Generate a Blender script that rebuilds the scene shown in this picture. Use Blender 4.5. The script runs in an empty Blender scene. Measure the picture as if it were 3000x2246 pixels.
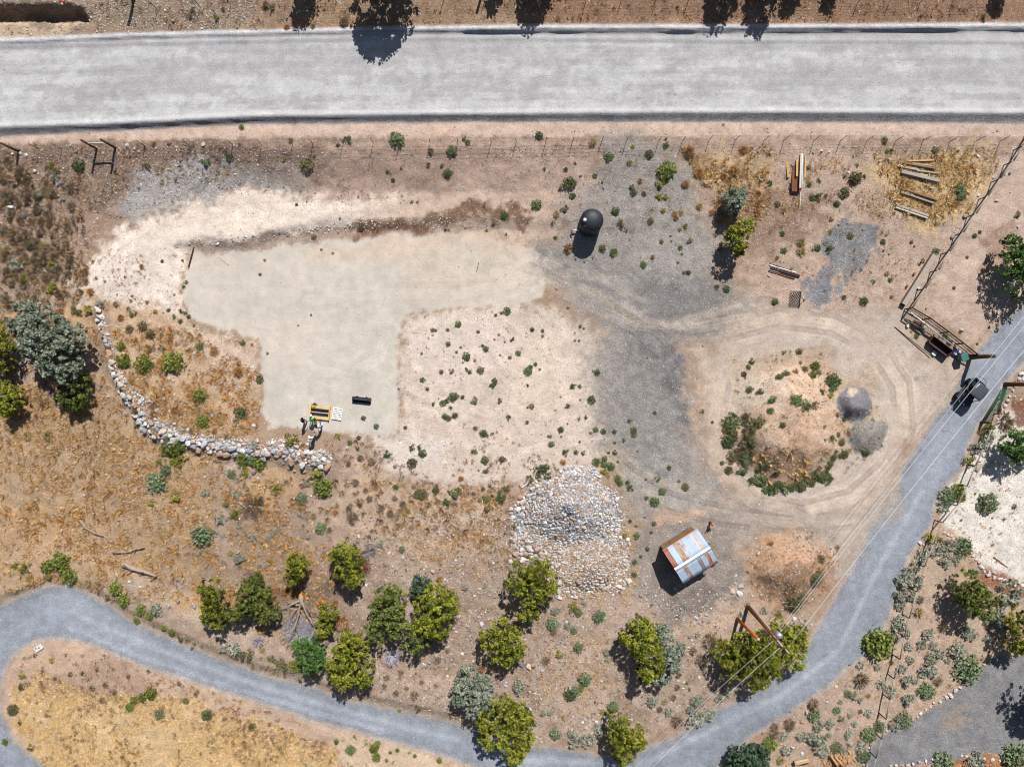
import bpy, bmesh, math, random
import numpy as np
from mathutils import Vector, Matrix, Quaternion

random.seed(7); RNG = np.random.default_rng(7)
scene = bpy.context.scene
COL = scene.collection

# ------------------------------------------------------------------ camera, sky, sun, exposure
CAMH = 66.0            # drone height above the levelled pad (m)
FPX = 1980.0           # focal length in photograph pixels
CX, CY = 1500.0, 1123.0
cam_d = bpy.data.cameras.new('camera'); cam = bpy.data.objects.new('camera', cam_d)
COL.objects.link(cam); scene.camera = cam
cam.location = (0, 0, CAMH); cam.rotation_euler = (0, 0, 0)
cam_d.sensor_width = 36.0; cam_d.lens = 36.0 * FPX / 3000.0
cam_d.clip_start = 0.5; cam_d.clip_end = 3000

SUN_EL = math.radians(49.0); SUN_AZ = math.radians(16.0)      # azimuth from +Y towards +X
w = bpy.data.worlds.new('World'); scene.world = w; w.use_nodes = True
nt = w.node_tree; nt.nodes.clear()
o_ = nt.nodes.new('ShaderNodeOutputWorld'); b_ = nt.nodes.new('ShaderNodeBackground'); s_ = nt.nodes.new('ShaderNodeTexSky')
s_.sky_type = 'NISHITA'; s_.sun_disc = False; s_.sun_elevation = SUN_EL; s_.sun_rotation = SUN_AZ
b_.inputs['Strength'].default_value = 0.05
nt.links.new(s_.outputs[0], b_.inputs[0]); nt.links.new(b_.outputs[0], o_.inputs[0])
sl = bpy.data.lights.new('sun', 'SUN'); sl.energy = 5.0; sl.angle = math.radians(0.5); sl.color = (1.0, 0.98, 0.955)
sun = bpy.data.objects.new('sun', sl); COL.objects.link(sun)
sd = Vector((math.sin(SUN_AZ) * math.cos(SUN_EL), math.cos(SUN_AZ) * math.cos(SUN_EL), math.sin(SUN_EL)))
sun.rotation_euler = (-sd).to_track_quat('-Z', 'Y').to_euler(); sun.location = sd * 120
scene.view_settings.view_transform = 'Standard'; scene.view_settings.look = 'None'
scene.view_settings.exposure = 0.3; scene.view_settings.gamma = 1.0
scene.render.engine = 'CYCLES'; scene.cycles.filter_width = 1.0

# ------------------------------------------------------------------ small helpers
KLUM = 1.42
def lin1(c):
    c /= 255.0
    return c / 12.92 if c <= 0.04045 else ((c + 0.055) / 1.055) ** 2.4
def C(r, g, b, k=KLUM):                                      # sunlit picture colour -> base colour
    return (lin1(r) / k, lin1(g) / k, lin1(b) / k)
def sstep(a, b, x):
    t = np.clip((x - a) / (b - a), 0, 1); return t * t * (3 - 2 * t)
def vn(x, y, s=0):
    xi = np.floor(x); yi = np.floor(y); fx = x - xi; fy = y - yi
    fx = fx * fx * (3 - 2 * fx); fy = fy * fy * (3 - 2 * fy)
    def h(i, j):
        v = np.sin(i * 127.1 + j * 311.7 + s * 74.7) * 43758.5453
        return v - np.floor(v)
    return (h(xi, yi) * (1 - fx) + h(xi + 1, yi) * fx) * (1 - fy) + (h(xi, yi + 1) * (1 - fx) + h(xi + 1, yi + 1) * fx) * fy
def fbm(x, y, s=0, o=4):
    v = 0; a = 0.5; t = 0
    for k in range(o):
        v = v + a * vn(x, y, s + k * 3.1); t += a; x = x * 2.03 + 11.3; y = y * 2.03 - 7.7; a *= 0.5
    return v / t
def P(s):
    return [tuple(float(q) for q in p.split(',')) for p in s.split()]
def sdf(px, py, poly, m=200):                                # signed distance, positive inside
    poly = np.array(poly, float)
    out = np.full(px.shape, -float(m))
    x0, y0 = poly.min(0) - m; x1, y1 = poly.max(0) + m
    k = (px > x0) & (px < x1) & (py > y0) & (py < y1)
    if not k.any(): return out
    x = px[k]; y = py[k]; d = np.full(x.shape, 1e18); ins = np.zeros(x.shape, bool)
    for i in range(len(poly)):
        ax, ay = poly[i]; bx, by = poly[(i + 1) % len(poly)]
        ex, ey = bx - ax, by - ay
        t = np.clip(((x - ax) * ex + (y - ay) * ey) / (ex * ex + ey * ey + 1e-9), 0, 1)
        d = np.minimum(d, (x - ax - t * ex) ** 2 + (y - ay - t * ey) ** 2)
        c = ((ay > y) != (by > y)) & (x < ex * (y - ay) / (ey if ey else 1e-9) + ax)
        ins ^= c
    d = np.sqrt(d); out[k] = np.where(ins, d, -d)
    return out
def pdist(px, py, line):                                     # distance to an open polyline
    d = np.full(px.shape, 1e18)
    for (ax, ay), (bx, by) in zip(line[:-1], line[1:]):
        ex, ey = bx - ax, by - ay
        t = np.clip(((px - ax) * ex + (py - ay) * ey) / (ex * ex + ey * ey + 1e-9), 0, 1)
        d = np.minimum(d, (px - ax - t * ex) ** 2 + (py - ay - t * ey) ** 2)
    return np.sqrt(d)

# ------------------------------------------------------------------ outlines of the place, in photograph pixels
DRIVE = P('-160,1830 -60,1800 0,1779 20,1762 85,1738 144,1711 205,1714 260,1738 308,1765 362,1806 420,1834 479,1861 547,1888 615,1919 684,1943 749,1969 '
          '818,1988 897,2005 955,2029 1010,2049 1068,2059 1126,2073 1229,2094 1317,2114 1400,2140 1544,2186 1602,2189 1719,2203 1800,2222 1852,2222 1897,2186 1979,2159 '
          '2037,2128 2081,2100 2102,2077 2150,2056 2191,2039 2249,1992 2311,1967 2370,1885 2404,1824 2445,1748 2486,1680 2531,1584 2555,1527 2623,1459 2630,1425 '
          '2647,1367 2677,1323 2714,1262 2741,1222 2792,1164 2806,1116 2840,1062 2894,990 2996,892 3120,770 3190,860 3060,1000 2960,1105 2925,1154 2874,1232 2836,1306 2813,1374 '
          '2772,1425 2738,1483 2725,1537 2687,1595 2643,1676 2616,1776 2592,1844 2534,1919 2486,1953 2421,2015 2352,2059 2284,2104 2250,2125 2201,2155 2132,2213 2060,2290 '
          '1700,2340 1450,2270 1382,2244 1331,2224 1263,2203 1194,2186 1126,2165 1058,2145 989,2128 904,2107 835,2080 750,2053 684,2036 632,2018 564,1995 479,1967 393,1940 325,1912 '
          '256,1885 191,1868 113,1873 68,1892 27,1933 7,1974 -6,2040 10,2110 40,2170 89,2213 137,2256 190,2330 -160,2330')
LOWDRIVE = P('2554,2176 2595,2141 2670,2107 2729,2073 2770,2046 2811,2018 2848,1984 2882,1950 2917,1926 3000,1905 3120,1900 3120,2150 2999,2186 2951,2200 2831,2213 2729,2227 2609,2241 2540,2300 2520,2260')
PAD = P('548,775 560,735 700,712 860,700 1000,690 1200,688 1400,690 1560,725 1600,800 1590,870 1480,895 1300,905 1185,925 1168,1000 1165,1120 1160,1272 1000,1268 860,1256 795,1246 775,1200 772,1020 760,985 650,962 560,935 542,880')
CREAM = P('235,800 300,700 400,625 560,580 750,568 1000,560 1250,572 1130,640 950,655 800,690 640,706 560,722 548,780 545,890 480,925 330,905 250,870')
GREYSLOPE = P('360,560 380,525 500,480 640,500 780,525 860,560 700,572 540,580 440,608 370,620')
PLATEAU = P('1185,930 1330,908 1500,880 1640,900 1740,960 1770,1060 1780,1200 1800,1330 1700,1400 1480,1410 1330,1430 1210,1400 1100,1320 1060,1275 1162,1272 1170,1100')
GRAVEL = P('1560,745 1640,700 1680,560 1760,440 1900,420 2010,480 2060,600 2110,700 2090,840 2230,890 2200,960 2080,980 2020,1010 1985,1090 2000,1200 2060,1340 2110,1480 2040,1530 1890,1500 1800,1460 1830,1400 1790,1260 1760,1060 1740,930 1640,830 1580,800')
LOOP = P('2090,1000 2200,900 2420,880 2650,925 2790,1050 2800,1160 2700,1290 2640,1420 2560,1530 2480,1680 2440,1600 2380,1560 2230,1550 2150,1580 2080,1510 2150,1440 2100,1320 2070,1200 2060,1100')
LOOPIN = P('2130,1060 2230,1030 2400,1020 2440,1090 2560,1130 2600,1230 2580,1330 2470,1400 2330,1445 2220,1430 2130,1350 2105,1230 2150,1150')
MOUND = P('2160,1170 2250,1080 2330,1050 2440,1120 2480,1230 2470,1330 2400,1400 2280,1430 2180,1380 2130,1280')
MOUND2 = P('2190,1640 2250,1570 2330,1545 2430,1565 2465,1640 2440,1720 2340,1790 2230,1750 2180,1700')
WHITEYARD = P('2790,1420 2830,1360 2870,1290 2960,1190 3120,1180 3120,1690 2990,1700 2930,1690 2870,1650 2835,1580 2770,1540 2760,1490')
SHEDYARD = P('1880,1560 1950,1500 2080,1520 2160,1560 2180,1640 2140,1760 2020,1800 1900,1760 1860,1640')
PATCH1 = P('2470,660 2580,690 2570,780 2500,810 2480,830 2420,780 2440,700')
PATCH2 = P('2370,810 2440,790 2455,840 2430,900 2400,900 2365,870')
BIGPILE = P('1500,1560 1520,1500 1560,1440 1650,1385 1720,1370 1740,1410 1790,1460 1805,1530 1770,1570 1840,1610 1835,1680 1800,1720 1700,1745 1640,1740 1600,1680 1580,1640 1520,1620')
GPILE = P('2450,1190 2458,1155 2480,1135 2512,1128 2540,1145 2556,1180 2554,1212 2530,1230 2490,1236 2462,1222')
GPILE2 = P('2484,1260 2505,1236 2560,1226 2598,1232 2600,1270 2585,1310 2545,1336 2505,1326 2486,1295')
GOLD = P('35,2000 120,1960 220,2010 300,2030 420,2035 560,2040 640,2090 760,2110 900,2160 1000,2200 1010,2330 200,2330 100,2200 40,2120')
HILL = P('-160,620 150,600 240,700 190,900 290,900 330,1090 450,1240 600,1300 800,1330 960,1350 1060,1290 1200,1400 1480,1430 1500,1600 1640,1760 1850,1740 1900,1790 2150,1790 2400,1800 2370,1880 2240,1990 1900,2180 1550,2180 1320,2110 1000,2040 750,1960 480,1850 300,1760 200,1705 80,1730 -160,1800')
RIP = P('288,900 298,940 308,985 318,1010 330,1060 345,1100 362,1135 395,1172 435,1222 480,1262 525,1280 570,1290 640,1303 700,1313 750,1318 800,1318 850,1312 900,1328 940,1345 965,1358')
RIPW = [12, 13, 14, 15, 18, 22, 30, 46, 56, 54, 42, 36, 36, 40, 44, 48, 50, 54, 54, 40]
def road_top(x): return np.interp(x, [0, 400, 750, 1100, 1500, 2250, 3000], [113, 97, 88, 80, 74, 73, 68])
def road_in(x): return np.interp(x, [0, 400, 750, 1100, 1500, 2250, 3000], [142, 132, 124, 118, 118, 126, 128])
def road_lo(x): return np.interp(x, [0, 375, 750, 1125, 1500, 2250, 3000], [374, 362, 342, 338, 334, 331, 333])
def road_foot(x): return np.interp(x, [0, 375, 750, 1125, 1500, 2250, 3000], [399, 381, 362, 360, 357, 357, 361])
RIPLINE = ([0, 288, 330, 362, 450, 600, 800, 960, 1200, 1500, 1700, 2100, 2400, 3000], [890, 905, 1070, 1150, 1262, 1305, 1330, 1360, 1420, 1480, 1720, 1790, 1960, 2400])

def height(px, py):
    """terrain height in metres above the pad, from picture position on the datum plane"""
    wx = px + 18 * (fbm(px / 90, py / 90, 5) - .5) * 2; wy = py + 18 * (fbm(px / 90, py / 90, 9) - .5) * 2
    r = sstep(1450, 2050, wx)
    lb = sstep(620, 1000, wx)
    yA = 640 + 60 * (1 - lb) * 1.0
    bank = np.interp(wy, [380, 430, 560, 625], [2.0, 1.9, .7, .5]) * (1 - sstep(-8, 46, wy - yA))
    bank = np.where(wx < 520, np.interp(wy, [380, 430, 640, 900], [2.0, 1.9, .7, .2]), bank)
    grad = np.interp(wy, [380, 430, 700, 1050], [2.0, 1.85, .8, 0.1])
    z = bank * (1 - r) + grad * r
    d = wy - np.interp(px, RIPLINE[0], RIPLINE[1])
    z = z - .75 * sstep(-8, 46, d) * (1 - sstep(900, 1050, px)) * sstep(230, 300, px) - 1.5 * sstep(0, 700, d)
    z = z + .25 * fbm(px / 160, py / 160, 2) * sstep(0, 60, d)
    n = fbm(px / 26, py / 26, 13, 4) - .5
    sm = np.maximum(sstep(-20, 10, sdf(px, py, PAD)), np.maximum(sstep(-14, 8, sdf(px, py, DRIVE)), sstep(-14, 8, sdf(px, py, LOWDRIVE))))
    lo = np.maximum(sm, .6 * sstep(-30, 20, sdf(px, py, LOOP)))
    inr = (py > road_top(px)) & (py < road_foot(px))
    z = z + n * .16 * (1 - lo) * np.where(inr, .2, 1)
    # mounds and piles
    z = z + 2.1 * sstep(-6, 125, sdf(px, py, MOUND) + 22 * (fbm(px / 40, py / 40, 3) - .5)) + 1.7 * sstep(-4, 105, sdf(px, py, MOUND2) + 18 * (fbm(px / 30, py / 30, 4) - .5))
    s = sdf(px, py, BIGPILE)
    gx_, gy_ = px - 1668, py - 1480
    pk = 3.0 * np.clip(1 - np.sqrt((gx_ / 165) ** 2 + (np.where(gy_ < 0, gy_ / 115, gy_ / 125)) ** 2), 0, 1)
    pk2 = 1.5 * np.clip(1 - np.hypot((px - 1730) / 120, (py - 1660) / 95), 0, 1)
    z = z + np.maximum(np.maximum(pk, pk2), .35 * sstep(-6, 60, s)) * sstep(-10, 40, s) * (.85 + .3 * fbm(px / 40, py / 40, 8))
    z = z + 1.25 * sstep(-2, 46, sdf(px, py, GPILE)) * (1 - .35 * np.exp(-((px - 2500) ** 2 + (py - 1152) ** 2) / 500)) + .6 * sstep(-2, 42, sdf(px, py, GPILE2))
    z = z + .25 * sstep(150, 40, np.hypot(px - 1726, py - 661))
    # wide gravel road with windrows
    rt, ri, rl, rf = road_top(px), road_in(px), road_lo(px), road_foot(px)
    jit = 3 * (fbm(px / 60, py / 400, 21) - .5)
    zr = 2.45
    t = np.clip((py - rl - jit) / np.maximum(rf - rl - 2, 1), 0, 1)
    zroad = zr * (1 - t) + 2.03 * t
    bank_n = 2.5 + .002 * (rt - py) + .3 * (fbm(px / 50, py / 50, 31, 4) - .5)
    z = np.where(py < rf, np.where(py > rt, zroad, bank_n), z)
    c1 = rt + 9 + jit; hgt = (.24 + .22 * sstep(1050, 1300, px)) * (.6 + .8 * fbm(px / 110, py * 0 + 3, 17))
    u = py - c1
    z = z + np.where(u < 0, hgt * sstep(-14, 0, u), hgt * (1 - np.clip(u / (7 + 18 * hgt), 0, 1)))
    c2 = ri - 4 + jit; u = py - c2
    z = z + .10 * np.where(u < 0, sstep(-18, 0, u), 1 - np.clip(u / 5, 0, 1))
    c3 = rl - 3 + jit; u = py - c3
    z = z + .10 * np.where(u < 0, sstep(-16, 0, u), 1 - sstep(0, 14, u))
    # low cut along the upper side of the lower drive
    dd = sdf(px, py, DRIVE)
    z = z + np.where((py < np.interp(px, [0, 205, 420, 749, 1068, 1400], [1830, 1790, 1880, 2010, 2100, 2185])) & (px < 1500), .38 * sstep(-4, -30, dd) * sstep(-150, -60, dd) * sstep(1500, 1350, px), 0) - .05 * sstep(-6, 6, dd)
    return z

# ------------------------------------------------------------------ ground sheet
def axis(lim, step):
    a = np.arange(0, lim + step, step); s = step; t = [a[-1]]
    while t[-1] < 1500:
        s *= 1.22; t.append(t[-1] + s)
    a = np.concatenate([a, t[1:]])
    return np.concatenate([-a[:0:-1], a])
GX = axis(54.5, .17); GY = axis(41.5, .17)
gx, gy = np.meshgrid(GX, GY)
px0 = CX + gx * FPX / CAMH; py0 = CY - gy * FPX / CAMH
GZ = height(np.clip(px0, -400, 3400), np.clip(py0, -400, 2650))
for _ in range(2):                                           # second pass: features stand where the picture shows them
    q = FPX / (CAMH - GZ); px0 = CX + gx * q; py0 = CY - gy * q
    GZ = height(np.clip(px0, -400, 3400), np.clip(py0, -400, 2650))
# cut bank and ditch at the upper left corner, laid out on the level of that bank
q = FPX / (CAMH - 2.5); bx_, by_ = CX + gx * q, CY - gy * q
u = by_ - (19 + 8 * (fbm(bx_ / 16, by_ / 60, 41) - .5)); cut = sstep(252, 228, bx_ - (by_ - 30) * .6) * (bx_ > -400)
GZ = GZ + cut * np.where(u < 0, .3 * sstep(-30, 0, u), np.where(u < 8, .3 - 1.5 * np.clip(u / 8, 0, 1), -1.2 + 1.2 * sstep(24, 56, u))) * (by_ < 110)
q = FPX / (CAMH - GZ); PX = CX + gx * q; PY = CY - gy * q
def hz(x, y):
    x = np.asarray(x, float); y = np.asarray(y, float)
    i = np.clip(np.searchsorted(GX, x) - 1, 0, len(GX) - 2); j = np.clip(np.searchsorted(GY, y) - 1, 0, len(GY) - 2)
    u = (x - GX[i]) / (GX[i + 1] - GX[i]); v = (y - GY[j]) / (GY[j + 1] - GY[j])
    return (GZ[j, i] * (1 - u) + GZ[j, i + 1] * u) * (1 - v) + (GZ[j + 1, i] * (1 - u) + GZ[j + 1, i + 1] * u) * v
def W(px, py, z):                                            # picture point at a known height -> world
    k = (CAMH - z) / FPX
    return Vector(((px - CX) * k, (CY - py) * k, z))
def gpa(px, py):                                             # picture points on the terrain (arrays)
    px = np.asarray(px, float); py = np.asarray(py, float); z = np.zeros(px.shape)
    for _ in range(5):
        k = (CAMH - z) / FPX; x = (px - CX) * k; y = (CY - py) * k; z = hz(x, y)
    return x, y, z
def G(px, py, dz=0.0):
    x, y, z = gpa([px], [py]); return Vector((x[0], y[0], z[0] + dz))
def GH(px, py, h):                                           # a point h metres above the ground that is SEEN at px, py
    z = h
    for _ in range(5):
        p = W(px, py, z); z = float(hz(p.x, p.y)) + h
    return W(px, py, z)
def on(x, y, dz=0.0): return Vector((x, y, float(hz(x, y)) + dz))

# colours of the ground, laid over each other zone by zone
col = np.empty(PX.shape + (3,)); peb = np.full(PX.shape, .35); grn = np.full(PX.shape, .5)
col[:] = C(172, 146, 122)
n1 = fbm(PX / 70, PY / 70, 51, 5); n2 = fbm(PX / 24, PY / 24, 52, 4); n3 = fbm(PX / 200, PY / 200, 53, 4)
wxx = PX + 70 * (fbm(PX / 36, PY / 36, 61, 5) - .5) + 130 * (fbm(PX / 150, PY / 150, 63, 3) - .5); wyy = PY + 70 * (fbm(PX / 36, PY / 36, 62, 5) - .5) + 130 * (fbm(PX / 150, PY / 150, 64, 3) - .5)
def lay(m, c, p=None, g=None):
    global col, peb, grn
    m = np.clip(m, 0, 1)
    col = col * (1 - m[..., None]) + np.array(c) * m[..., None]
    if p is not None: peb = peb * (1 - m) + p * m
    if g is not None: grn = grn * (1 - m) + g * m
nh = fbm(PX / 11, PY / 11, 54, 3)
def zone(poly, c, soft=20, warp=1.0, p=None, g=None, w=1.0, mott=None, hf=None):
    hf = min(90, 10 + soft * 1.6) if hf is None else hf
    x = PX + (wxx - PX) * warp; y = PY + (wyy - PY) * warp
    m = sstep(-soft * .7, soft * .7, sdf(x, y, poly if not isinstance(poly, str) else P(poly)) + hf * (nh - .5)) * w
    if mott is not None: m = m * sstep(mott[0], mott[1], n1 * .5 + n2 * .5)
    lay(m, c, p, g)
FULL = P('-400,-400 3400,-400 3400,2700 -400,2700')
# --- hillside, banks
zone(HILL, C(186, 163, 142), 40, .7, .6, .8)
lay(sstep(.5, .68, n1) * sstep(-30, 40, sdf(wxx, wyy, HILL)) * .8, C(160, 136, 116), .6, .8)
lay(sstep(.52, .66, fbm(PX / 110, PY / 110, 71, 4)) * sstep(-30, 40, sdf(wxx, wyy, HILL)) * sstep(1100, 700, PX) * .8, C(200, 162, 114), .4, .8)
zone('-200,1200 300,1150 480,1300 620,1420 560,1640 300,1700 -200,1700', C(192, 160, 122), 60, 1, .35, .9, .75)
zone('1180,1400 1480,1420 1500,1620 1420,1700 1180,1650 960,1560 900,1450 1000,1360', C(198, 172, 146), 50, 1, .5, .8, .85)
zone('1300,1640 1480,1640 1500,2060 1330,1960 1250,1900', C(176, 152, 132), 40, 1, .8, .8, .8)
zone('1620,1880 1780,1860 1820,2060 1740,2120 1600,2100 1560,2000', C(196, 172, 150), 40, 1, .6, .6, .9)
zone('1900,1700 2180,1640 2330,1790 2200,1860 2020,1900 1860,1800', C(192, 166, 142), 30, 1, .7, .6, .9)
zone('500,1560 820,1480 1000,1700 860,1900 560,1700', C(168, 142, 118), 50, 1, .7, .8, .7)
zone('830,1690 980,1690 990,1760 860,1770', C(112, 96, 84), 30, 1, .4, .8, .7)
# ground along the fence and the bank below it
zone('-400,396 3400,388 3400,470 -400,470', C(172, 146, 126), 20, .5, .5, .7)
zone('-200,400 700,410 900,440 900,520 640,560 520,560 350,560 300,640 200,660 -200,760', C(150, 127, 110), 30, 1, .8, .9, .95)
zone('-200,470 240,500 330,620 230,760 100,900 -200,900', C(170, 143, 120), 40, 1, .8, .9, .9)
zone('860,430 1700,430 1740,560 1640,640 1500,690 1240,690 900,620 820,520', C(200, 173, 153), 50, .8, .5, .6, .95)
zone('900,440 1420,450 1500,520 1300,560 1000,540', C(172, 145, 126), 50, 1, .5, .7, .6)
zone('640,430 930,420 960,500 800,530 660,500', C(138, 116, 100), 40, 1, .7, .8, .8)
zone(GREYSLOPE, C(184, 178, 171), 26, .8, .9, .8)
zone('560,480 800,470 900,540 700,560', C(168, 158, 148), 30, 1.2, .8, .8, .7)
zone('-400,346 3400,346 3400,402 2400,404 1500,400 800,402 300,412 -400,430', C(214, 188, 168), 8, .12, .45, .5)
lay(sstep(.5, .65, n1) * sstep(355, 372, PY) * sstep(430, 405, PY) * .5, C(198, 168, 146))
zone(CREAM, C(240, 222, 203), 34, .7, .25, .5)
zone('200,860 300,720 420,700 540,780 540,930 400,960 260,900', C(238, 221, 204), 36, .8, .35, .5)
zone('240,860 520,930 620,1000 760,1010 770,1180 700,1260 560,1260 420,1200 330,1080 280,960', C(204, 172, 138), 30, .6, .55, .8)
zone('500,960 640,975 770,1010 775,1130 700,1090 600,1040', C(216, 190, 166), 24, 1, .6, .6)
zone('330,1080 520,1130 660,1190 740,1260 600,1290 450,1230', C(190, 154, 114), 30, .6, .5, .9, .9)
zone('1080,590 1300,570 1560,600 1660,650 1560,720 1400,690 1150,690 1040,630', C(212, 187, 165), 40, .7, .35, .5, .85)
# the levelled pad, its bank and the weedy slope
zone(PLATEAU, C(217, 198, 179), 30, .6, .45, .55)
zone('1220,960 1420,925 1500,970 1450,1080 1300,1120 1200,1080', C(226, 208, 192), 40, 1, .5, .5, .8)
zone('1060,1270 1330,1280 1260,1360 1120,1340', C(230, 214, 200), 30, 1, .7, .6, .9)
zone('1480,960 1680,960 1700,1200 1560,1260 1480,1140', C(224, 205, 184), 40, 1, .45, .5, .7)
zone(PAD, C(212, 200, 184), 9, .3, .05, .25, hf=16)
lay(sstep(.42, .62, n3) * sstep(-5, 20, sdf(PX, PY, PAD)) * .6, C(207, 199, 184))
zone('560,760 760,730 1100,740 1130,880 900,930 700,920 580,900', C(211, 201, 184), 60, 1, .03, .2, .5)
zone('1180,700 1560,720 1600,800 1480,860 1200,870', C(210, 194, 172), 50, .5, .1, .35, .6)
zone('900,705 1500,690 1560,735 1300,740 900,745', C(216, 192, 168), 24, .6, .15, .35, .7)
zone('1020,640 1180,630 1380,632 1530,640 1520,668 1330,672 1140,676 1030,664', C(140, 110, 88), 14, .8, .9, .9)
zone('550,706 760,690 880,672 1010,655 1010,676 870,700 760,716 560,722', C(176, 154, 136), 10, .6, 1.0, .9)
# grey gravel yard, loop of tan wheel tracks, mounds
zone(GRAVEL, C(166, 158, 149), 80, 1.0, .35, .8)
zone('1760,470 1960,440 2000,560 1900,700 1760,740 1700,640', C(164, 155, 145), 60, 1, .4, .9, .8)
zone('1850,800 2150,850 2020,960 1960,1080 1900,1120 1840,980', C(134, 129, 125), 60, 1, .35, .9, .85)
zone('1780,1060 1980,1100 2000,1240 1980,1400 1860,1430 1790,1300', C(154, 148, 141), 80, 1, .35, .9, .8)
zone('1950,1020 1990,1000 1990,1180 2030,1240 2000,1260 1940,1160', C(120, 117, 116), 30, .8, .5, .9, .85)
zone('1560,720 1760,760 1900,860 1980,900 1960,930 1800,880 1640,800', C(148, 144, 138), 40, .6, .2, .7, .85)
zone(LOOP, C(201, 184, 167), 90, .8, .22, .45)
for line, wd, c, a in ((P('1560,790 1700,830 1860,930 1980,960 2150,900'), 16, C(196, 180, 162), .6), (P('1600,760 1760,800 1900,900'), 10, C(200, 186, 168), .5),
                       (P('2050,1030 2110,1160 2090,1300 2180,1440 2350,1500 2520,1480 2600,1400'), 22, C(206, 186, 164), .6), (P('2080,1480 2250,1500 2420,1520 2560,1500'), 16, C(176, 160, 144), .6),
                       (P('2200,940 2380,930 2560,990 2660,1100 2650,1250'), 24, C(208, 188, 166), .6), (P('1800,1350 1900,1440 2020,1500 2140,1510'), 16, C(178, 166, 150), .6), (P('1780,1300 1880,1380 2060,1440'), 12, C(188, 172, 154), .6)):
    lay(sstep(wd * 1.6, wd * .3, pdist(wxx * .4 + PX * .6, wyy * .4 + PY * .6, line)) * a, c)
zone(LOOPIN, C(196, 174, 150), 20, 1, .5, .7)
zone(MOUND, C(212, 180, 152), 18, 1, .75, .9)
zone('2180,1110 2300,1080 2330,1190 2200,1230 2140,1200', C(206, 190, 170), 24, 1, .3, .6, .9)
zone('2190,1300 2330,1300 2440,1340 2380,1410 2260,1420 2190,1370', C(188, 152, 120), 26, 1, .7, .9, .7)
zone(MOUND2, C(190, 152, 120), 10, .5, .8, .9)
zone('2290,1680 2400,1640 2420,1720 2330,1780', C(158, 128, 104), 24, 1, .7, .9, .8)
zone('1900,1500 2160,1480 2440,1530 2480,1600 2300,1560 2180,1600 2160,1760 2020,1820 1860,1760', C(170, 157, 144), 40, .8, .35, .7, .8)
zone(SHEDYARD, C(156, 144, 132), 30, 1, .4, .7)
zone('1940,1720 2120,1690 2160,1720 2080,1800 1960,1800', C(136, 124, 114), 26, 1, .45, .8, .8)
zone('1930,1490 2060,1500 2040,1530 1950,1540', C(200, 168, 142), 16, 1, .4, .6, .8)
zone(BIGPILE, C(150, 138, 126), 16, .5, .7, .9, .9)  # soil under the pile, colour darkened as shade in the gaps between stones
rd = pdist(wxx * .3 + PX * .7, wyy * .3 + PY * .7, RIP); lay(sstep(30, 12, rd) * .7, C(146, 126, 106), .8, .9)  # brown soil below the boulder bank, shade between boulders put into its colour
zone(GPILE, C(138, 135, 138), 4, .05, .25, 1.0, hf=10)
zone('2488,1140 2515,1135 2516,1165 2494,1170', C(206, 188, 164), 8, .5, .1, .5)
zone(GPILE2, C(148, 142, 134), 5, .05, .3, 1.0, .95, hf=14)
# upper right yard
zone('2000,430 2960,420 2700,900 2400,900 2250,880 2120,700 2040,560', C(196, 170, 149), 40, 1, .55, .75, .95)
zone('2080,520 2260,540 2420,600 2330,700 2220,760 2150,760 2120,620', C(152, 124, 104), 46, 1, .6, .85, .75)
zone('2190,580 2460,560 2440,660 2300,700', C(158, 130, 110), 34, 1, .6, .8, .7)
zone('2000,440 2240,440 2260,600 2120,560 2050,520', C(206, 174, 132), 40, 1, .4, .9, .8)
zone('2560,470 2900,440 2880,560 2800,640 2660,640 2600,560', C(218, 186, 138), 40, 1, .35, .9, .85)
zone('2700,900 2780,740 2960,440 3400,380 3400,760 2990,880 2850,1030', C(206, 180, 160), 24, .5, .5, .55)
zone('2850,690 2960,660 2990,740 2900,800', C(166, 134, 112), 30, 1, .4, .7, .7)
zone(PATCH1, C(144, 142, 140), 12, 1.3, .35, 1.0); zone(PATCH2, C(144, 142, 142), 10, 1.3, .35, 1.0)
zone('2680,1075 2720,1068 2720,1095 2690,1100', C(150, 148, 148), 10, .8, .2, .9, .8)
for k in range(5):
    lay(sstep(7, 1, pdist(PX, PY, [(2462 + 22 * k, 800 + 8 * k), (2490 + 24 * k, 890 + 6 * k)]) + 4 * n2) * .6, C(210, 186, 164))
# right-hand garden
zone('2640,1690 2740,1500 2830,1330 2960,1150 3400,1100 3400,2330 2200,2330 2260,2130 2420,2025 2540,1925 2600,1850', C(190, 162, 136), 14, .3, .6, .75)
zone('2620,1700 2760,1680 2900,1800 2860,1960 2600,2120 2420,2200 2300,2240 2300,2140 2480,1980 2600,1860', C(188, 164, 142), 30, 1, .6, .7, .8)
zone(WHITEYARD, C(232, 222, 206), 14, .3, .5, .7)
zone('2880,1660 2960,1690 3100,1700 3100,1790 2960,1760 2870,1740', C(156, 92, 64), 24, 1, .5, .8, .8)
zone('2970,1130 3100,1120 3100,1260 3000,1260', C(130, 84, 68), 14, 1, .4, .8, .9)
zone('2830,2215 3000,2195 3100,2180 3100,2330 2600,2330 2650,2246', C(176, 122, 84), 14, .6, .5, .7)
# lower-left island
zone('10,1975 68,1892 113,1873 191,1868 325,1912 479,1967 684,2036 904,2107 1126,2165 1382,2244 1440,2400 150,2400 40,2170 0,2060', C(199, 170, 144), 6, .2, .35, .6)
zone(GOLD, C(216, 184, 138), 34, .7, .15, .9)
zone('120,1960 420,1940 460,2020 360,2070 200,2040', C(176, 148, 126), 40, 1, .45, .8, .8)
zone('1000,2150 1200,2200 1350,2246 1350,2330 1000,2330', C(218, 192, 160), 30, 1, .3, .6, .9)
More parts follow.
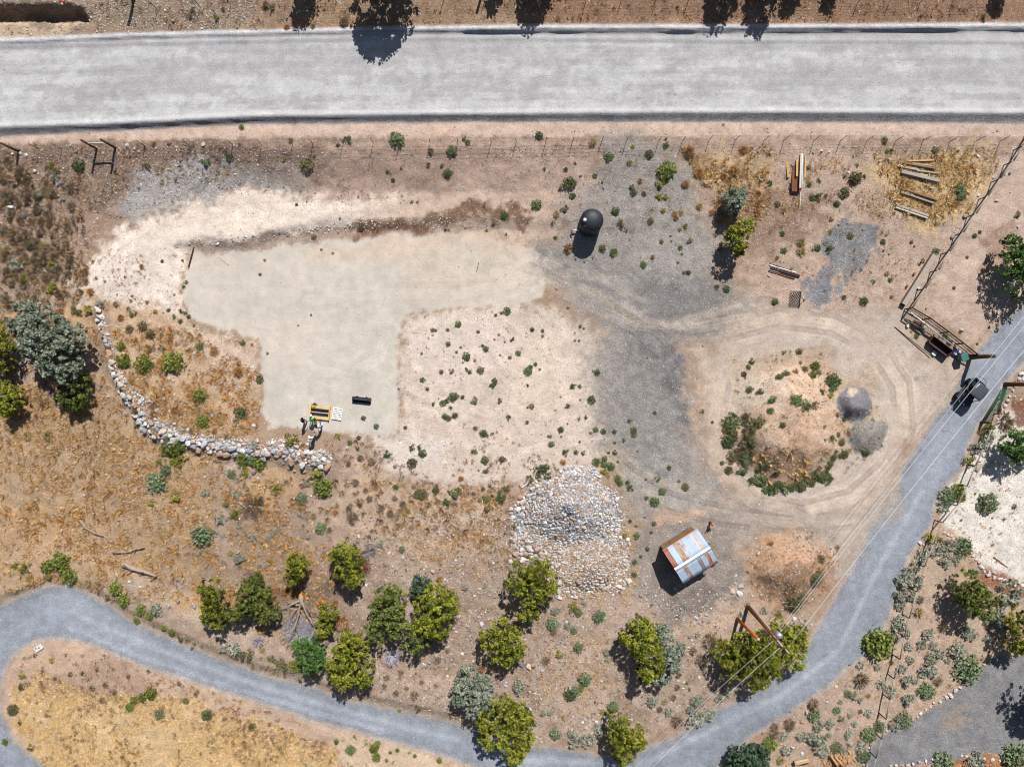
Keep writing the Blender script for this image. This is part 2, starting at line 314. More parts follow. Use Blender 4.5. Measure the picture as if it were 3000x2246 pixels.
# driveways
dv = sdf(PX + 14 * (n2 - .5), PY + 14 * (fbm(PX / 20, PY / 20, 57, 4) - .5), DRIVE)
lay(sstep(-14, 0, dv), C(186, 170, 152), .3, .7)
lay(sstep(-3, 10, dv), C(157, 162, 169), .03, .6)
lay(sstep(0, 8, dv) * sstep(34, 12, dv) * .5, C(148, 148, 149), .1, .9)
lay(sstep(14, 40, dv) * sstep(.45, .6, n3) * .4, C(170, 175, 182))
lay(sstep(0, 20, dv) * sstep(2250, 2500, PX) * sstep(1300, 1700, PY) * .5, C(150, 153, 158))
for line in (P('205,1790 420,1885 690,1985 900,2050 1100,2105 1340,2165'), P('190,1830 400,1920 680,2015 900,2080 1120,2140'), P('1500,2225 1900,2230 2120,2120 2300,2030 2460,1900 2560,1690 2700,1440')):
    lay(sstep(13, 3, pdist(PX + 6 * (n2 - .5), PY + 6 * (n1 - .5), line)) * sstep(0, 20, dv) * .75, C(178, 182, 187))
zone('2560,1440 2640,1420 2640,1500 2560,1560 2500,1680 2470,1680', C(186, 174, 160), 26, .4, .2, .7, .7)
zone(LOWDRIVE, C(142, 140, 138), 6, .3, .04, .85)
zone('2810,2060 2880,2070 2840,2130 2790,2120', C(176, 156, 138), 20, 1, .1, .7, .6)
# wide gravel road
rt, ri, rl, rf = road_top(PX), road_in(PX), road_lo(PX), road_foot(PX)
zone('-400,-400 3400,-400 3400,66 2250,72 1500,72 750,86 400,95 0,111 -400,118', C(160, 132, 106), 4, .2, .6, .8)
zone('0,-100 760,-100 760,86 400,95 0,111 -200,118', C(158, 138, 116), 30, .6, .95, .9, .9)
zone('1500,-60 3200,-60 3200,66 1500,70', C(150, 116, 92), 30, .8, .4, .9, .75)
zone('-60,62 200,60 250,75 200,92 -60,104', C(204, 178, 148), 10, .6, .5, .6)
rm = sstep(-5, 3, PY - rt - 3 * (n2 - .5)) * sstep(3, -4, PY - rf - 3 * (n2 - .5))
lay(rm, C(186, 183, 180), .02, .42)
st = fbm(PX / 260, PY / 26, 81, 6) * .5 + fbm(PX / 50, PY / 26, 82, 6) * .3 + fbm(PX / 12, PY / 8, 83, 3) * .2
lay(rm * sstep(.52, .6, st + .07 * sstep(120, 320, PY)) * sstep(0, 6, PY - ri) * sstep(0, 4, rl - PY) * .9, C(201, 199, 195))
lay(rm * sstep(.5, .42, st) * .5, C(178, 175, 172))
lay(rm * sstep(14, 6, np.abs(PY - rl + 9)) * .9, C(208, 205, 202))
lay(rm * sstep(0, 5, PY - rl) , C(160, 158, 156), .15, 1.0)
lay(rm * sstep(0, 4, PY - rt - 9) * sstep(10, 4, PY - rt - 9) * .7, C(150, 152, 156), .1, 1.0)
lay(rm * sstep(14, 2, PY - rt) * .8, C(206, 205, 203), .1, .9)
col *= (.88 + .24 * n1[..., None]) * (.90 + .2 * n2[..., None]) * np.array([1, 1, 1.03])
# wheel and grader marks: distance to the line driven, and how strongly it shows
TRK = [(P('2040,1020 2110,1130 2085,1260 2110,1370 2200,1470 2350,1500 2500,1460 2600,1370 2650,1250 2640,1130 2570,1020 2440,950 2280,930 2130,970'), 75, 1.0), (P('1500,720 1640,790 1780,850 1900,930 2040,960 2200,930'), 60, 1.0), (P('1450,800 1600,830 1740,900 1860,960 1960,1050 2000,1160 2060,1300 2140,1430'), 45, .8), (P('1560,700 1500,830 1350,860 1100,860 900,880'), 60, .6),
       (P('1760,1320 1850,1400 1960,1470 2120,1510 2300,1530 2480,1520 2600,1440'), 60, 1.0), (P('870,1060 940,1090 1040,1090 1110,1050 1130,980'), 50, .6), (P('640,760 620,850 680,930 800,950 900,1050 900,1200'), 50, .4), (P('1180,1120 1300,1180 1450,1210 1600,1200 1720,1150'), 60, .5), (P('1360,1330 1480,1340 1600,1310 1720,1280'), 40, .6), (P('250,830 330,720 450,650 620,620 850,610 1100,600'), 50, .5), (P('2000,900 2120,860 2260,850 2400,900'), 40, .7)]
tu = np.full(PX.shape, 0.); tm = np.zeros(PX.shape); best = np.full(PX.shape, 1e9)
for line, wd, a in TRK:
    d_ = pdist(PX, PY, line); k = d_ < best; best = np.where(k, d_, best); tu = np.where(k, d_ / 30, tu); tm = np.maximum(tm, a * sstep(wd, wd * .35, d_))
onr = (PY > road_in(PX)) & (PY < road_lo(PX)); tu = np.where(onr, (PY - road_lo(PX)) / 30, tu); tm = np.where(onr, .3, tm)
tm = tm * (.35 + 1.3 * sstep(.4, .62, fbm(PX / 60, PY / 60, 88, 4))) * (1 - .45 * sstep(-10, 10, sdf(PX, PY, PAD))) * (1 - .7 * sstep(-10, 0, dv))

def new_mesh(name, verts, faces_flat, nper, smooth=True):
    me = bpy.data.meshes.new(name); nv = len(verts); nf = len(faces_flat) // nper
    me.vertices.add(nv); me.vertices.foreach_set('co', np.ascontiguousarray(verts, np.float32).ravel())
    me.loops.add(nf * nper); me.loops.foreach_set('vertex_index', np.ascontiguousarray(faces_flat, np.int32))
    me.polygons.add(nf); me.polygons.foreach_set('loop_start', np.arange(0, nf * nper, nper, dtype=np.int32))
    me.polygons.foreach_set('use_smooth', np.full(nf, smooth, bool))
    me.update(calc_edges=True)
    return me
def add_col(me, name, rgb):
    a = me.color_attributes.new(name, 'FLOAT_COLOR', 'POINT')
    n = len(me.vertices); buf = np.ones((n, 4), np.float32); rgb = np.asarray(rgb, np.float32); buf[:, :rgb.shape[1]] = rgb
    a.data.foreach_set('color', buf.ravel())
def add_f(me, name, v):
    a = me.attributes.new(name, 'FLOAT', 'POINT'); a.data.foreach_set('value', np.asarray(v, np.float32).ravel())

# ------------------------------------------------------------------ materials
def mat_new(name, rough=.85, spec=.2):
    m = bpy.data.materials.new(name); m.use_nodes = True; n = m.node_tree.nodes; l = m.node_tree.links
    b = n['Principled BSDF']; b.inputs['Roughness'].default_value = rough
    b.inputs['Specular IOR Level'].default_value = spec
    return m, n, l, b
def math_n(n, l, op, a, b=None):
    m = n.new('ShaderNodeMath'); m.operation = op
    for k, v in enumerate((a, b)):
        if v is None: continue
        if isinstance(v, (int, float)): m.inputs[k].default_value = v
        else: l.new(v, m.inputs[k])
    return m.outputs[0]
def noise_n(n, l, vec, scale, detail=4, rough=.6):
    t = n.new('ShaderNodeTexNoise'); t.inputs['Scale'].default_value = scale; t.inputs['Detail'].default_value = detail; t.inputs['Roughness'].default_value = rough
    if vec is not None: l.new(vec, t.inputs['Vector'])
    return t
def mapr(n, l, v, a, b, c, d):
    t = n.new('ShaderNodeMapRange'); l.new(v, t.inputs[0])
    for k, q in enumerate((a, b, c, d)): t.inputs[k + 1].default_value = q
    return t.outputs[0]
def mixc(n, l, f, a, b, bt='MIX'):
    t = n.new('ShaderNodeMix'); t.data_type = 'RGBA'; t.blend_type = bt
    for s, v in ((0, f), (6, a), (7, b)):
        if isinstance(v, (int, float)): t.inputs[s].default_value = v
        elif isinstance(v, tuple): t.inputs[s].default_value = (v + (1,))[:4]
        else: l.new(v, t.inputs[s])
    return t.outputs[2]

def ground_mat():
    m, n, l, b = mat_new('soil_and_gravel', .95, .1)
    at = n.new('ShaderNodeAttribute'); at.attribute_name = 'col'
    ap = n.new('ShaderNodeAttribute'); ap.attribute_name = 'peb'
    ag = n.new('ShaderNodeAttribute'); ag.attribute_name = 'grn'
    g = n.new('ShaderNodeNewGeometry'); v = g.outputs['Position']
    na = noise_n(n, l, v, 1.1, 5, .65); nb = noise_n(n, l, v, 7.0, 4, .7)
    k1 = mapr(n, l, na.outputs[0], .3, .7, .80, 1.18)
    amp = math_n(n, l, 'MULTIPLY', ag.outputs['Fac'], 1.0)
    d = math_n(n, l, 'SUBTRACT', nb.outputs[0], .5); d = math_n(n, l, 'MULTIPLY', d, 1.9); d = math_n(n, l, 'MULTIPLY', d, amp)
    k2 = math_n(n, l, 'ADD', d, 1.0)
    ks = math_n(n, l, 'SUBTRACT', k1, 1.0); ks = math_n(n, l, 'MULTIPLY', ks, math_n(n, l, 'ADD', amp, .25)); ks = math_n(n, l, 'ADD', ks, 1.0)
    kk = math_n(n, l, 'MULTIPLY', ks, k2); kk = math_n(n, l, 'MAXIMUM', kk, .25)
    au = n.new('ShaderNodeAttribute'); au.attribute_name = 'tu'; am = n.new('ShaderNodeAttribute'); am.attribute_name = 'tm'
    nw = noise_n(n, l, v, .8, 3, .5); u = math_n(n, l, 'ADD', au.outputs['Fac'], math_n(n, l, 'MULTIPLY', nw.outputs[0], .18))
    s1 = math_n(n, l, 'SINE', math_n(n, l, 'MULTIPLY', u, 15.0)); s2 = math_n(n, l, 'SINE', math_n(n, l, 'MULTIPLY', u, 5.3)); s3 = math_n(n, l, 'ADD', math_n(n, l, 'MULTIPLY', s1, .5), s2)
    tk = math_n(n, l, 'MULTIPLY', math_n(n, l, 'MULTIPLY', s3, .095), am.outputs['Fac']); kk = math_n(n, l, 'MULTIPLY', kk, math_n(n, l, 'ADD', tk, 1.0))
    nc = noise_n(n, l, v, 22.0, 2, .6); fc = math_n(n, l, 'MULTIPLY', math_n(n, l, 'SUBTRACT', nc.outputs[0], .5), math_n(n, l, 'ADD', math_n(n, l, 'MULTIPLY', amp, 1.3), .2)); kk = math_n(n, l, 'MULTIPLY', kk, math_n(n, l, 'ADD', fc, 1.0)); kk = math_n(n, l, 'MAXIMUM', kk, .2)
    cm = n.new('ShaderNodeVectorMath'); cm.operation = 'SCALE'; l.new(at.outputs['Color'], cm.inputs[0]); l.new(kk, cm.inputs['Scale'])
    # pebbles
    def peb_layer(colr, scale, size, amt):
        vo = n.new('ShaderNodeTexVoronoi'); vo.inputs['Scale'].default_value = scale; l.new(v, vo.inputs['Vector'])
        sep = n.new('ShaderNodeSeparateColor'); l.new(vo.outputs['Color'], sep.inputs[0])
        pick = math_n(n, l, 'LESS_THAN', sep.outputs[0], math_n(n, l, 'MULTIPLY', ap.outputs['Fac'], amt))
        near = math_n(n, l, 'LESS_THAN', vo.outputs['Distance'], math_n(n, l, 'MULTIPLY', sep.outputs[1], size))
        f = math_n(n, l, 'MULTIPLY', pick, near)
        cr = n.new('ShaderNodeValToRGB'); e = cr.color_ramp; e.elements[0].color = C(120, 104, 94) + (1,); e.elements[1].color = C(226, 214, 202) + (1,)
        e.elements.new(.45).color = C(190, 172, 154) + (1,); e.elements.new(.75).color = C(214, 208, 204) + (1,)
        l.new(sep.outputs[2], cr.inputs[0])
        return mixc(n, l, f, colr, cr.outputs[0])
    c = peb_layer(cm.outputs[0], 6.5, .42, .28)
    c = peb_layer(c, 12.0, .55, .4)
    l.new(c, b.inputs['Base Color'])
    bp = n.new('ShaderNodeBump'); bp.inputs['Distance'].default_value = .12
    l.new(math_n(n, l, 'MULTIPLY', math_n(n, l, 'ADD', ag.outputs['Fac'], .1), .75), bp.inputs['Strength'])
    hsum = math_n(n, l, 'ADD', nb.outputs[0], math_n(n, l, 'MULTIPLY', na.outputs[0], 1.2)); l.new(hsum, bp.inputs['Height'])
    l.new(bp.outputs[0], b.inputs['Normal'])
    return m
M = {'ground': ground_mat()}

ny, nx = GZ.shape
idx = np.arange(ny * nx).reshape(ny, nx)
fq = np.stack([idx[:-1, :-1], idx[:-1, 1:], idx[1:, 1:], idx[1:, :-1]], -1).reshape(-1)
gme = new_mesh('ground', np.stack([gx, gy, GZ], -1).reshape(-1, 3), fq, 4)
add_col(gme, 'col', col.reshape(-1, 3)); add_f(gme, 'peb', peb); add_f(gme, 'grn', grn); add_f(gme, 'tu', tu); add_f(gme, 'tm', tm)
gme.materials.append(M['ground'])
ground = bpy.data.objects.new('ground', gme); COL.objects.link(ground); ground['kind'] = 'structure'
# ------------------------------------------------------------------ object helpers
def link(o, parent=None):
    COL.objects.link(o)
    if parent is not None: o.parent = parent
    return o
def tag(o, label, cat, group=None):
    o['kind'] = 'thing'
    o['label'] = label; o['category'] = cat
    if group: o['group'] = group
    return o
def empty(name, loc, label, cat, group=None, rz=0.0):
    o = bpy.data.objects.new(name, None); o.empty_display_size = .3; o.location = loc; o.rotation_euler = (0, 0, rz)
    link(o); return tag(o, label, cat, group)
class MB:
    def __init__(s): s.v = []; s.f = []
    def add(s, vs, fs):
        b = len(s.v); s.v += [tuple(v) for v in vs]; s.f += [tuple(b + i for i in f) for f in fs]; return s
    def box(s, c, d, rz=0.0, rx=0.0, ry=0.0):
        R = Matrix.Rotation(rz, 3, 'Z') @ Matrix.Rotation(ry, 3, 'Y') @ Matrix.Rotation(rx, 3, 'X'); c = Vector(c)
        vs = [c + R @ Vector((x * d[0] / 2, y * d[1] / 2, z * d[2] / 2)) for x in (-1, 1) for y in (-1, 1) for z in (-1, 1)]
        return s.add(vs, [(0, 1, 3, 2), (4, 6, 7, 5), (0, 4, 5, 1), (2, 3, 7, 6), (0, 2, 6, 4), (1, 5, 7, 3)])
    def tube(s, p0, p1, r0, r1=None, n=8, caps=True):
        r1 = r0 if r1 is None else r1; p0 = Vector(p0); p1 = Vector(p1); a = (p1 - p0)
        if a.length < 1e-6: return s
        a.normalize(); u = a.orthogonal().normalized(); w = a.cross(u); vs = []
        for k in range(n):
            t = 2 * math.pi * k / n; d = u * math.cos(t) + w * math.sin(t); vs += [p0 + d * r0, p1 + d * r1]
        fs = [(2 * k, 2 * ((k + 1) % n), 2 * ((k + 1) % n) + 1, 2 * k + 1) for k in range(n)]
        if caps: fs += [tuple(2 * k for k in range(n))[::-1], tuple(2 * k + 1 for k in range(n))]
        return s.add(vs, fs)
    def path(s, pts, rs, n=7):
        pts = [Vector(p) for p in pts]; vs = []; m = len(pts)
        for i, p in enumerate(pts):
            a = (pts[min(i + 1, m - 1)] - pts[max(i - 1, 0)]).normalized(); u = Vector((0.31, .22, .93)).cross(a)
            if u.length < .05: u = a.orthogonal()
            u.normalize(); w_ = a.cross(u); r = rs[i] if isinstance(rs, (list, tuple)) else rs
            for k in range(n):
                t = 2 * math.pi * k / n; vs.append(p + (u * math.cos(t) + w_ * math.sin(t)) * r)
        fs = [(i * n + k, i * n + (k + 1) % n, (i + 1) * n + (k + 1) % n, (i + 1) * n + k) for i in range(m - 1) for k in range(n)]
        fs += [tuple(range(n))[::-1], tuple((m - 1) * n + k for k in range(n))]
        return s.add(vs, fs)
    def lathe(s, prof, c=(0, 0, 0), n=32):
        vs = []; m = len(prof)
        for r, z in prof:
            for k in range(n):
                t = 2 * math.pi * k / n; vs.append((c[0] + r * math.cos(t), c[1] + r * math.sin(t), c[2] + z))
        fs = [(i * n + k, i * n + (k + 1) % n, (i + 1) * n + (k + 1) % n, (i + 1) * n + k) for i in range(m - 1) for k in range(n)]
        fs += [tuple(range(n))[::-1], tuple((m - 1) * n + k for k in range(n))]
        return s.add(vs, fs)
    def mesh(s, name, smooth=False):
        me = bpy.data.meshes.new(name); me.from_pydata(s.v, [], s.f)
        if smooth: me.polygons.foreach_set('use_smooth', [True] * len(me.polygons))
        me.update(); return me
    def build(s, name, mat, parent=None, smooth=False, bevel=0.0):
        o = bpy.data.objects.new(name, s.mesh(name, smooth)); o.data.materials.append(M[mat] if isinstance(mat, str) else mat); link(o, parent)
        if bevel:
            b = o.modifiers.new('bevel', 'BEVEL'); b.width = bevel; b.segments = 2; b.limit_method = 'ANGLE'
        return o
def plain(name, rgb, rough=.7, spec=.3, metal=0.0, var=.15, scale=6.0, rgb2=None, stretch=None, bump=.0):
    m, n, l, b = mat_new(name, rough, spec); b.inputs['Metallic'].default_value = metal
    tc = n.new('ShaderNodeTexCoord'); v = tc.outputs['Object']
    if stretch:
        mp = n.new('ShaderNodeMapping'); mp.inputs['Scale'].default_value = stretch; l.new(v, mp.inputs[0]); v = mp.outputs[0]
    t = noise_n(n, l, v, scale, 5, .65)
    f = mapr(n, l, t.outputs[0], .35, .65, 0, 1)
    a = tuple(c * (1 - var) for c in rgb); c2 = tuple(rgb2) if rgb2 else tuple(min(1, c * (1 + var)) for c in rgb)
    oi = n.new('ShaderNodeObjectInfo'); k = mapr(n, l, oi.outputs['Random'], 0, 1, .88, 1.12)
    cc = mixc(n, l, f, a, c2); sc = n.new('ShaderNodeVectorMath'); sc.operation = 'SCALE'; l.new(cc, sc.inputs[0]); l.new(k, sc.inputs['Scale'])
    l.new(sc.outputs[0], b.inputs['Base Color'])
    if bump:
        bp = n.new('ShaderNodeBump'); bp.inputs['Strength'].default_value = bump; bp.inputs['Distance'].default_value = .03; l.new(t.outputs[0], bp.inputs['Height']); l.new(bp.outputs[0], b.inputs['Normal'])
    M[name] = m; return m

# foliage: colour from two tones picked by a per-leaf value, shifted a little per plant
def leaf_mat(name, dark, light, var=.18):
    m, n, l, b = mat_new(name, .75, .15)
    at = n.new('ShaderNodeAttribute'); at.attribute_name = 'leaf'
    oi = n.new('ShaderNodeObjectInfo'); k = mapr(n, l, oi.outputs['Random'], 0, 1, 1 - var, 1 + var)
    cc = mixc(n, l, at.outputs['Fac'], dark, light); sc = n.new('ShaderNodeVectorMath'); sc.operation = 'SCALE'; l.new(cc, sc.inputs[0]); l.new(k, sc.inputs['Scale'])
    l.new(sc.outputs[0], b.inputs['Base Color'])
    tr = n.new('ShaderNodeBsdfTranslucent'); l.new(sc.outputs[0], tr.inputs[0])
    mx = n.new('ShaderNodeMixShader'); mx.inputs[0].default_value = .22
    l.new(b.outputs[0], mx.inputs[1]); l.new(tr.outputs[0], mx.inputs[2]); l.new(mx.outputs[0], n['Material Output'].inputs[0])
    M[name] = m
def vcol_mat(name, rough=.9):
    m, n, l, b = mat_new(name, rough, .1); at = n.new('ShaderNodeAttribute'); at.attribute_name = 'col'
    g = n.new('ShaderNodeNewGeometry'); t = noise_n(n, l, g.outputs['Position'], 5, 3); k = mapr(n, l, t.outputs[0], .3, .7, .8, 1.2)
    sc = n.new('ShaderNodeVectorMath'); sc.operation = 'SCALE'; l.new(at.outputs['Color'], sc.inputs[0]); l.new(k, sc.inputs['Scale'])
    l.new(sc.outputs[0], b.inputs['Base Color']); M[name] = m
vcol_mat('straw'); vcol_mat('pebble', .85)
def rock_mat(name, cols):
    m, n, l, b = mat_new(name, .85, .25)
    oi = n.new('ShaderNodeObjectInfo'); cr = n.new('ShaderNodeValToRGB'); e = cr.color_ramp; e.interpolation = 'CONSTANT'
    e.elements[0].position = 0; e.elements[0].color = cols[0] + (1,); e.elements[1].position = 1 / len(cols); e.elements[1].color = cols[1] + (1,)
    for k in range(2, len(cols)): e.elements.new(k / len(cols)).color = cols[k] + (1,)
    l.new(oi.outputs['Random'], cr.inputs[0])
    tc = n.new('ShaderNodeTexCoord'); t = noise_n(n, l, tc.outputs['Object'], 2.6, 6, .7); k = mapr(n, l, t.outputs[0], .3, .7, .68, 1.22)
    sc = n.new('ShaderNodeVectorMath'); sc.operation = 'SCALE'; l.new(cr.outputs[0], sc.inputs[0]); l.new(k, sc.inputs['Scale']); l.new(sc.outputs[0], b.inputs['Base Color'])
    bp = n.new('ShaderNodeBump'); bp.inputs['Strength'].default_value = .5; bp.inputs['Distance'].default_value = .08; l.new(t.outputs[0], bp.inputs['Height']); l.new(bp.outputs[0], b.inputs['Normal'])
    M[name] = m
RC = [C(222, 218, 214), C(196, 194, 198), C(238, 232, 226), C(212, 198, 182), C(172, 170, 174), C(224, 202, 184), C(206, 204, 204), C(192, 158, 136)]
RCD = [C(170, 160, 152), C(150, 136, 124), C(196, 184, 172), C(140, 130, 126), C(176, 150, 130), C(206, 200, 196), C(128, 108, 96), C(186, 178, 172)]
rock_mat('rock', RC); rock_mat('rock_brown', RCD)
rock_mat('rock_tan', [C(220, 204, 190), C(200, 176, 156), C(232, 222, 212), C(186, 156, 136), C(206, 200, 198)])
rock_mat('rock_white', [C(234, 228, 220), C(222, 216, 210), C(214, 196, 180), C(226, 206, 190), C(204, 200, 198)])

# ------------------------------------------------------------------ rocks
def ico(sub):
    bm = bmesh.new(); bmesh.ops.create_icosphere(bm, subdivisions=sub, radius=1); bm.verts.ensure_lookup_table()
    v = np.array([x.co[:] for x in bm.verts]); f = np.array([[q.index for q in p.verts] for p in bm.faces]); bm.free(); return v, f
IV1, IF1 = ico(1); IV2, IF2 = ico(2)
ROCKS = []
for k in range(9):
    d = IV2.copy(); rs = np.random.default_rng(100 + k)
    for _ in range(14):                                     # flatten random sides: angular field stone
        a = rs.normal(size=3); a /= np.linalg.norm(a); t = d @ a; lim = rs.uniform(.45, .85)
        d -= np.outer(np.maximum(t - lim, 0), a) * .85
    d *= 1 + .09 * rs.normal(size=(len(d), 1)); d *= np.array([1.2, .88, .72]) * rs.uniform(.85, 1.15, 3)
    ROCKS.append(new_mesh('rock', d, IF2.ravel(), 3, False))
ROCKM = {}
def rock_obj(name, loc, r, mat, parent=None, flat=1.0):
    k = random.randrange(len(ROCKS)); key = (k, mat)
    if key not in ROCKM:
        me = ROCKS[k].copy(); me.materials.append(M[mat]); ROCKM[key] = me
    o = bpy.data.objects.new(name, ROCKM[key]); o.location = loc; o.scale = (r, r, r * flat)
    o.rotation_euler = (random.uniform(-.35, .35), random.uniform(-.35, .35), random.uniform(0, 6.28)); link(o, parent); return o
def rock_stuff(name, xyz, r, cols, parent=None, mat='pebble', flat=.7, label=None):
    n = len(r); base = IV1[None] * (1 + .22 * RNG.normal(size=(n, len(IV1), 1)))
    base = base * (RNG.uniform(.7, 1.25, (n, 1, 3)) * np.array([1, 1, flat])); a = RNG.uniform(0, 6.28, n); c, s = np.cos(a)[:, None], np.sin(a)[:, None]
    x = base[..., 0] * c - base[..., 1] * s; y = base[..., 0] * s + base[..., 1] * c
    v = np.stack([x, y, base[..., 2]], -1) * r[:, None, None] + xyz[:, None, :]
    f = (IF1[None] + (np.arange(n) * len(IV1))[:, None, None]).ravel()
    me = new_mesh(name, v.reshape(-1, 3), f, 3, False); add_col(me, 'col', np.repeat(cols, len(IV1), 0)); me.materials.append(M[mat])
    o = bpy.data.objects.new(name, me); link(o, parent); o['kind'] = 'stuff'
    if label and parent is None: o['label'] = label; o['category'] = 'stones'
    return o
def pick(pal, n, jit=.12):
    pal = np.array(pal); return pal[RNG.integers(0, len(pal), n)] * (1 + jit * RNG.normal(size=(n, 1)))

# rock pile and riprap: the largest 300 stones singly, the rest as one mass of small stones
def stones(parent, px, py, rpx, mat, name='stone', cap=290, lift=None, pal=None):
    o = np.argsort(-rpx); px, py, rpx = px[o], py[o], rpx[o]
    x, y, z = gpa(px, py); r = rpx * (CAMH - z) / FPX
    if lift is not None: z = z + lift(px, py)
    pl = np.array(parent.location)
    for i in range(min(cap, len(r))):
        rock_obj(name, (x[i] - pl[0], y[i] - pl[1], z[i] + .25 * r[i] - pl[2]), r[i], mat, parent)
    if len(r) > cap:
        xyz = np.stack([x, y, z + .2 * r], -1)[cap:] - pl
        rock_stuff('small_stones', xyz, r[cap:], pick(pal or RC, len(r) - cap), parent)
pile = empty('rock_pile', G(1650, 1560), 'big pile of pale field stones on bare ground beside the rusty-roofed shed', 'rock pile')
n = 60000; px = RNG.uniform(1495, 1845, n); py = RNG.uniform(1365, 1750, n)
s = sdf(px + 50 * (fbm(px / 30, py / 30, 95) - .5), py + 50 * (fbm(px / 30, py / 30, 96) - .5), BIGPILE); bare = fbm(px / 26, py / 26, 91, 3)
thin = .8 * np.exp(-(((px - 1700) / 40) ** 2 + ((py - 1432) / 40) ** 2)) + .9 * np.exp(-(((px - 1735) / 45) ** 2 + ((py - 1615) / 22) ** 2)) + .6 * np.exp(-(((px - 1640) / 40) ** 2 + ((py - 1430) / 30) ** 2))
keep = (s > -6 + 9 * RNG.normal(size=n)) & (RNG.uniform(size=n) > thin * .85)
px, py = px[keep], py[keep]
rr = 1.35 + RNG.gamma(1.0, .85, len(px)); edge = np.exp(-np.maximum(sdf(px, py, BIGPILE), 0) / 26)
rr *= 1 + .9 * edge * (px < 1600) + .3 * edge; rr = np.minimum(rr, 12) * np.where(py > 1600, .95, .85)
# dart throwing so that stones lie side by side
def thinout(px, py, rr, tight=.8, cell=8, order=None):
    order = np.argsort(-rr) if order is None else order
    grid = {}; out = []
    for i in order:
        cx, cy = int(px[i] // cell), int(py[i] // cell); ok = True
        R = int((rr[i] + 14) // cell) + 1
        for a in range(cx - R, cx + R + 1):
            for b in range(cy - R, cy + R + 1):
                for j in grid.get((a, b), ()):
                    if (px[i] - px[j]) ** 2 + (py[i] - py[j]) ** 2 < ((rr[i] + rr[j]) * tight) ** 2: ok = False; break
                if not ok: break
            if not ok: break
        if ok: grid.setdefault((cx, cy), []).append(i); out.append(i)
    return np.array(out)
k = thinout(px, py, rr, .7, 5); px, py, rr = px[k], py[k], rr[k]
RPAL = [C(230, 228, 228), C(206, 208, 214), C(242, 238, 234), C(222, 212, 202), C(176, 178, 186), C(156, 156, 162), C(204, 180, 162), C(192, 198, 210), C(236, 232, 228)]
RPAL2 = [C(222, 208, 194), C(206, 182, 160), C(232, 222, 212), C(190, 160, 138), C(214, 196, 180), C(176, 156, 142), C(200, 196, 194)]
up = py < 1590 + 12 * RNG.normal(size=len(py)); big = np.sort(rr)[-295]
stones(pile, px[up], py[up], rr[up], 'rock', 'stone', int((rr[up] >= big).sum()), None, RPAL); stones(pile, px[~up], py[~up], rr[~up], 'rock_tan', 'stone', int((rr[~up] >= big).sum()), None, RPAL2)

rip = empty('stone_bank', G(600, 1296), 'long curved bank of dumped pale boulders along the dry grass slope', 'rock wall')
X = []; Y = []; R = []
ra = np.array(RIP); seg = np.concatenate([[0], np.cumsum(np.hypot(*np.diff(ra, axis=0).T))])
for _ in range(42000):
    t = random.uniform(0, seg[-1]); cx = np.interp(t, seg, ra[:, 0]); cy = np.interp(t, seg, ra[:, 1]); wd = np.interp(t, seg, RIPW)
    tx = np.interp(t + 4, seg, ra[:, 0]) - np.interp(t - 4, seg, ra[:, 0]); ty = np.interp(t + 4, seg, ra[:, 1]) - np.interp(t - 4, seg, ra[:, 1]); q = math.hypot(tx, ty)
    u = random.gauss(0, .55)
    if abs(u) > 1.15: continue
    if abs(u) > .3 and float(fbm(np.array([cx / 14.]), np.array([u * 3 + 5.]), 77, 3)[0]) < .47: continue
    off = u * wd * .62; out = 1 if u < -.25 else 0           # negative side = uphill here
    x_ = cx - ty / q * off; y_ = cy + tx / q * off
    r_ = 1.2 + random.gammavariate(.9, 1.45)
    if u > .1: r_ *= 1.45
    elif u < -.35: r_ *= .75
    X.append(x_); Y.append(y_); R.append(min(r_, 12))
X, Y, R = map(np.array, (X, Y, R)); k = thinout(X, Y, R, .66, 6); X, Y, R = X[k], Y[k], R[k]
stones(rip, X, Y, R, 'rock', 'boulder', 295, None, RC)
# ------------------------------------------------------------------ scattered field stones
ROADS = (DRIVE, LOWDRIVE, PAD)
def clear(px, py, m=6):
    k = np.ones(px.shape, bool)
    for p in ROADS: k &= sdf(px, py, p) < -m
    k &= (py > road_foot(px) + 4) | (py < road_top(px) - 2)
    return k
def scatter(poly, n, clump=None, seed=0):
    poly = P(poly) if isinstance(poly, str) else poly; a = np.array(poly); lo, hi = a.min(0), a.max(0)
    px = RNG.uniform(lo[0], hi[0], n); py = RNG.uniform(lo[1], hi[1], n); k = sdf(px, py, poly) > 0
    if clump: k &= fbm(px / clump[0], py / clump[0], 200 + seed, 3) + RNG.normal(size=n) * .05 > clump[1]
    px, py = px[k], py[k]; k = clear(px, py); return px[k], py[k]
PEB = [C(206, 190, 174), C(176, 164, 154), C(222, 212, 202), C(150, 136, 126), C(190, 160, 138), C(196, 190, 188)]
PEBB = [C(170, 148, 128), C(150, 132, 118), C(196, 178, 160), C(132, 116, 106), C(206, 196, 186)]
SX, SY, SR, SC = [], [], [], []
def small(poly, n, lo, hi, pal, clump=None, seed=0):
    px, py = scatter(poly, n, clump, seed); r = lo + (hi - lo) * RNG.beta(1, 3.2, len(px))
    SX.append(px); SY.append(py); SR.append(r); SC.append(pick(pal, len(px)))
small('1050,1480 1500,1500 1640,1760 1850,1760 1900,2150 1550,2180 1300,2110 1000,2040 1000,1700', 5200, 1.4, 5, PEBB)
small('1180,1500 1500,1500 1640,1760 1500,1900 1250,1800', 2400, 1.4, 5, PEB, (60, .45), 3)
small('1880,1720 2200,1700 2380,1800 2240,1990 1920,2160 1840,1900', 1700, 1.4, 4.5, PEB)
small(HILL, 6200, 1.3, 3.6, PEBB, (80, .42), 1)
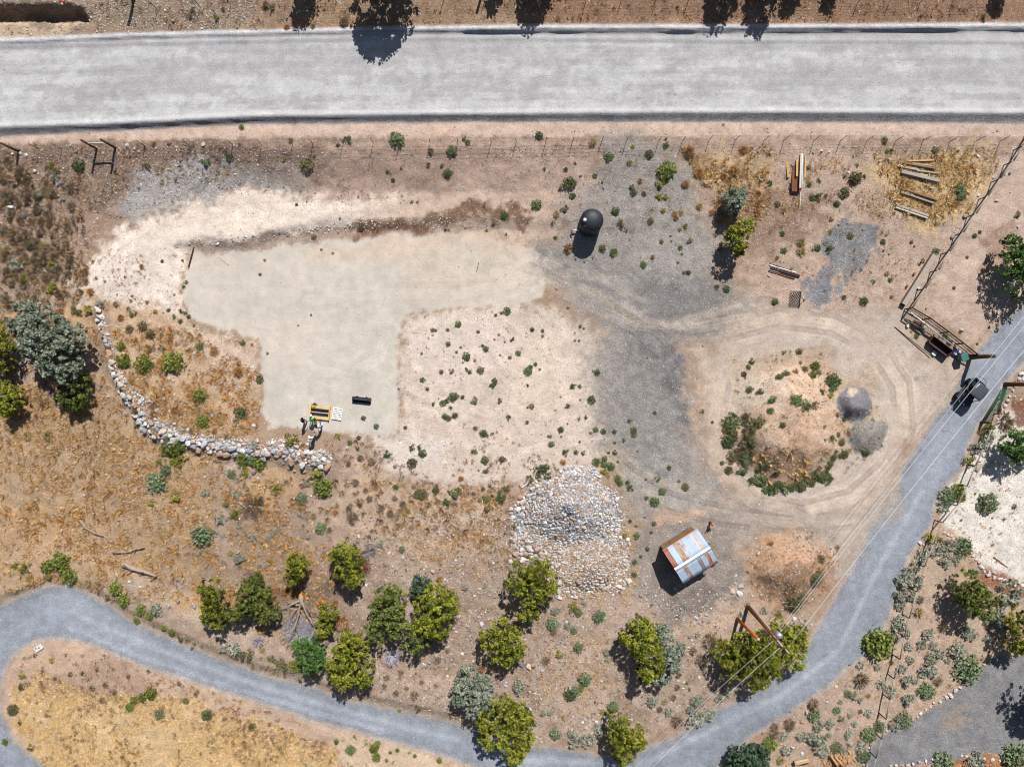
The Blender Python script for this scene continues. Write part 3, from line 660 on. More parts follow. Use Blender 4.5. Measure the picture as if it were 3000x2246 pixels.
small('-100,420 900,430 900,560 520,580 300,660 230,800 100,920 -100,920', 3600, 1.3, 4.2, PEB + PEBB)
small(GREYSLOPE, 900, 1.2, 3.2, PEB)
small('550,704 760,688 880,668 1010,650 1100,640 1100,672 870,702 760,720 560,726', 420, 1.6, 5.5, RC)
small('1020,634 1500,640 1500,668 1040,672', 260, 1.3, 3.5, PEB)
small('-60,-40 760,-40 760,84 400,92 0,106 -60,110', 2000, 1.3, 4.2, PEB)
small('760,-40 3050,-40 3050,62 1500,66 760,82', 700, 1.2, 3, PEBB)
small('0,362 3050,360 3050,470 0,470', 900, 1.2, 3.2, PEB)
small('900,430 2000,430 2000,640 1500,690 900,600', 500, 1.1, 2.6, PEB)
small('1700,400 2950,430 2700,900 2200,900 1900,700', 900, 1.1, 3, PEB)
small(PLATEAU, 900, 1.1, 2.6, PEB + [C(238, 230, 222)] * 3)
small(MOUND, 800, 1.2, 2.6, PEB); small(MOUND2, 1000, 1.2, 2.8, PEB)
small('300,940 560,940 770,1010 775,1240 700,1290 420,1210', 900, 1.3, 4, RC + PEB)
small('2640,1690 2760,1500 2960,1150 3060,1100 3060,2300 2250,2300 2260,2130 2540,1930', 1900, 1.2, 3.6, PEB)
small(WHITEYARD, 700, 1.1, 2.4, [C(240, 234, 224), C(220, 206, 190), C(196, 170, 146)])
small('1880,1560 2160,1560 2180,1760 2020,1800 1860,1760', 300, 1.1, 3, PEB)
small('60,1880 300,1900 1300,2210 1300,2300 200,2300 60,2100', 300, 1.2, 2.6, PEB)
px, py, r, cc = np.concatenate(SX), np.concatenate(SY), np.concatenate(SR), np.concatenate(SC)
x, y, z = gpa(px, py); r = r * (CAMH - z) / FPX
rock_stuff('loose_pebbles', np.stack([x, y, z + .12 * r], -1), r, cc, None, 'pebble', .65, 'loose pebbles and small stones strewn over the bare soil')

# single boulders read off the picture: tile column, tile row, then x,y,r in tile pixels
def tile(c, r): return (750 * c, 560 * r if r < 3 else 1680, 2212 / 750 if r < 3 else 2.925)
def tl(c, r, s):
    ox, oy, k = tile(c, r)
    return [(ox + a / k, oy + b / k, d / k) for a, b, d in (tuple(float(q) for q in t.split(',')) for t in s.split())]
BOULD = {
 'beside the wire fence along the wide gravel road': tl(0, 0, '890,1325,16 610,1255,14 1105,1258,22 1200,1307,16 1465,1240,26 1600,1250,18 230,1345,20 180,1330,18 65,1352,20 300,1475,20 505,1580,30 375,1525,18 145,1590,18 1165,1290,14 110,1330,14 445,1350,12 1755,1250,26') + tl(2, 0, '1830,1073,16 590,1520,16') + tl(3, 0, '460,1305,16 530,1313,14 390,1320,14 695,1490,14 610,1640,12 1815,1350,16 1945,1535,14 1940,1500,10'),
 'on the stony bank beyond the wide gravel road': tl(0, 0, '1115,205,16 1500,190,20 860,180,12 700,40,12 1150,160,12'),
 'on the pale slope beside the smooth pad': tl(1, 1, '1475,1345,10 1490,1260,16 1530,1235,14') + tl(2, 1, '385,840,16 465,797,10 545,1225,13 120,1250,14 240,1540,16 1650,1335,13 1605,1380,9') + tl(1, 2, '790,565,14 763,665,10 1445,788,9 2130,235,13'),
 'among the gold grass inside the boulder bank': tl(0, 1, '1390,1580,20 1460,1620,20 1500,1640,18 1050,1225,14 1290,1450,16 1640,1215,22 880,1450,18 845,1400,20 890,1595,16 1440,1535,12 90,135,24 390,690,20 360,520,14 1180,790,12') + tl(0, 2, '2195,375,25 1415,140,20 1520,150,18 1560,160,18 1740,210,14 1800,260,20 1830,290,18 1410,60,14'),
 'on the dry grass hillside below the boulder bank': tl(0, 2, '755,898,12 730,978,18 805,1535,16 985,65,14 935,118,16 875,25,22 1030,230,16 600,650,10 1265,845,14 1510,1098,17 1610,1085,20 1675,1080,14 1620,1115,12 2190,770,34 2030,655,18 1880,685,14 1960,928,18 1930,880,14 2145,1040,12 1510,1330,12 2070,1180,12') + tl(1, 2, '405,715,24 408,745,16 415,770,18 285,740,20 235,700,14 335,768,20 310,672,12 492,825,14 475,980,16 455,965,14 325,1005,18 395,865,20 20,830,22 255,1220,24 285,1195,14 245,1115,14 460,1112,14 225,1400,16 255,1315,14 235,1462,16 155,1490,14 440,1435,14 925,1255,18 790,1205,16 800,975,9 610,1175,16 185,1205,16'),
 'on the stony slope above the winding gravel drive': tl(1, 2, '980,1335,26 955,1315,16 885,1330,24 880,1375,24 985,1383,16 1030,1400,14 1060,1450,14 1155,1470,14 1185,1482,14 1120,1572,24 1270,1515,20 1360,1525,16 1345,1480,14 1145,1330,14 1185,1340,14 2050,1562,18 1890,1440,14 1525,1630,24 1220,1610,16 1590,1610,14 570,1640,16 440,1535,14 1215,1415,10') + tl(1, 3, '1275,65,26 865,318,20 945,98,16 1115,58,14 1040,105,12 1435,775,22 1480,755,16 1545,705,20 1770,685,20 1775,645,16 1730,260,16 1755,335,16 1740,370,14 1870,190,16 1930,170,14 1935,430,30 1690,465,16 1845,560,14 2140,960,20 1860,750,18 1800,770,16 1675,735,12 1455,975,14 1415,870,16 1370,850,16 1325,870,12 1590,715,14 2090,240,16 2010,385,16 1405,30,20 2110,1110,10') + tl(0, 3, '1195,112,20 1522,237,30 1448,272,24 1660,280,24 1105,70,20 1000,10,20 1920,618,18') + tl(2, 3, '200,705,18 110,565,16 290,570,16 85,780,30 140,790,34 185,780,32 260,832,24 310,660,16 450,760,14 155,1160,24 95,1135,14 630,1320,22 605,1275,18 630,1250,16 690,1250,18 720,1265,18 680,1222,14 780,1275,16 675,1060,16 710,1095,16 815,1230,36 665,985,10'),
 'on bare ground beside the rusty-roofed shed': tl(2, 2, '1455,1210,16 1485,1270,10 1505,1297,12 1345,1327,12 1660,1127,10 2130,1475,18 2110,1345,9 2135,1055,12 1000,1350,18 940,1335,20 950,1245,18 970,1222,14') + tl(2, 3, '1265,415,40 1520,540,20 1605,885,20 1140,85,20 1110,185,24 1150,225,16 1195,265,16 1445,305,18 1690,155,14 1575,380,22 1610,350,18 1660,350,18 1640,400,16 1600,420,16 1540,410,16 1555,320,14 1620,435,12 1530,360,12 1965,105,34 1885,150,30 1950,170,30 1910,80,14 1225,255,12 915,155,18 1040,375,14 610,240,22 745,315,14'),
 'on the verge of the winding gravel drive': tl(3, 3, '225,385,22 285,410,18 320,400,16 370,435,16 330,470,14 290,445,14 1020,375,12 330,1180,24 290,1265,20 190,1180,14 510,1100,16 580,965,16 700,780,14 660,900,12 710,960,14 210,1490,22 290,1540,24') + tl(2, 3, '1490,1305,18 1420,1360,14 2150,1365,16') + tl(0, 3, '85,1030,14 490,1040,14'),
 'below the long pipe rail fence by the road': tl(3, 1, '1710,215,26 1590,390,24 1290,840,22 1755,125,16 1820,35,16 1970,80,16 2160,310,18 2060,400,20 2130,420,24 2160,390,14 1670,1195,18 2090,10,12') + tl(3, 0, '2050,1510,12'),
}
BLD = []
for where_, L in BOULD.items():
    for a, b, r_ in L:
        rm_ = r_ * .95 * CAMH / FPX; p = G(a, b)
        o = rock_obj('boulder', (p.x, p.y, p.z + rm_ * .18), rm_, 'rock' if random.random() < .45 else 'rock_brown', None, .9)
        BLD.append((o, a, b, r_, where_))
def edging(name, label, L, mat='rock_white'):
    p0 = G(L[0][0], L[0][1]); e = empty(name, p0, label, 'stone edging')
    for a, b, r_ in L:
        p = G(a, b); rm_ = r_ * CAMH / FPX; rock_obj('stone', (p.x - p0.x, p.y - p0.y, p.z + rm_ * .2 - p0.z), rm_, mat, e)
edging('stone_edging', 'row of pale rounded stones edging the asphalt drive on its upper side', tl(3, 3, '1940,712,13 1900,745,15 1850,772,19 1815,810,12 1740,900,14 1692,935,22 1640,972,18 1600,1002,25 1560,1035,23 1525,1055,20 1475,1097,20 1420,1105,16 1390,1140,20 1350,1165,14 1305,1200,20 1280,1230,18 1240,1248,12 1010,1345,18'))
edging('stone_edging', 'row of pale stones edging the asphalt drive on its lower side', tl(3, 3, '1050,1645,16 1095,1640,16 1145,1635,22 1195,1640,24 1240,1625,18 1290,1610,20 1350,1600,18 1410,1590,16 1450,1578,15 1490,1570,15 1660,1558,12 1700,1563,18 1760,1570,16 1810,1572,14 1850,1580,20 1920,1590,20 1980,1600,14'))
edging('stone_edging', 'ring of large white stones round the red soil bed', tl(3, 3, '1890,5,30 1935,30,24 1990,45,20 2030,60,24 2065,75,22 2110,90,22 2150,70,20 2180,100,20'))
edging('stone_edging', 'curved row of white stones edging the white gravel yard', tl(3, 2, '1525,1295,18 1555,1310,15 1580,1325,15 1600,1350,14 1640,1365,12 1745,1465,20 1775,1497,17 1797,1527,19 1825,1547,25 1840,1597,23 1868,1630,17 1910,1642,20 1950,1640,20 1310,1385,22 1340,1400,14'))
edging('stone_edging', 'cluster of white boulders beside the post-and-rail fence', tl(3, 2, '1800,732,40 1850,715,25 1770,715,20 1820,600,15 1790,640,20 1815,690,16 1830,625,12 1560,895,26 1600,915,24 1585,880,20'))
edging('stone_edging', 'line of big stones behind the green tube gate', tl(3, 2, '2010,240,26 2040,205,22 2065,160,22 2085,120,20 2110,70,20 2000,290,16 1960,385,20 2130,30,20 1985,320,12') + [(2990, 1095, 10), (2997, 1112, 11), (2985, 1110, 8), (3008, 1090, 10)])
edging('stone_edging', 'short row of stones at the fence corner of the asphalt drive', tl(3, 3, '880,1450,16 872,1490,19 865,1522,13 830,1640,26 885,1415,12'))

# ------------------------------------------------------------------ dry grass and litter (uncountable)
def tufts(name, px, py, rad, hgt, cols, nb, label, mat='straw', width=.075, lean=(0, 0)):
    n = len(px); x, y, z = gpa(px, py)
    a = RNG.uniform(0, 6.283, (n, nb)); L = rad[:, None] * RNG.uniform(.45, 1.15, (n, nb)); H = hgt[:, None] * RNG.uniform(.35, 1.1, (n, nb))
    bo = RNG.uniform(0, .35, (n, nb)) * L
    bx = x[:, None] + np.cos(a) * bo; by = y[:, None] + np.sin(a) * bo
    tx = x[:, None] + np.cos(a) * L + lean[0] * H; ty = y[:, None] + np.sin(a) * L + lean[1] * H
    wv = width * rad[:, None] * RNG.uniform(.6, 1.4, (n, nb)); qx = -np.sin(a) * wv; qy = np.cos(a) * wv
    z0 = z[:, None] - .02
    v = np.empty((n, nb, 3, 3)); v[..., 0, 0] = bx + qx; v[..., 0, 1] = by + qy; v[..., 1, 0] = bx - qx; v[..., 1, 1] = by - qy
    v[..., 0, 2] = v[..., 1, 2] = z0; v[..., 2, 0] = tx; v[..., 2, 1] = ty; v[..., 2, 2] = z0 + H
    cc = np.repeat(np.repeat(cols[:, None, :], nb, 1) * RNG.uniform(.75, 1.2, (n, nb, 1)), 3, 1).reshape(n * nb * 3, 3)
    me = new_mesh(name, v.reshape(-1, 3), np.arange(n * nb * 3), 3, False); add_col(me, 'col', cc); me.materials.append(M[mat])
    o = bpy.data.objects.new(name, me); link(o); o['kind'] = 'stuff'; o['label'] = label; o['category'] = 'grass'; return o
STRAW = [C(220, 178, 118), C(208, 160, 100), C(226, 190, 136), C(196, 150, 96), C(210, 180, 138)]
GOLDP = [C(240, 202, 138), C(232, 188, 118), C(246, 214, 160), C(220, 176, 112), C(236, 206, 160)]
BROWN = [C(168, 130, 94), C(150, 116, 88), C(186, 148, 108), C(138, 112, 90), C(174, 142, 112)]
GREY = [C(150, 140, 124), C(132, 124, 110), C(166, 152, 130)]
GREEN = [C(120, 140, 72), C(138, 150, 84), C(98, 120, 64)]
TX, TY, TR, TH, TC = [], [], [], [], []
def tuft(poly, n, lo, hi, pal, clump=None, seed=0, hk=.95):
    px, py = scatter(poly, n, clump, seed); r = RNG.uniform(lo, hi, len(px)) * 1.4; TX.append(px); TY.append(py); TR.append(r); TH.append(r * hk); TC.append(pick(pal, len(px), .1))
def flush(name, label, nb=18):
    global TX, TY, TR, TH, TC
    tufts(name, *map(np.concatenate, (TX, TY, TR, TH, TC)), nb, label); TX, TY, TR, TH, TC = [], [], [], [], []
tuft('-60,1150 300,1100 420,1250 620,1330 760,1360 900,1480 1000,1700 860,1900 560,1750 330,1760 200,1700 80,1720 -60,1760', 10500, .10, .26, STRAW, (46, .46), 1)
tuft('-60,1150 300,1100 420,1250 620,1330 760,1360 900,1480 1000,1700 860,1900 560,1750 330,1760 200,1700 80,1720 -60,1760', 3500, .08, .2, BROWN + GREY, (30, .5), 2)
tuft('200,960 560,960 770,1100 760,1260 620,1300 440,1230 330,1080', 3600, .09, .24, STRAW + [C(196, 140, 80)] * 2, (40, .45), 3)
tuft('330,1080 520,1130 740,1260 700,1310 440,1240', 900, .1, .26, BROWN + STRAW, (30, .45), 31)
tuft('-60,600 220,640 260,800 200,960 280,1100 200,1180 -60,1160', 2800, .1, .26, STRAW + BROWN + GREY, (40, .45), 4)
tuft('-60,420 760,420 700,520 350,560 250,650 -60,640', 2000, .07, .2, BROWN + GREY + STRAW, (40, .47), 5)
tuft('2000,430 2260,430 2260,620 2150,700 2060,560', 2600, .07, .19, GOLDP + GOLDP + BROWN, (44, .5), 6)
tuft('2240,430 2960,430 2850,620 2700,680 2560,640 2460,560 2300,640', 3000, .07, .18, GOLDP + STRAW, (44, .5), 7)
tuft('2600,460 2830,450 2850,560 2760,640 2680,640', 1900, .07, .18, GOLDP, (40, .42), 71)
tuft('2200,560 2600,600 2700,760 2500,900 2250,780', 900, .06, .16, BROWN + STRAW, (40, .5), 8)
tuft('1450,1260 1700,1400 1520,1700 1400,1640 1160,1440 1000,1370 950,1300 1100,1300 1260,1400', 2400, .08, .2, BROWN, (40, .47), 9)
tuft('1000,1400 1500,1430 1510,1640 1400,1700 1150,1600', 2800, .08, .2, STRAW, (44, .47), 10)
tuft('1620,1850 1780,1860 1800,2060 1650,2120 1580,2000', 800, .08, .18, STRAW, (40, .46), 11)
tuft('1000,1700 2300,1760 2250,1990 1900,2160 1550,2180 1000,2030', 2600, .07, .18, STRAW + GREY, (40, .52), 12)
tuft('1500,1560 1620,1380 1850,1460 1870,1700 1850,1780 1640,1760', 1500, .08, .18, GOLDP, (34, .5), 13)
tuft(MOUND, 1000, .07, .16, GOLDP, (34, .48), 14); tuft(MOUND2, 800, .07, .18, STRAW + BROWN, (34, .46), 15)
tuft(LOOPIN, 900, .07, .18, STRAW + GREEN, (34, .5), 16)
tuft('2640,1690 2760,1500 2960,1180 3060,1100 3060,2300 2250,2300 2260,2130 2540,1930', 3000, .07, .2, STRAW + [C(206, 142, 76)], (36, .52), 17)
tuft('-40,-60 3060,-60 3060,64 1500,66 760,80 400,90 0,60', 2600, .08, .2, BROWN + STRAW + GREY, (40, .48), 18)
tuft('200,720 540,740 560,960 420,980 240,880', 600, .05, .14, [C(178, 128, 84), C(196, 160, 110), C(160, 110, 72)], (34, .5), 19)
tuft('1180,930 1620,900 1780,1200 1790,1350 1480,1400 1200,1380', 700, .05, .12, BROWN + [C(168, 140, 96)], (40, .52), 20)
tuft('1600,420 2000,440 2080,680 1900,780 1640,740', 500, .06, .15, BROWN + STRAW, (40, .5), 21)
tuft('900,430 1700,430 1640,640 900,600', 500, .05, .13, BROWN, (40, .5), 22)
for poly, n, pal, cl, sd in (('-60,1150 300,1100 420,1250 620,1330 760,1360 900,1480 1000,1700 860,1900 560,1750 330,1760 200,1700 80,1720 -60,1760', 1500, STRAW + [C(216, 158, 88)] * 4, (60, .5), 51), ('200,960 560,960 770,1100 760,1260 620,1300 440,1230 330,1080', 420, STRAW + [C(216, 158, 88)] * 4, (40, .48), 52),
                             ('-60,480 240,520 260,800 200,960 -60,1000', 700, GREY + BROWN, (50, .46), 53), ('2000,430 2260,430 2260,620 2150,700 2060,560', 260, GOLDP, (44, .5), 54), ('2560,450 2900,440 2850,620 2600,640', 260, GOLDP, (44, .48), 55), ('760,1380 1000,1380 1200,1480 1180,1640 1000,1620', 240, BROWN, (40, .48), 56), ('1000,1330 1300,1420 1480,1430 1500,1600 1200,1560', 420, STRAW + BROWN, (40, .48), 57), ('2180,1320 2300,1300 2440,1330 2380,1410 2260,1420', 130, GOLDP + BROWN, (40, .46), 58)):
    tuft(poly, n, .2, .36, pal, cl, sd, 1.1)
flush('dry_grass', 'dry straw-coloured bunch grass and weeds scattered over the slopes')
tuft(GOLD, 15000, .07, .19, GOLDP, (60, .40), 30, .6); tuft(GOLD, 1300, .1, .24, BROWN + [C(150, 140, 84)], (36, .52), 31)
tuft('60,1920 300,1910 640,2030 900,2120 760,2180 300,2080 60,2010', 1500, .08, .2, BROWN + STRAW + [C(140, 130, 84)], (40, .46), 32)
tuft('640,2060 1020,2200 1010,2290 700,2250', 1500, .1, .24, BROWN + GOLDP, (40, .46), 33)
flush('golden_grass', 'dense golden dry grass inside the bend of the gravel drive', 20)
tuft('1000,2140 1300,2225 1300,2290 1020,2290', 240, .08, .2, GREEN, (40, .5), 34)
tuft('-40,1690 230,1690 330,1760 480,1850 620,1910 600,1890 420,1800 300,1700 -40,1660', 900, .1, .24, GREEN + GREY, (34, .48), 35)
tuft('640,1890 900,1960 900,2000 640,1930', 300, .1, .22, GREEN + BROWN, (34, .46), 36)
flush('green_weeds', 'low green weeds along the verges of the gravel drive')
# ------------------------------------------------------------------ shrubs
leaf_mat('weed_green', C(74, 94, 58), C(146, 160, 106), .3); leaf_mat('weed_olive', C(104, 102, 68), C(158, 148, 106), .3); leaf_mat('weed_bright', C(98, 118, 52), C(174, 180, 92), .25)
leaf_mat('sage', C(138, 144, 124), C(214, 214, 192)); leaf_mat('sage_green', C(96, 122, 88), C(172, 184, 138)); leaf_mat('rabbitbrush', C(112, 120, 48), C(196, 184, 84))
leaf_mat('dry_brush', C(150, 126, 102), C(206, 184, 154)); leaf_mat('rust_brush', C(182, 126, 78), C(228, 180, 118)); leaf_mat('straw_brush', C(180, 160, 104), C(226, 206, 148))
leaf_mat('juniper', C(70, 84, 26), C(192, 192, 72), .14); leaf_mat('juniper_dark', C(58, 78, 34), C(164, 172, 84), .14); leaf_mat('mahogany', C(112, 124, 102), C(200, 206, 182), .1); leaf_mat('oak_green', C(58, 92, 46), C(126, 162, 82), .12)
leaf_mat('grey_twig', C(116, 110, 114), C(182, 176, 178), .1); leaf_mat('dark_mahogany', C(58, 82, 64), C(112, 136, 104), .1)
def leaves(cen, size, val, up=.35, asp=.55, rng=RNG):
    """diamond leaves (two triangles) at the given points"""
    n = len(cen); nrm = rng.normal(size=(n, 3)); nrm[:, 2] = np.abs(nrm[:, 2]) + up; nrm /= np.linalg.norm(nrm, axis=1)[:, None]
    t = np.cross(nrm, rng.normal(size=(n, 3))); t /= np.linalg.norm(t, axis=1)[:, None] + 1e-9; b = np.cross(nrm, t)
    s = (size * rng.uniform(.7, 1.3, n))[:, None]
    v = np.stack([cen + t * s, cen + b * s * asp, cen - t * s, cen - b * s * asp], 1).reshape(-1, 3)
    f = np.arange(n * 4); return v, f, np.repeat(val, 4)
def shrub_mesh(kind, seed):
    rng = np.random.default_rng(seed)
    if kind == 'round':                                     # tight dome of fine leaves
        n = 420; d = rng.normal(size=(n, 3)); d /= np.linalg.norm(d, axis=1)[:, None]; d[:, 2] = np.abs(d[:, 2])
        lump = 1 + .16 * np.sin(d[:, 0] * 5 + seed) * np.cos(d[:, 1] * 4 + seed * 2) + .12 * rng.normal(size=n)
        r = np.where(rng.uniform(size=n) < .7, rng.uniform(.8, 1.05, n), rng.uniform(.3, .8, n)) * lump
        c = d * r[:, None]; c[:, 2] *= .8; v = np.clip(.5 + .28 * rng.normal(size=n), 0, 1); return leaves(c, np.full(n, .15), v, .25, .5, rng)
    if kind == 'spiky':                                     # airy spray of narrow stems
        n = 240; a = rng.uniform(0, 6.283, n); e = rng.uniform(.15, 1.4, n); L = rng.uniform(.5, 1.1, n)
        c = np.stack([np.cos(a) * np.cos(e) * L * .75, np.sin(a) * np.cos(e) * L * .75, np.sin(e) * L * .8], 1)
        v_, f_, q = [], [], []
        dr = c / np.linalg.norm(c, axis=1)[:, None]; sd_ = np.cross(dr, rng.normal(size=(n, 3))); sd_ /= np.linalg.norm(sd_, axis=1)[:, None]
        l = .28; w_ = .035; vv = np.stack([c + dr * l, c + sd_ * w_, c - dr * l, c - sd_ * w_], 1).reshape(-1, 3)
        return vv, np.arange(n * 4), np.repeat(np.clip(rng.normal(.55, .28, n), 0, 1), 4)
    k = 7 if kind == 'clump' else 11                        # several small heads of leaves
    cs = []; vs = []
    for i in range(k):
        a = rng.uniform(0, 6.283); r = math.sqrt(rng.uniform(0, 1)) * .68; h = rng.uniform(.25, .7) * (1.1 - r * .6); q = rng.uniform(.22, .42)
        m = 34 if kind == 'clump' else 26; d = rng.normal(size=(m, 3)); d /= np.linalg.norm(d, axis=1)[:, None]
        cs.append(np.array([math.cos(a) * r, math.sin(a) * r, h]) + d * q * np.array([1, 1, .7]) * rng.uniform(.6, 1.1, (m, 1))); vs.append(np.clip(rng.uniform(.25, .75) + .2 * rng.normal(size=m), 0, 1))
    c = np.concatenate(cs); return leaves(c, np.full(len(c), .13), np.concatenate(vs), .3, .45, rng)
SHAPES = {k: [shrub_mesh(k, 300 + 17 * i + len(k)) for i in range(4)] for k in ('round', 'spiky', 'clump', 'sage')}
SHM = {}
KIND = {'G': ('green_weed', 'round', 'weed_green', 'round dark green weed', 'weed', .75), 'o': ('olive_weed', 'round', 'weed_olive', 'dull olive-brown weed', 'weed', .75), 'N': ('green_shrub', 'round', 'weed_bright', 'bright green leafy shrub', 'shrub', .9),
        'g': ('grey_green_weed', 'clump', 'weed_olive', 'scruffy grey-green weed', 'weed', .8), 'Y': ('rabbitbrush', 'clump', 'rabbitbrush', 'yellow-green flowering brush', 'shrub', .8), 'L': ('pale_shrub', 'round', 'sage_green', 'pale green rounded shrub', 'shrub', .8),
        'S': ('sagebrush', 'sage', 'sage', 'silvery grey sagebrush', 'shrub', .8), 'B': ('dry_shrub', 'spiky', 'dry_brush', 'dry grey-brown twiggy shrub', 'shrub', .8), 'O': ('rust_weed', 'spiky', 'rust_brush', 'rusty orange dry weed', 'weed', .7), 'y': ('straw_weed', 'spiky', 'straw_brush', 'straw-yellow dry weed', 'weed', .7)}
LOCS = [('2740,1180 2960,1150 3200,1100 3200,1720 2900,1700 2720,1560', 'beside the white gravel yard'), ('2560,2180 2600,2130 2900,1930 3200,1880 3200,2400 2500,2400', 'along the dark asphalt drive'),
        ('2200,2400 2200,2150 2650,1650 2800,1600 3200,1720 3200,1930 2900,1930 2560,2180', 'in the garden beyond the post-and-rail fence'), ('-200,-200 3200,-200 3200,110 -200,120', 'on the bank beyond the wide gravel road'),
        (LOOPIN, 'around the earth mound inside the turning loop'), (MOUND2, 'on the small gravelly mound by the drive'), ('-200,340 1720,340 1720,540 900,540 330,560 -200,520', 'near the wire fence along the wide gravel road'),
        (PAD, 'on the smooth levelled pad'), ('-200,500 230,500 290,900 -200,900', 'on the stony bank at the end of the clearing'), ('230,600 560,700 560,960 300,960', 'on the cream-coloured sandy ground'),
        ('280,900 560,950 790,1010 790,1270 600,1290 420,1210', 'inside the curved boulder bank'), (PLATEAU, 'on the pale bare slope beside the pad'), ('900,540 1640,540 1600,720 900,720', 'on the pinkish bank above the pad'),
        ('1600,400 2090,400 2090,860 1640,800', 'on the grey gravel by the black water tank'), ('2000,400 3000,380 2700,900 2090,900', 'in the storage yard with the timber stacks'), ('2600,400 3200,380 3200,900 2850,1060 2640,900', 'beside the long pipe rail fence'),
        ('1740,900 2130,900 2140,1540 1790,1480', 'on the grey gravel yard'), ('1800,1480 2200,1520 2180,1800 1820,1790', 'near the rusty-roofed shed'), ('1490,1360 1850,1360 1850,1760 1490,1760', 'beside the big stone pile'),
        ('-200,1850 1450,2260 1400,2400 -200,2400', 'inside the bend of the gravel drive'), ('-200,1160 700,1330 1000,1350 1000,1640 600,1650 -200,1700', 'on the dry grass hillside'), ('950,1260 1520,1400 1520,1600 950,1640', 'below the pale bare slope'),
        ('-200,1640 1000,1600 1000,2060 -200,1830', 'on the verge above the gravel drive'), ('1000,1600 1700,1740 1700,2200 1000,2060', 'among the junipers on the stony slope'), ('1500,1700 2300,1700 2400,1900 1700,2260', 'on the slope below the stone pile')]
LOCS = [(P(a) if isinstance(a, str) else a, b) for a, b in LOCS]
LAND = P('1735,640 2090,1640 1650,1560 935,1207 990,1212 1060,1172 2335,500 2690,530 2300,800 2330,878 2690,820 2742,1012 2818,1046 2500,1180 2540,1285 115,1897 2165,695 2150,590 310,455 890,1790 1005,1640 867,1656 1560,1720 1480,1880 1385,2040 1490,2130 1890,1900 1825,2165 2160,1925 2300,1880 2571,1888 2850,1750 2985,1320 2975,1870 2340,2225 2455,2222 2905,1180 2190,2225 130,1010 215,1150 1170,1810 1285,1780 1234,1716 1030,1930 910,1920 740,1750 625,1770 2190,1790 400,1560 400,1660')
LANDN = ['the black water tank', 'the rusty-roofed shed', 'the big stone pile', 'the yellow scraper frame', 'the bleached pallet', 'the black loader bucket', 'the boards on the rusty sheet', 'the row of weathered timbers', 'the white pipe and black channels', 'the chain harrow', 'the hollow box beam', 'the rusty feed trough', 'the teal bin', 'the dark gravel heap', 'the low spread of gravel', 'the white slab', 'the lone yard juniper', 'the dark round yard bush', 'the H-shaped fence brace', 'the fallen dead tree', 'the juniper with bare branches', 'the small upright juniper', 'the tall juniper at the stone pile', 'the lone juniper on the stony slope', 'the round silvery tree', 'the large bright juniper at the drive', 'the juniper with a grey-green companion', 'the juniper at the drive edge', 'the rusty stub pole', 'the transformer', 'the glossy round bush by the drive', 'the olive garden juniper', 'the small tree on white gravel', 'the juniper above the asphalt drive', 'the wooden bench', 'the firewood heap', 'the green tube gate', 'the low dark bush tree', 'the broad grey-green tree', 'the shaded dark juniper', 'the wide multi-stemmed juniper', 'the bright dense juniper', 'the dark round slope bush', 'the large olive juniper', 'the fresh green tree', 'the broad olive juniper', 'the twin-topped juniper', 'the utility pole foot', 'the branching fallen log', 'the large hollow log']
def where(px, py):
    k = min(range(len(LAND)), key=lambda i: math.hypot(LAND[i][0] - px, LAND[i][1] - py))
    if math.hypot(LAND[k][0] - px, LAND[k][1] - py) < 150: return 'near ' + LANDN[k]
    x = np.array([float(px)]); y = np.array([float(py)])
    for a, b in LOCS:
        if sdf(x, y, a)[0] > 0: return b
    return 'on the open ground'
for o, a, b, r_, w_ in BLD:
    q = where(a, b); sz = 'large ' if r_ > 7.5 else ('small ' if r_ < 5 else ''); w_ = q if q.startswith('near') else w_
    tag(o, sz + 'single weathered boulder ' + w_, 'boulder', sz + 'boulders ' + w_)
def shrub(px, py, rpx, k):
    name, shp, mat, desc, cat, hk = KIND[k]; shp = 'clump' if k in 'Go' and random.random() < .35 else shp; i = random.randrange(4); key = (shp, i, mat)
    if key not in SHM:
        v, f, q = SHAPES[shp][i]; me = new_mesh(name, v, f, 4, False); add_f(me, 'leaf', q); me.materials.append(M[mat]); SHM[key] = me
    h = rpx * CAMH / FPX * hk; p = W(px, py, 0)
    for _ in range(4):
        p = W(px, py, float(hz(p.x, p.y)) + h * .35)
    r = rpx * (CAMH - p.z) / FPX * 1.2
    o = bpy.data.objects.new(name, SHM[key]); o.location = on(p.x, p.y, -.02); o.rotation_euler = (0, 0, random.uniform(0, 6.28)); o.scale = (r * random.uniform(.92, 1.1), r * random.uniform(.92, 1.1), r * hk * 1.1); link(o)
    sz = 'small ' if rpx < 7.5 else ('large ' if rpx > 17 else '')
    wh = where(px, py); tag(o, sz + desc + ' ' + wh, cat, sz + desc.split()[-1] + ' plants of one look ' + wh)
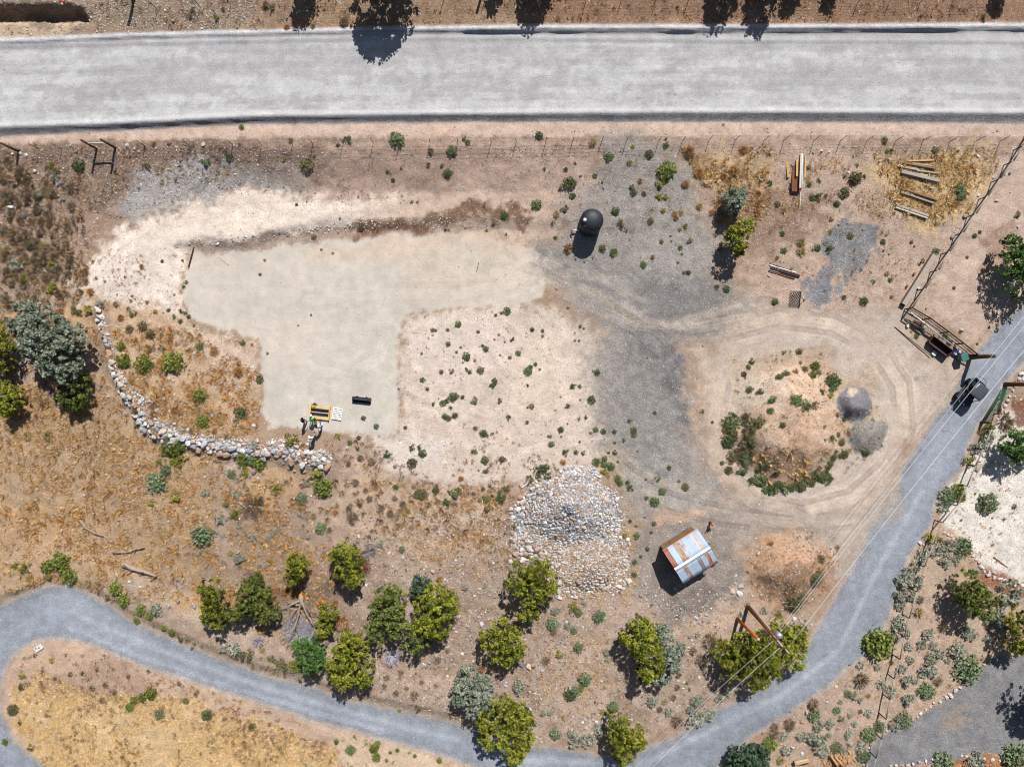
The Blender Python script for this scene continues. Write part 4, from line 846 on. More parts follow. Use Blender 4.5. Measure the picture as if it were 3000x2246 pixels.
SH = {
 (0, 0): '680,1430,45G 455,1430,33Y 90,1440,35y 190,1490,80B 1255,1435,33g 1780,1395,38G 1980,1355,28G 1640,135,30g 1675,80,25g 1870,150,30Y 2085,1097,20N 2050,245,12B 1930,80,25B 1000,1480,25g 1330,1245,25O 30,1545,40B 400,1440,22B',
 (1, 0): '265,235,33O 490,225,25B 760,195,50B 790,1205,40G 1215,1205,55L 435,1425,50o 715,1260,22G 1690,1300,40G 1830,1230,20G 1655,1490,33G 1185,1555,16G 1135,1480,14G 1255,1450,14g 300,1210,25y 505,1340,20y 240,1370,25y 1490,1420,22B 1510,1300,30B 80,40,40B 140,60,35g 590,85,15B 1605,1430,20B 1800,1200,22g',
 (2, 0): '235,1170,30G 700,1230,45y 840,1350,32G 545,1412,14G 465,1462,16G 285,1450,16G 500,1575,44G 430,1620,30o 1045,1265,25y 1185,1330,30o 1015,1405,28y 1330,1255,22G 1345,1465,62N 1260,1480,30Y 1285,1580,42Y 1330,1545,25Y 1105,1560,28O 1040,1615,28g 715,1515,18G 780,1570,12G 790,1635,12G 1530,1310,55O 1620,1490,50O 1920,1480,50O 2000,1290,40O 1500,1590,40O 1830,1530,36O 1330,1200,15g 390,170,20y 480,160,12y 520,160,14y 1240,130,12y 880,70,15g 1430,65,18g',
 (3, 0): '1010,1225,28O 1010,1205,22G 1065,1300,20G 1445,1300,25G 760,1535,48o 665,1517,20G 350,1590,28G 350,1450,18G 440,1560,22o 205,1620,22G 1660,1620,40L 15,1580,22G 665,1645,25G 1335,140,20g 1855,140,25g 1860,185,18g 1150,1440,16G 1720,1350,14g 1030,1310,16G 1640,1300,16g 2090,1500,14g 830,1530,20g 770,1425,18g',
 (0, 1): '410,20,40y 320,150,50B 220,370,50B 130,640,60S 225,750,50Y 430,620,45Y 480,590,30Y 430,830,55Y 500,880,40B 310,650,50B 60,500,40y 320,450,45B 395,490,40B 110,430,40B 160,110,40B 330,30,40S 30,20,40B 170,230,40B 270,250,35B 40,330,40B 100,330,30g 30,560,45B 240,600,35B 160,520,35B 500,500,25B 280,760,30B 100,800,40B 60,700,40B 540,790,20B 350,240,26y 805,605,15Y 1402,605,14G 725,635,12O 690,710,30O 740,690,25O 740,780,30O 830,750,18O 905,780,15y 700,870,28O 780,870,40O 855,960,30S 880,990,25B 1575,605,15G 1610,785,18B 1585,825,14G 660,1040,50o 760,1025,42Y 1145,1050,38o 1105,1015,20o 1235,1165,36o 1115,1190,28o 1300,1240,35o 1040,1090,36O 1045,1340,33N 1070,1470,52N 1245,1490,60N 1490,1475,75N 1400,1360,35g 1290,1365,32g 1470,1275,30O 1455,1028,16G 1550,1035,22G 1600,1050,20g 1630,1085,15G 1505,1080,22G 1553,1125,20G 1410,1050,12y 1725,1345,28G 1630,1370,22g 2090,1300,28G 2175,1325,15y 1675,1160,16B 1850,1380,45O 2060,1560,50O 1340,1040,25y 1080,740,15O 1225,650,25O 1270,960,20O 1130,945,18y 1140,905,16y 290,920,40y 1000,970,30y 1390,1250,24y 450,1180,40O 520,1040,40O',
 (1, 1): '350,115,12G 435,95,10G 885,50,14y 1345,90,16Y 1395,95,14Y 1970,128,12G 2145,200,30G 2057,275,16G 1635,330,12G 1665,333,9G 1995,340,14g 2162,372,14G 900,300,30o 500,395,20o 565,505,14y 663,535,14y 75,595,16y 35,720,12o 2172,1035,28G 2122,1053,12G 2070,1073,12G 1748,1150,24G 1525,1200,16o 1552,1203,12o 1655,1198,13G 1920,1215,13o 1662,1320,20G 1733,1390,12o 1818,1430,30G 1708,1430,10y 1890,1462,15O 1433,1400,14o 1940,1545,27o 1818,1535,18G 1845,1560,16G 1602,1560,18o 1690,1553,26o 1437,1630,20G 1985,1362,22o 2108,1415,11B 2193,1438,14G 1957,1335,14o 2205,1285,15G 98,1398,14Y 30,1625,30o 475,1070,12o 365,1160,11y 2060,1640,20G 725,235,12O 1770,1350,10o 1785,1480,10O 2100,1240,14O 2060,1280,12O 2150,1300,12O',
 (2, 1): '215,118,38G 458,150,34o 527,40,22G 895,175,30G 940,280,38g 985,340,18g 878,528,30G 780,495,28o 1135,635,26G 1200,255,22o 1310,165,28y 1270,40,36Y 1330,50,24Y 1405,195,28O 1460,185,28y 1450,330,20y 1500,300,25y 1535,425,28o 1290,437,17G 1375,390,12G 1378,433,8G 1453,487,18G 1467,545,14Y 1435,617,10G 1487,703,14G 1525,703,18G 1050,15,24G 1140,20,18o 1760,375,20g 1855,845,26G 1770,825,24G 355,275,20g 377,403,15G 485,490,50O 630,600,18S 545,585,12G 700,575,14O 1215,570,25O 385,195,35y 175,1195,16G 265,1207,14G 483,1008,10o 620,1187,9G 10,1275,18G 52,1400,20G 137,1555,30G 160,1520,18G 203,1495,15G 728,1550,35G 265,1250,16B 590,1165,18B 580,1290,14B 545,1290,12B 2075,1470,26G 2043,1520,18G 2005,1580,22o 1168,1440,9G 2015,1612,12G 1420,230,25O 1730,180,30O 1620,130,35y 2130,100,36O 2120,180,36O 2130,20,30O 1800,500,30O 1790,270,30O',
 (3, 1): '660,20,36o 597,108,24G 548,243,20G 385,52,24G 440,45,34o 610,293,8G 125,365,20G 85,110,20o 137,513,24G 428,490,24G 390,500,16o 482,453,10G 530,500,34G 715,385,24o 993,440,20G 993,513,14G 1245,437,18G 1265,477,9G 1045,545,9G 1450,520,32G 1340,600,16G 1305,625,16G 910,780,22G 1055,767,17G 887,700,12S 658,915,17G 828,948,32G 1068,915,14G 62,955,26G 80,575,20O 290,440,45y 290,520,45y 1785,385,18G 1833,350,12G 1608,835,14G 1720,570,12G 1670,1210,20G 1285,1250,18G 1240,1210,14y 1530,1250,25G 1575,1290,35g 1365,1015,10G 1808,1320,10G 2160,200,30g 1675,40,34L 1090,190,20y 270,1385,22G 410,1510,34N 390,1590,30N 440,1570,20o 100,1610,30o 160,1580,30o 560,1640,55G 1185,930,12G 1455,280,22y 1020,380,12y 820,335,12y 280,1480,20y 320,1540,24o 140,1390,20g 240,1560,30O 1030,710,26y 540,350,24y 500,40,22B 140,160,30y 1620,110,36O 730,690,12y',
 (0, 2): '1175,370,26g 1495,560,75N 1560,680,70Y 1420,590,45Y 1370,690,32Y 1430,750,40L 1350,860,75L 1410,840,35Y 1515,985,52Y 1310,1040,30Y 1720,110,52N 1750,330,50N 2080,260,45G 2050,340,20Y 2100,640,48N 2100,720,40Y 2110,780,40Y 2170,660,40L 2000,790,32L 2050,840,22S 2030,950,40S 1775,945,38S 2050,1140,52Y 1910,1170,48S 1740,1320,75L 1745,1460,30S 2070,1520,50S 2180,1340,35S 2060,1230,28S 2115,1290,20S 520,1560,70N 410,1590,55N 570,1600,55Y 130,1580,35Y 230,1600,50Y 1150,640,20y 1240,720,18y 1110,870,20y 2190,530,40S 2140,920,20Y 370,180,40B 230,460,45y 410,460,50y 310,290,22B 1160,230,40B 1320,200,40B 1320,280,45O 1500,240,35O 1960,1040,36B 1455,490,35Y 1580,560,30N 850,340,20B 1080,160,24B 1990,1470,30y 1050,1130,22O 950,940,30O 1650,420,24B 1850,420,30O 2030,330,22B 1960,470,24B',
 (1, 2): '505,195,18G 927,308,18o 1037,380,20G 705,462,28Y 810,520,20G 865,510,20o 887,478,18o 877,562,22G 1135,620,33G 1290,390,15G 1350,695,38o 1357,560,30o 1418,555,24G 1437,615,30G 1200,727,20B 1232,57,11G 1480,57,14G 1530,187,20G 1615,178,25G 1660,155,26G 1705,125,34G 1680,220,18G 1630,293,22G 1660,310,22o 1718,285,22o 1785,127,14G 1890,155,34G 2107,155,28o 2180,300,24G 1575,140,9G 1750,117,14B 2053,20,34G 1895,395,16o 1965,440,28G 2003,463,10G 1888,590,28G 1977,670,30G 2125,665,26o 1985,765,25G 1925,760,12O 1725,950,56G 1640,1050,44G 2125,975,55G 2170,915,35G 1985,1010,30G 1960,920,16G 2020,895,12G 1205,905,20G 1550,935,24G 1420,970,45o 305,490,68Y 525,760,60Y 585,900,70N 20,690,55N 180,915,45Y 390,1000,42L 380,1145,25S 565,1255,45L 455,1330,25S 150,1300,28S 100,1345,25S 1075,1390,36S 1260,1440,26L 815,1065,24S 560,990,20S 120,1560,22Y 30,1585,20S 20,1260,20S 440,870,35S 1430,1100,20g 475,1170,18S 1885,1100,14g 1995,1100,25o 1930,1020,18g 1000,680,40B 900,650,35B 800,700,30B 1020,860,30B 860,860,35B 950,930,30B 1080,1080,35B 1270,1050,35B 1160,1130,40B 980,1000,35B 900,1040,30o 1200,1000,30B 1300,1120,40y 830,1160,60B 1560,900,24B 1770,830,30O 1880,960,24B 400,550,36O 700,1060,30y 500,1150,30y 690,1120,30O 260,860,25B 1360,900,24B 1500,1060,26y 40,1000,26B',
 (2, 2): '535,35,30G 585,35,15G 130,28,16G 685,150,30G 473,200,24G 170,203,28B 135,215,10G 643,297,20G 577,313,16G 423,408,24G 430,470,12G 335,465,18G 313,465,14G 340,535,22G 123,345,20G 460,605,31G 552,603,18G 617,610,22G 585,515,11G 480,357,8G 723,410,20G 678,437,11G 790,425,21G 885,425,17G 1018,332,22G 1053,415,24o 1053,450,22o 968,495,22G 887,520,12G 1233,263,15G 833,600,16G 890,605,22G 730,685,28G 800,660,22G 795,705,26G 855,725,28G 795,765,34Y 833,810,22y 915,685,11G 913,830,26G 930,870,22G 998,865,16G 1020,912,32G 1085,590,14y 1260,830,29G 1357,737,17G 1155,837,9G 1300,940,27G 1163,998,15G 1230,1032,34G 1443,853,12G 1500,902,27o 1643,247,22o 1732,343,11G 1815,695,18G 1857,690,8G 1147,1162,12G 1227,1220,18G 1202,1297,12G 1020,1197,14G 1075,1240,16g 1075,1325,24G 975,1325,22Y 1172,1438,18G 1112,1503,13G 1060,1553,18G 265,770,72G 25,1240,28o 155,835,40o 930,1205,15S 2055,65,30G 2140,80,40o 1915,285,20G 1905,350,65G 2015,345,24G 2090,370,55o 2150,345,40o 1840,425,25y 1920,460,40o 1870,510,50G 1945,580,25o 1965,665,42g 2065,585,45g 2020,525,35o 2000,750,50G 2055,855,36G 2150,840,55G 2190,705,40G 2190,930,25G 2100,420,40o 2050,450,30o 735,715,20O 1890,680,30O 440,690,30O 590,150,12B 420,125,10B 375,240,10O',
 (3, 2): '245,155,45G 320,200,55G 400,200,40o 45,155,32G 25,250,26G 128,370,24o 487,383,18G 550,485,36G 490,500,16o 590,600,25o 635,515,30o 660,620,32o 560,650,40o 520,710,36g 500,750,30g 420,790,42G 315,805,30o 290,890,40G 205,900,34G 115,905,60G 30,920,40G 90,750,36G 560,30,50G 470,75,30G 540,110,30Y 655,320,18G 848,608,28G 960,480,12g 985,545,10g 455,1525,34o 450,1625,34o 600,1425,24y 605,450,20o 10,700,20G 1900,470,65S 1790,580,55S 1730,680,50Y 1860,550,50S 1640,930,50N 1560,990,60L 1510,1060,60S 1660,980,40N 1900,1050,70L 2060,340,80B 1390,1340,45Y 1490,1345,30Y 1440,1440,60S 1560,1420,70S 1680,1420,70L 1350,1480,60S 1290,1560,60S 1530,1550,60S 1210,1640,50S 1640,1530,40S 2130,1070,25B 600,280,26O 700,440,24O 30,1390,30O 1920,400,50Y 1850,420,40y 1900,430,40L 1670,1190,14O 2040,1180,16O 1940,1170,12O 1700,1010,14O 1790,960,14O',
 (0, 3): '990,130,50N 1060,230,45N 1210,310,40N 1340,310,58S 1280,360,30N 400,10,35Y 590,20,50N 255,40,25Y 1910,650,35S 2000,640,60S 2060,700,40g 2130,690,50g 180,970,25o 105,1165,36o 175,1270,25o 262,1490,30o 470,900,15o 1365,1205,36L 1775,1210,38G 1590,1090,25o 1050,1570,20o 2160,1310,28G 190,880,30Y 1150,1080,30N 1220,1060,30N 1290,1030,45N 1110,1140,34N 40,1440,25N 1268,833,12G 870,1080,30B 780,980,30B 600,860,26B 900,950,30B 700,850,20g 830,820,20g 440,740,30y 1100,880,24B 980,1020,26B 300,700,20g 1530,940,26B 1680,1030,26B 920,200,24g 840,150,22g 1170,400,25N 1470,500,25N 1550,560,25g 1400,460,24N 1640,640,18g',
 (1, 3): '1865,785,35S 810,1510,36G 1010,1500,36N 1040,1450,24N 1030,1570,30N 1210,1510,16N 1120,1600,14N 1150,1530,12N 1570,1600,20N 1360,1560,14N 340,790,45N 200,750,50g 130,720,36g 260,800,40g 60,660,30y 1790,110,30S 1960,100,25S 1120,890,30B 1200,1020,30B 1360,1040,45B 1290,980,25B 1100,960,25B 1240,850,28B 1420,930,24B 1540,960,24B 1560,740,30B 1640,660,24B 1230,1170,14N 1390,1150,30g 690,1440,20G 1230,900,24y 1830,480,18S 740,400,50O 260,160,45O 150,180,45O 1570,50,36O 1660,170,40O 1180,160,36O 560,260,50O 680,250,40O 800,500,40O 1930,810,36O',
 (2, 3): '525,290,50Y 570,330,30L 370,320,35S 340,430,42L 400,430,25S 355,500,35B 490,445,35S 535,490,24L 455,540,18S 570,630,35L 410,690,34Y 290,745,40B 745,375,40L 780,345,20L 810,675,35S 815,735,28S 625,905,44L 580,975,35Y 550,1000,35L 500,1035,42G 70,970,62S 270,1195,30S 330,1190,25S 865,1140,42L 780,1190,30Y 750,1330,50S 535,1410,70S 660,1420,60S 375,1375,40L 370,1310,25y 1200,1090,48S 1270,1160,30B 1350,1190,40S 1420,1260,60B 1550,1150,45S 1600,1080,60S 1580,1240,70S 1680,1210,50S 1710,1180,40S 1700,570,70B 1630,740,55B 1550,660,40B 1590,520,25S 1430,860,35B 1420,970,30B 1520,990,20B 1490,930,18Y 1500,280,25S 1045,10,20o 630,265,20S 1240,1240,15S 1165,1340,20S 30,740,35S 225,900,18S 2020,270,25S 2010,490,14g 1960,350,26S 1800,590,35O 1780,1060,40S 1850,1000,40S 1420,370,18g 2160,310,35S 1500,940,15g 1080,1330,24y 440,1230,22y 230,1110,16y 1310,1100,30y 1390,1060,28B',
 (3, 3): '240,240,60o 300,190,40o 420,30,50o 90,350,40y 940,610,100N 880,570,50N 1000,570,55N 1160,60,80S 1250,40,80S 1170,190,75S 1250,200,50S 1130,260,50S 1130,440,70S 1180,500,50S 1090,480,40S 1370,510,60S 1500,450,50B 1320,610,45S 1205,620,40S 1420,620,40S 1480,680,50S 1540,740,30S 1640,640,85S 1750,520,60S 1720,820,95L 1650,820,50S 1225,740,40S 1370,820,80S 1320,850,45S 1160,810,45S 1190,920,60S 970,950,42S 800,910,70B 945,800,35S 1265,920,28S 1460,920,45B 1360,1005,60L 1200,1080,60S 1060,1000,50S 740,1050,40S 690,1030,30L 790,1085,30S 620,1100,20S 590,1170,28L 865,1045,25y 860,1200,35S 790,1180,25B 700,1215,22S 530,1290,42S 740,1290,28S 395,1210,45L 390,1120,60B 190,1290,60B 430,1300,50S 630,1240,28g 520,1380,25S 290,1390,45S 130,1390,40S 420,1440,90S 360,1400,50S 480,1520,50S 700,1380,40S 590,1490,40L 650,1520,30S 160,1510,45S 110,1600,45y 20,1460,50N 60,1370,50B 60,1310,40B 700,1470,30S 870,1380,55L 800,1470,50S 820,1560,50L 1085,1280,60S 1170,1260,55L 960,1310,40L 790,780,35S 1880,550,40S 1960,380,90S 2060,150,110S 2000,250,60S 2100,260,40Y 1900,420,50S 1500,1620,70L 1780,1610,80S 2120,1570,90L 1400,720,50S 1690,480,60S 1100,560,36S 1290,330,50y 1310,220,40B 1060,760,24B 1400,750,40y',
}
for (c_, r_), s in SH.items():
    ox, oy, k = tile(c_, r_)
    for t in s.split():
        a, b, d = t[:-1].split(','); shrub(ox + float(a) / k, oy + float(b) / k, float(d) / k, t[-1])

rg_ = random.Random(3)
for _ in range(22):                                         # brush crowding the rim of the earth mound
    if rg_.random() < .55: x_, y_ = rg_.uniform(2118, 2230), rg_.uniform(1215, 1390)
    else: t_ = rg_.uniform(.1, 1.0); x_, y_ = np.interp(t_, [0, .3, .6, 1], [2200, 2280, 2390, 2480]) + rg_.gauss(0, 9), np.interp(t_, [0, .3, .6, 1], [1400, 1430, 1412, 1310]) + rg_.gauss(0, 9)
    shrub(x_, y_, rg_.uniform(7, 14), rg_.choice('oooGGg'))
for _ in range(95):                                         # the bank at the end of the clearing is thick with low grey brush
    x_, y_ = rg_.uniform(-10, 235), rg_.uniform(470, 900)
    if x_ < 235 - max(0, (y_ - 620)) * .18 - 60 * rg_.random() ** 2 and (y_ > 540 or x_ < 180): shrub(x_, y_, rg_.uniform(8, 17), rg_.choice('BBBByBSo'))

# ------------------------------------------------------------------ trees: trunk, limbs and a crown of many small leaf clumps
plain('bark', C(120, 98, 82), .9, .1, 0, .3, 9); plain('dead_wood', C(176, 156, 140), .85, .1, 0, .25, 7); plain('grey_wood', C(150, 146, 148), .85, .1, 0, .25, 7)
def tree(name, label, lobes, h, mat, group=None, base=None, dens=1.0, leaf=.09, cat='tree', twig=0):
    h *= .86; rg0 = random.Random(int(lobes[0][0] * 3 + lobes[0][1]))
    lobes = [(l[0], l[1], l[2] * .94) for l in lobes] + [(l[0] + math.cos(a) * l[2] * .8, l[1] + math.sin(a) * l[2] * .8, l[2] * rg0.uniform(.28, .5)) for l in lobes for a in (rg0.uniform(0, 6.28), rg0.uniform(0, 6.28))]
    lobes = [tuple(l) for l in lobes]; A = sum(l[2] ** 2 for l in lobes)
    mx = sum(l[0] * l[2] ** 2 for l in lobes) / A; my = sum(l[1] * l[2] ** 2 for l in lobes) / A
    g0 = W(mx, my, 0)
    for _ in range(4): g0 = W(mx, my, float(hz(g0.x, g0.y)) + h * .55)
    b0 = on(g0.x, g0.y) if base is None else base
    e = empty(name, b0, label, cat, group); rng = np.random.default_rng(int(mx * 7 + my)); cs, vs = [], []; tips = []
    rmax = max(l[2] for l in lobes)
    for lx, ly, lr in lobes:
        hc = h * (.36 + .3 * lr / rmax) * rng.uniform(.85, 1.15); c = W(lx, ly, b0.z + hc); c = W(lx, ly, float(hz(c.x, c.y)) + hc)
        r = lr * (CAMH - c.z) / FPX; rz = min(max(r * .95, h * .3), h * .48)
        tips.append((c, r)); nc = int((6 + 29 * r * r) * dens)
        for i in range(nc):
            d = rng.normal(size=3); d /= np.linalg.norm(d); d[2] = d[2] if d[2] > -.7 else -d[2]
            q = rng.uniform(.7, 1.14) if rng.uniform() < .88 else rng.uniform(.3, .6)
            o_ = np.array(c) + d * np.array([r, r, rz]) * q; s = rng.uniform(.12, .3)
            if o_[2] < b0.z + .25: o_[2] = b0.z + .25 + rng.uniform(0, .4)
            m = int(rng.integers(22, 34)); dd = rng.normal(size=(m, 3)); dd /= np.linalg.norm(dd, axis=1)[:, None]
            cs.append(o_ + dd * s * rng.uniform(.35, 1.1, (m, 1)) * np.array([1, 1, .8])); vs.append(np.clip(rng.normal(.5, .28) + .22 * rng.normal(size=m), 0, 1))
    pts = np.concatenate(cs) - np.array(b0); v, f, q = leaves(pts, np.full(len(pts), leaf), np.concatenate(vs), .25, .6, rng)
    me = new_mesh('crown', v, f, 4, False); add_f(me, 'leaf', q); me.materials.append(M[mat]); link(bpy.data.objects.new('crown', me), e)
    tr = MB(); top = Vector((0, 0, h * .5)); mean = sum((t[0] for t in tips), Vector()) / len(tips) - Vector(b0)
    fork = Vector((mean.x * .35, mean.y * .35, h * .22)); tr.path([(0, 0, -.15), fork * .5, fork], [.16 + .02 * h, .13 + .015 * h, .1 + .012 * h], 8)
    tr.build('trunk', 'bark', e, True)
    for c, r in tips[:len(lobes) // 3]:
        t = Vector(c) - Vector(b0); m = fork.lerp(t, .5) + Vector((rng.uniform(-.2, .2), rng.uniform(-.2, .2), -.1)); b = MB(); b.path([fork, m, t + Vector((0, 0, r * .3))], [.09, .065, .025], 6)
        for _ in range(2 + twig):
            a = rng.uniform(0, 6.28); u = t + Vector((math.cos(a) * r * 1.08, math.sin(a) * r * 1.08, rng.uniform(-.1, .6) * r)); b.path([m.lerp(t, .6), t.lerp(u, .6), u], [.035, .025, .01], 5)
        b.build('limb', 'grey_wood' if rng.uniform() < .5 else 'bark', e, True)
    return e
J = 'bushy yellow-green juniper '
tree('juniper_tree', J + 'standing alone in the yard beside the dark round bush', P('2160,700,34 2178,665,24 2148,680,20 2170,725,22'), 3.8, 'juniper')
tree('round_bush', 'dark grey-green rounded bush behind the lone yard juniper', P('2148,588,34 2166,575,24 2140,605,22'), 2.4, 'mahogany', dens=1.5, leaf=.1, cat='bush')
tree('leafy_tree', 'leafy green tree casting its shadow over the road bend', P('2968,728,40 2966,780,40 2998,830,48 3002,765,45 3040,790,50'), 3.9, 'oak_green')
tree('mahogany_tree', 'broad grey-green tree at the end of the boulder bank', P('85,906,27 54,950,27 132,960,58 112,1011,48 170,1042,66 212,990,46 190,1085,40'), 4.6, 'mahogany', dens=1.3, leaf=.11)
tree('juniper_tree', J + 'beside the broad grey-green tree', P('13,967,28 17,1018,28 13,1062,26 -20,1010,40'), 4.2, 'juniper')
tree('juniper_tree', 'low dark juniper in the shade of the broad grey-green tree', P('215,1152,40 236,1132,32 180,1157,17 225,1180,24'), 2.6, 'juniper_dark')
tree('juniper_tree', 'scrubby juniper with bare twigs on the dry grass hillside', P('47,1164,28 20,1181,22 12,1200,20 10,1140,24 35,1195,18'), 2.8, 'juniper', twig=2)
tree('juniper_tree', 'small upright juniper above the fallen dead tree', P('867,1660,32 872,1635,22 858,1680,24'), 3.8, 'juniper')
tree('juniper_tree', J + 'with bare branches showing, beside the burnt soil', P('1005,1640,38 1035,1655,26 990,1615,24 1030,1618,20 1040,1700,24 1025,1690,25 1005,1675,24'), 4.0, 'juniper', twig=2)
tree('juniper_tree', 'dark twin-topped juniper joined to a larger olive one', P('613,1722,30 630,1750,30 620,1790,30 640,1815,25'), 4.0, 'juniper')
tree('juniper_tree', 'broad olive juniper between the dead fallen tree and its darker twin', P('730,1740,45 700,1785,36 762,1770,42 790,1798,30 745,1710,30'), 3.6, 'juniper_dark')
tree('juniper_tree', 'wide multi-stemmed juniper beside the dark round bush on the slope', P('1126,1742,28 1160,1760,38 1110,1850,38 1150,1810,35 1175,1830,40 1215,1875,36 1100,1790,25'), 4.0, 'juniper_dark')
tree('juniper_tree', 'bright dense juniper behind the dark round bush on the slope', P('1282,1735,33 1250,1775,40 1290,1780,45 1320,1768,30 1290,1832,38 1250,1820,40'), 4.4, 'juniper')
tree('round_bush', 'dark round bush tucked against the bright juniper', P('1234,1716,28 1222,1735,18'), 1.9, 'dark_mahogany', dens=2.0, leaf=.09, cat='bush')
tree('juniper_tree', 'narrow juniper next to the fallen dead tree', P('962,1796,25 945,1840,27 955,1815,22'), 3.2, 'juniper', twig=1)
tree('leafy_tree', 'fresh green leafy tree at the edge of the winding drive', P('915,1893,36 905,1930,38 925,1943,30 882,1890,22'), 3.4, 'oak_green')
tree('juniper_tree', 'large olive juniper whose shadow falls on the winding drive', P('1015,1880,32 1040,1900,40 1000,1930,40 1050,1960,45 985,1970,28 1010,1988,28 1075,1982,20'), 4.2, 'juniper')
tree('juniper_tree', J + 'alone on the stony slope below the stone pile', P('1470,1840,30 1440,1875,35 1490,1880,38 1470,1922,30 1515,1900,25 1500,1850,25'), 4.0, 'juniper')
tree('mahogany_tree', 'round silvery grey-green tree above the bend of the drive', P('1370,2000,40 1400,2035,45 1352,2038,32 1385,2075,28 1420,2008,28'), 3.4, 'mahogany', dens=1.2, leaf=.1)
tree('juniper_tree', 'large bright juniper touching the silvery tree at the drive', P('1470,2070,38 1432,2110,35 1500,2100,45 1450,2155,43 1520,2148,45 1498,2188,38 1542,2118,25'), 4.4, 'juniper')
tree('juniper_tree', 'tall dense juniper at the corner of the big stone pile', P('1540,1670,42 1580,1688,40 1520,1708,40 1560,1738,48 1600,1718,30 1545,1785,33'), 5.0, 'juniper')
tree('juniper_tree', 'bright juniper with bare twigs in front of a grey-green companion', P('1870,1830,30 1890,1850,38 1860,1880,36 1900,1900,44 1910,1945,32 1895,1968,28 1836,1870,18'), 4.6, 'juniper', twig=2)
tree('mahogany_tree', 'slim grey-green tree crowding behind the bright juniper', P('1942,1858,27 1976,1898,26 1960,1938,34 1936,1982,28 1970,1918,25'), 3.0, 'mahogany', dens=1.2, leaf=.1)
tree('juniper_tree', 'juniper with dead grey branches at the very edge of the lower drive', P('1810,2110,28 1820,2148,40 1845,2168,38 1810,2178,33 1830,2212,28 1870,2178,20'), 4.0, 'juniper', twig=3)
tree('juniper_tree', 'leftmost juniper of the clump round the rusty leaning stub pole', P('2120,1920,35 2160,1890,33 2185,1930,42 2150,1960,40 2190,1885,28'), 4.0, 'juniper')
tree('juniper_tree', 'middle juniper of the clump between the two poles', P('2230,1882,36 2240,1930,40 2220,1988,32 2250,1960,28'), 3.8, 'juniper')
tree('juniper_tree', 'juniper under the transformer of the utility pole', P('2290,1850,36 2330,1868,35 2320,1918,40 2345,1850,25 2285,1900,38'), 3.6, 'juniper')
tree('mahogany_tree', 'low dark grey-green bush tree on the far verge of the drive', P('2187,2220,45 2222,2215,35 2160,2238,30 2200,2250,40'), 2.4, 'dark_mahogany', dens=1.4, leaf=.1)
tree('juniper_tree', 'olive juniper in the garden beside the red soil bed', P('2838,1710,43 2860,1770,38 2893,1755,22 2830,1742,35 2870,1790,25'), 4.6, 'juniper_dark')
tree('juniper_tree', 'juniper shading the upper end of the asphalt drive', P('2980,1825,34 2978,1878,32 2995,1900,26 3012,1850,35'), 4.2, 'juniper')
tree('leafy_tree', 'small leafy tree on the white gravel yard', P('2965,1300,34 2985,1335,30 2990,1282,28 3018,1310,33'), 3.6, 'oak_green')
tree('leafy_tree', 'leafy tree beyond the asphalt drive with a wide dark shadow', P('3060,2030,50 3080,2080,50 3055,2090,40'), 4.8, 'oak_green')
# trees past the fence of the wide road; their shadows reach the road
for (bx, by, h, r, lb) in ((912, -60, 4.8, 1.1, 'narrow cottonwood next to the broad one beyond the far fence'), (1150, -62, 6.9, 2.9, 'broad cottonwood beyond the far fence'), (1585, -70, 5.0, 1.5, 'round cottonwood beyond the far fence'), (1470, -70, 3.8, .7, 'thin sapling beyond the far fence'),
                           (2140, -90, 5.9, 1.6, 'first of two tall cottonwoods beyond the far fence'), (2255, -80, 6.4, 1.5, 'second of two tall cottonwoods beyond the far fence'), (2450, -80, 4.2, .7, 'slender poplar beyond the far fence'), (2335, -80, 4.2, .9, 'young poplar beyond the far fence'), (2945, -70, 4.0, .8, 'slim poplar at the far corner beyond the fence')):
    b = G(bx, by); K = FPX / CAMH; L = []
    rg = np.random.default_rng(int(bx))
    e = empty('cottonwood_tree', b, lb, 'tree', None); cs, vs = [], []
    for i in range(int(26 + 34 * r * r)):
        t = rg.uniform(.28, 1.0); a = rg.uniform(0, 6.28); q = r * math.sqrt(rg.uniform(0.02, 1)) * (1.12 - abs(t - .55) * 1.3); o_ = np.array([math.cos(a) * q, math.sin(a) * q, h * t])
        m = 22; dd = rg.normal(size=(m, 3)); dd /= np.linalg.norm(dd, axis=1)[:, None]; cs.append(o_ + dd * rg.uniform(.2, .45) * rg.uniform(.4, 1.1, (m, 1))); vs.append(np.clip(rg.normal(.5, .25, m), 0, 1))
    pts = np.concatenate(cs); v, f, q = leaves(pts, np.full(len(pts), .15), np.concatenate(vs), .2, .65, rg); me = new_mesh('crown', v, f, 4, False); add_f(me, 'leaf', q); me.materials.append(M['oak_green']); link(bpy.data.objects.new('crown', me), e)
    MB().path([(0, 0, -.2), (.05, 0, h * .5), (0, .05, h * .92)], [.16, .1, .03], 8).build('trunk', 'bark', e, True)
    for i in range(7):
        a = rg.uniform(0, 6.28); z0 = h * rg.uniform(.25, .7); MB().path([(0, 0, z0), (math.cos(a) * r * .5, math.sin(a) * r * .5, z0 + .5), (math.cos(a) * r * .9, math.sin(a) * r * .9, z0 + 1.2)], [.06, .04, .015], 5).build('limb', 'bark', e, True)
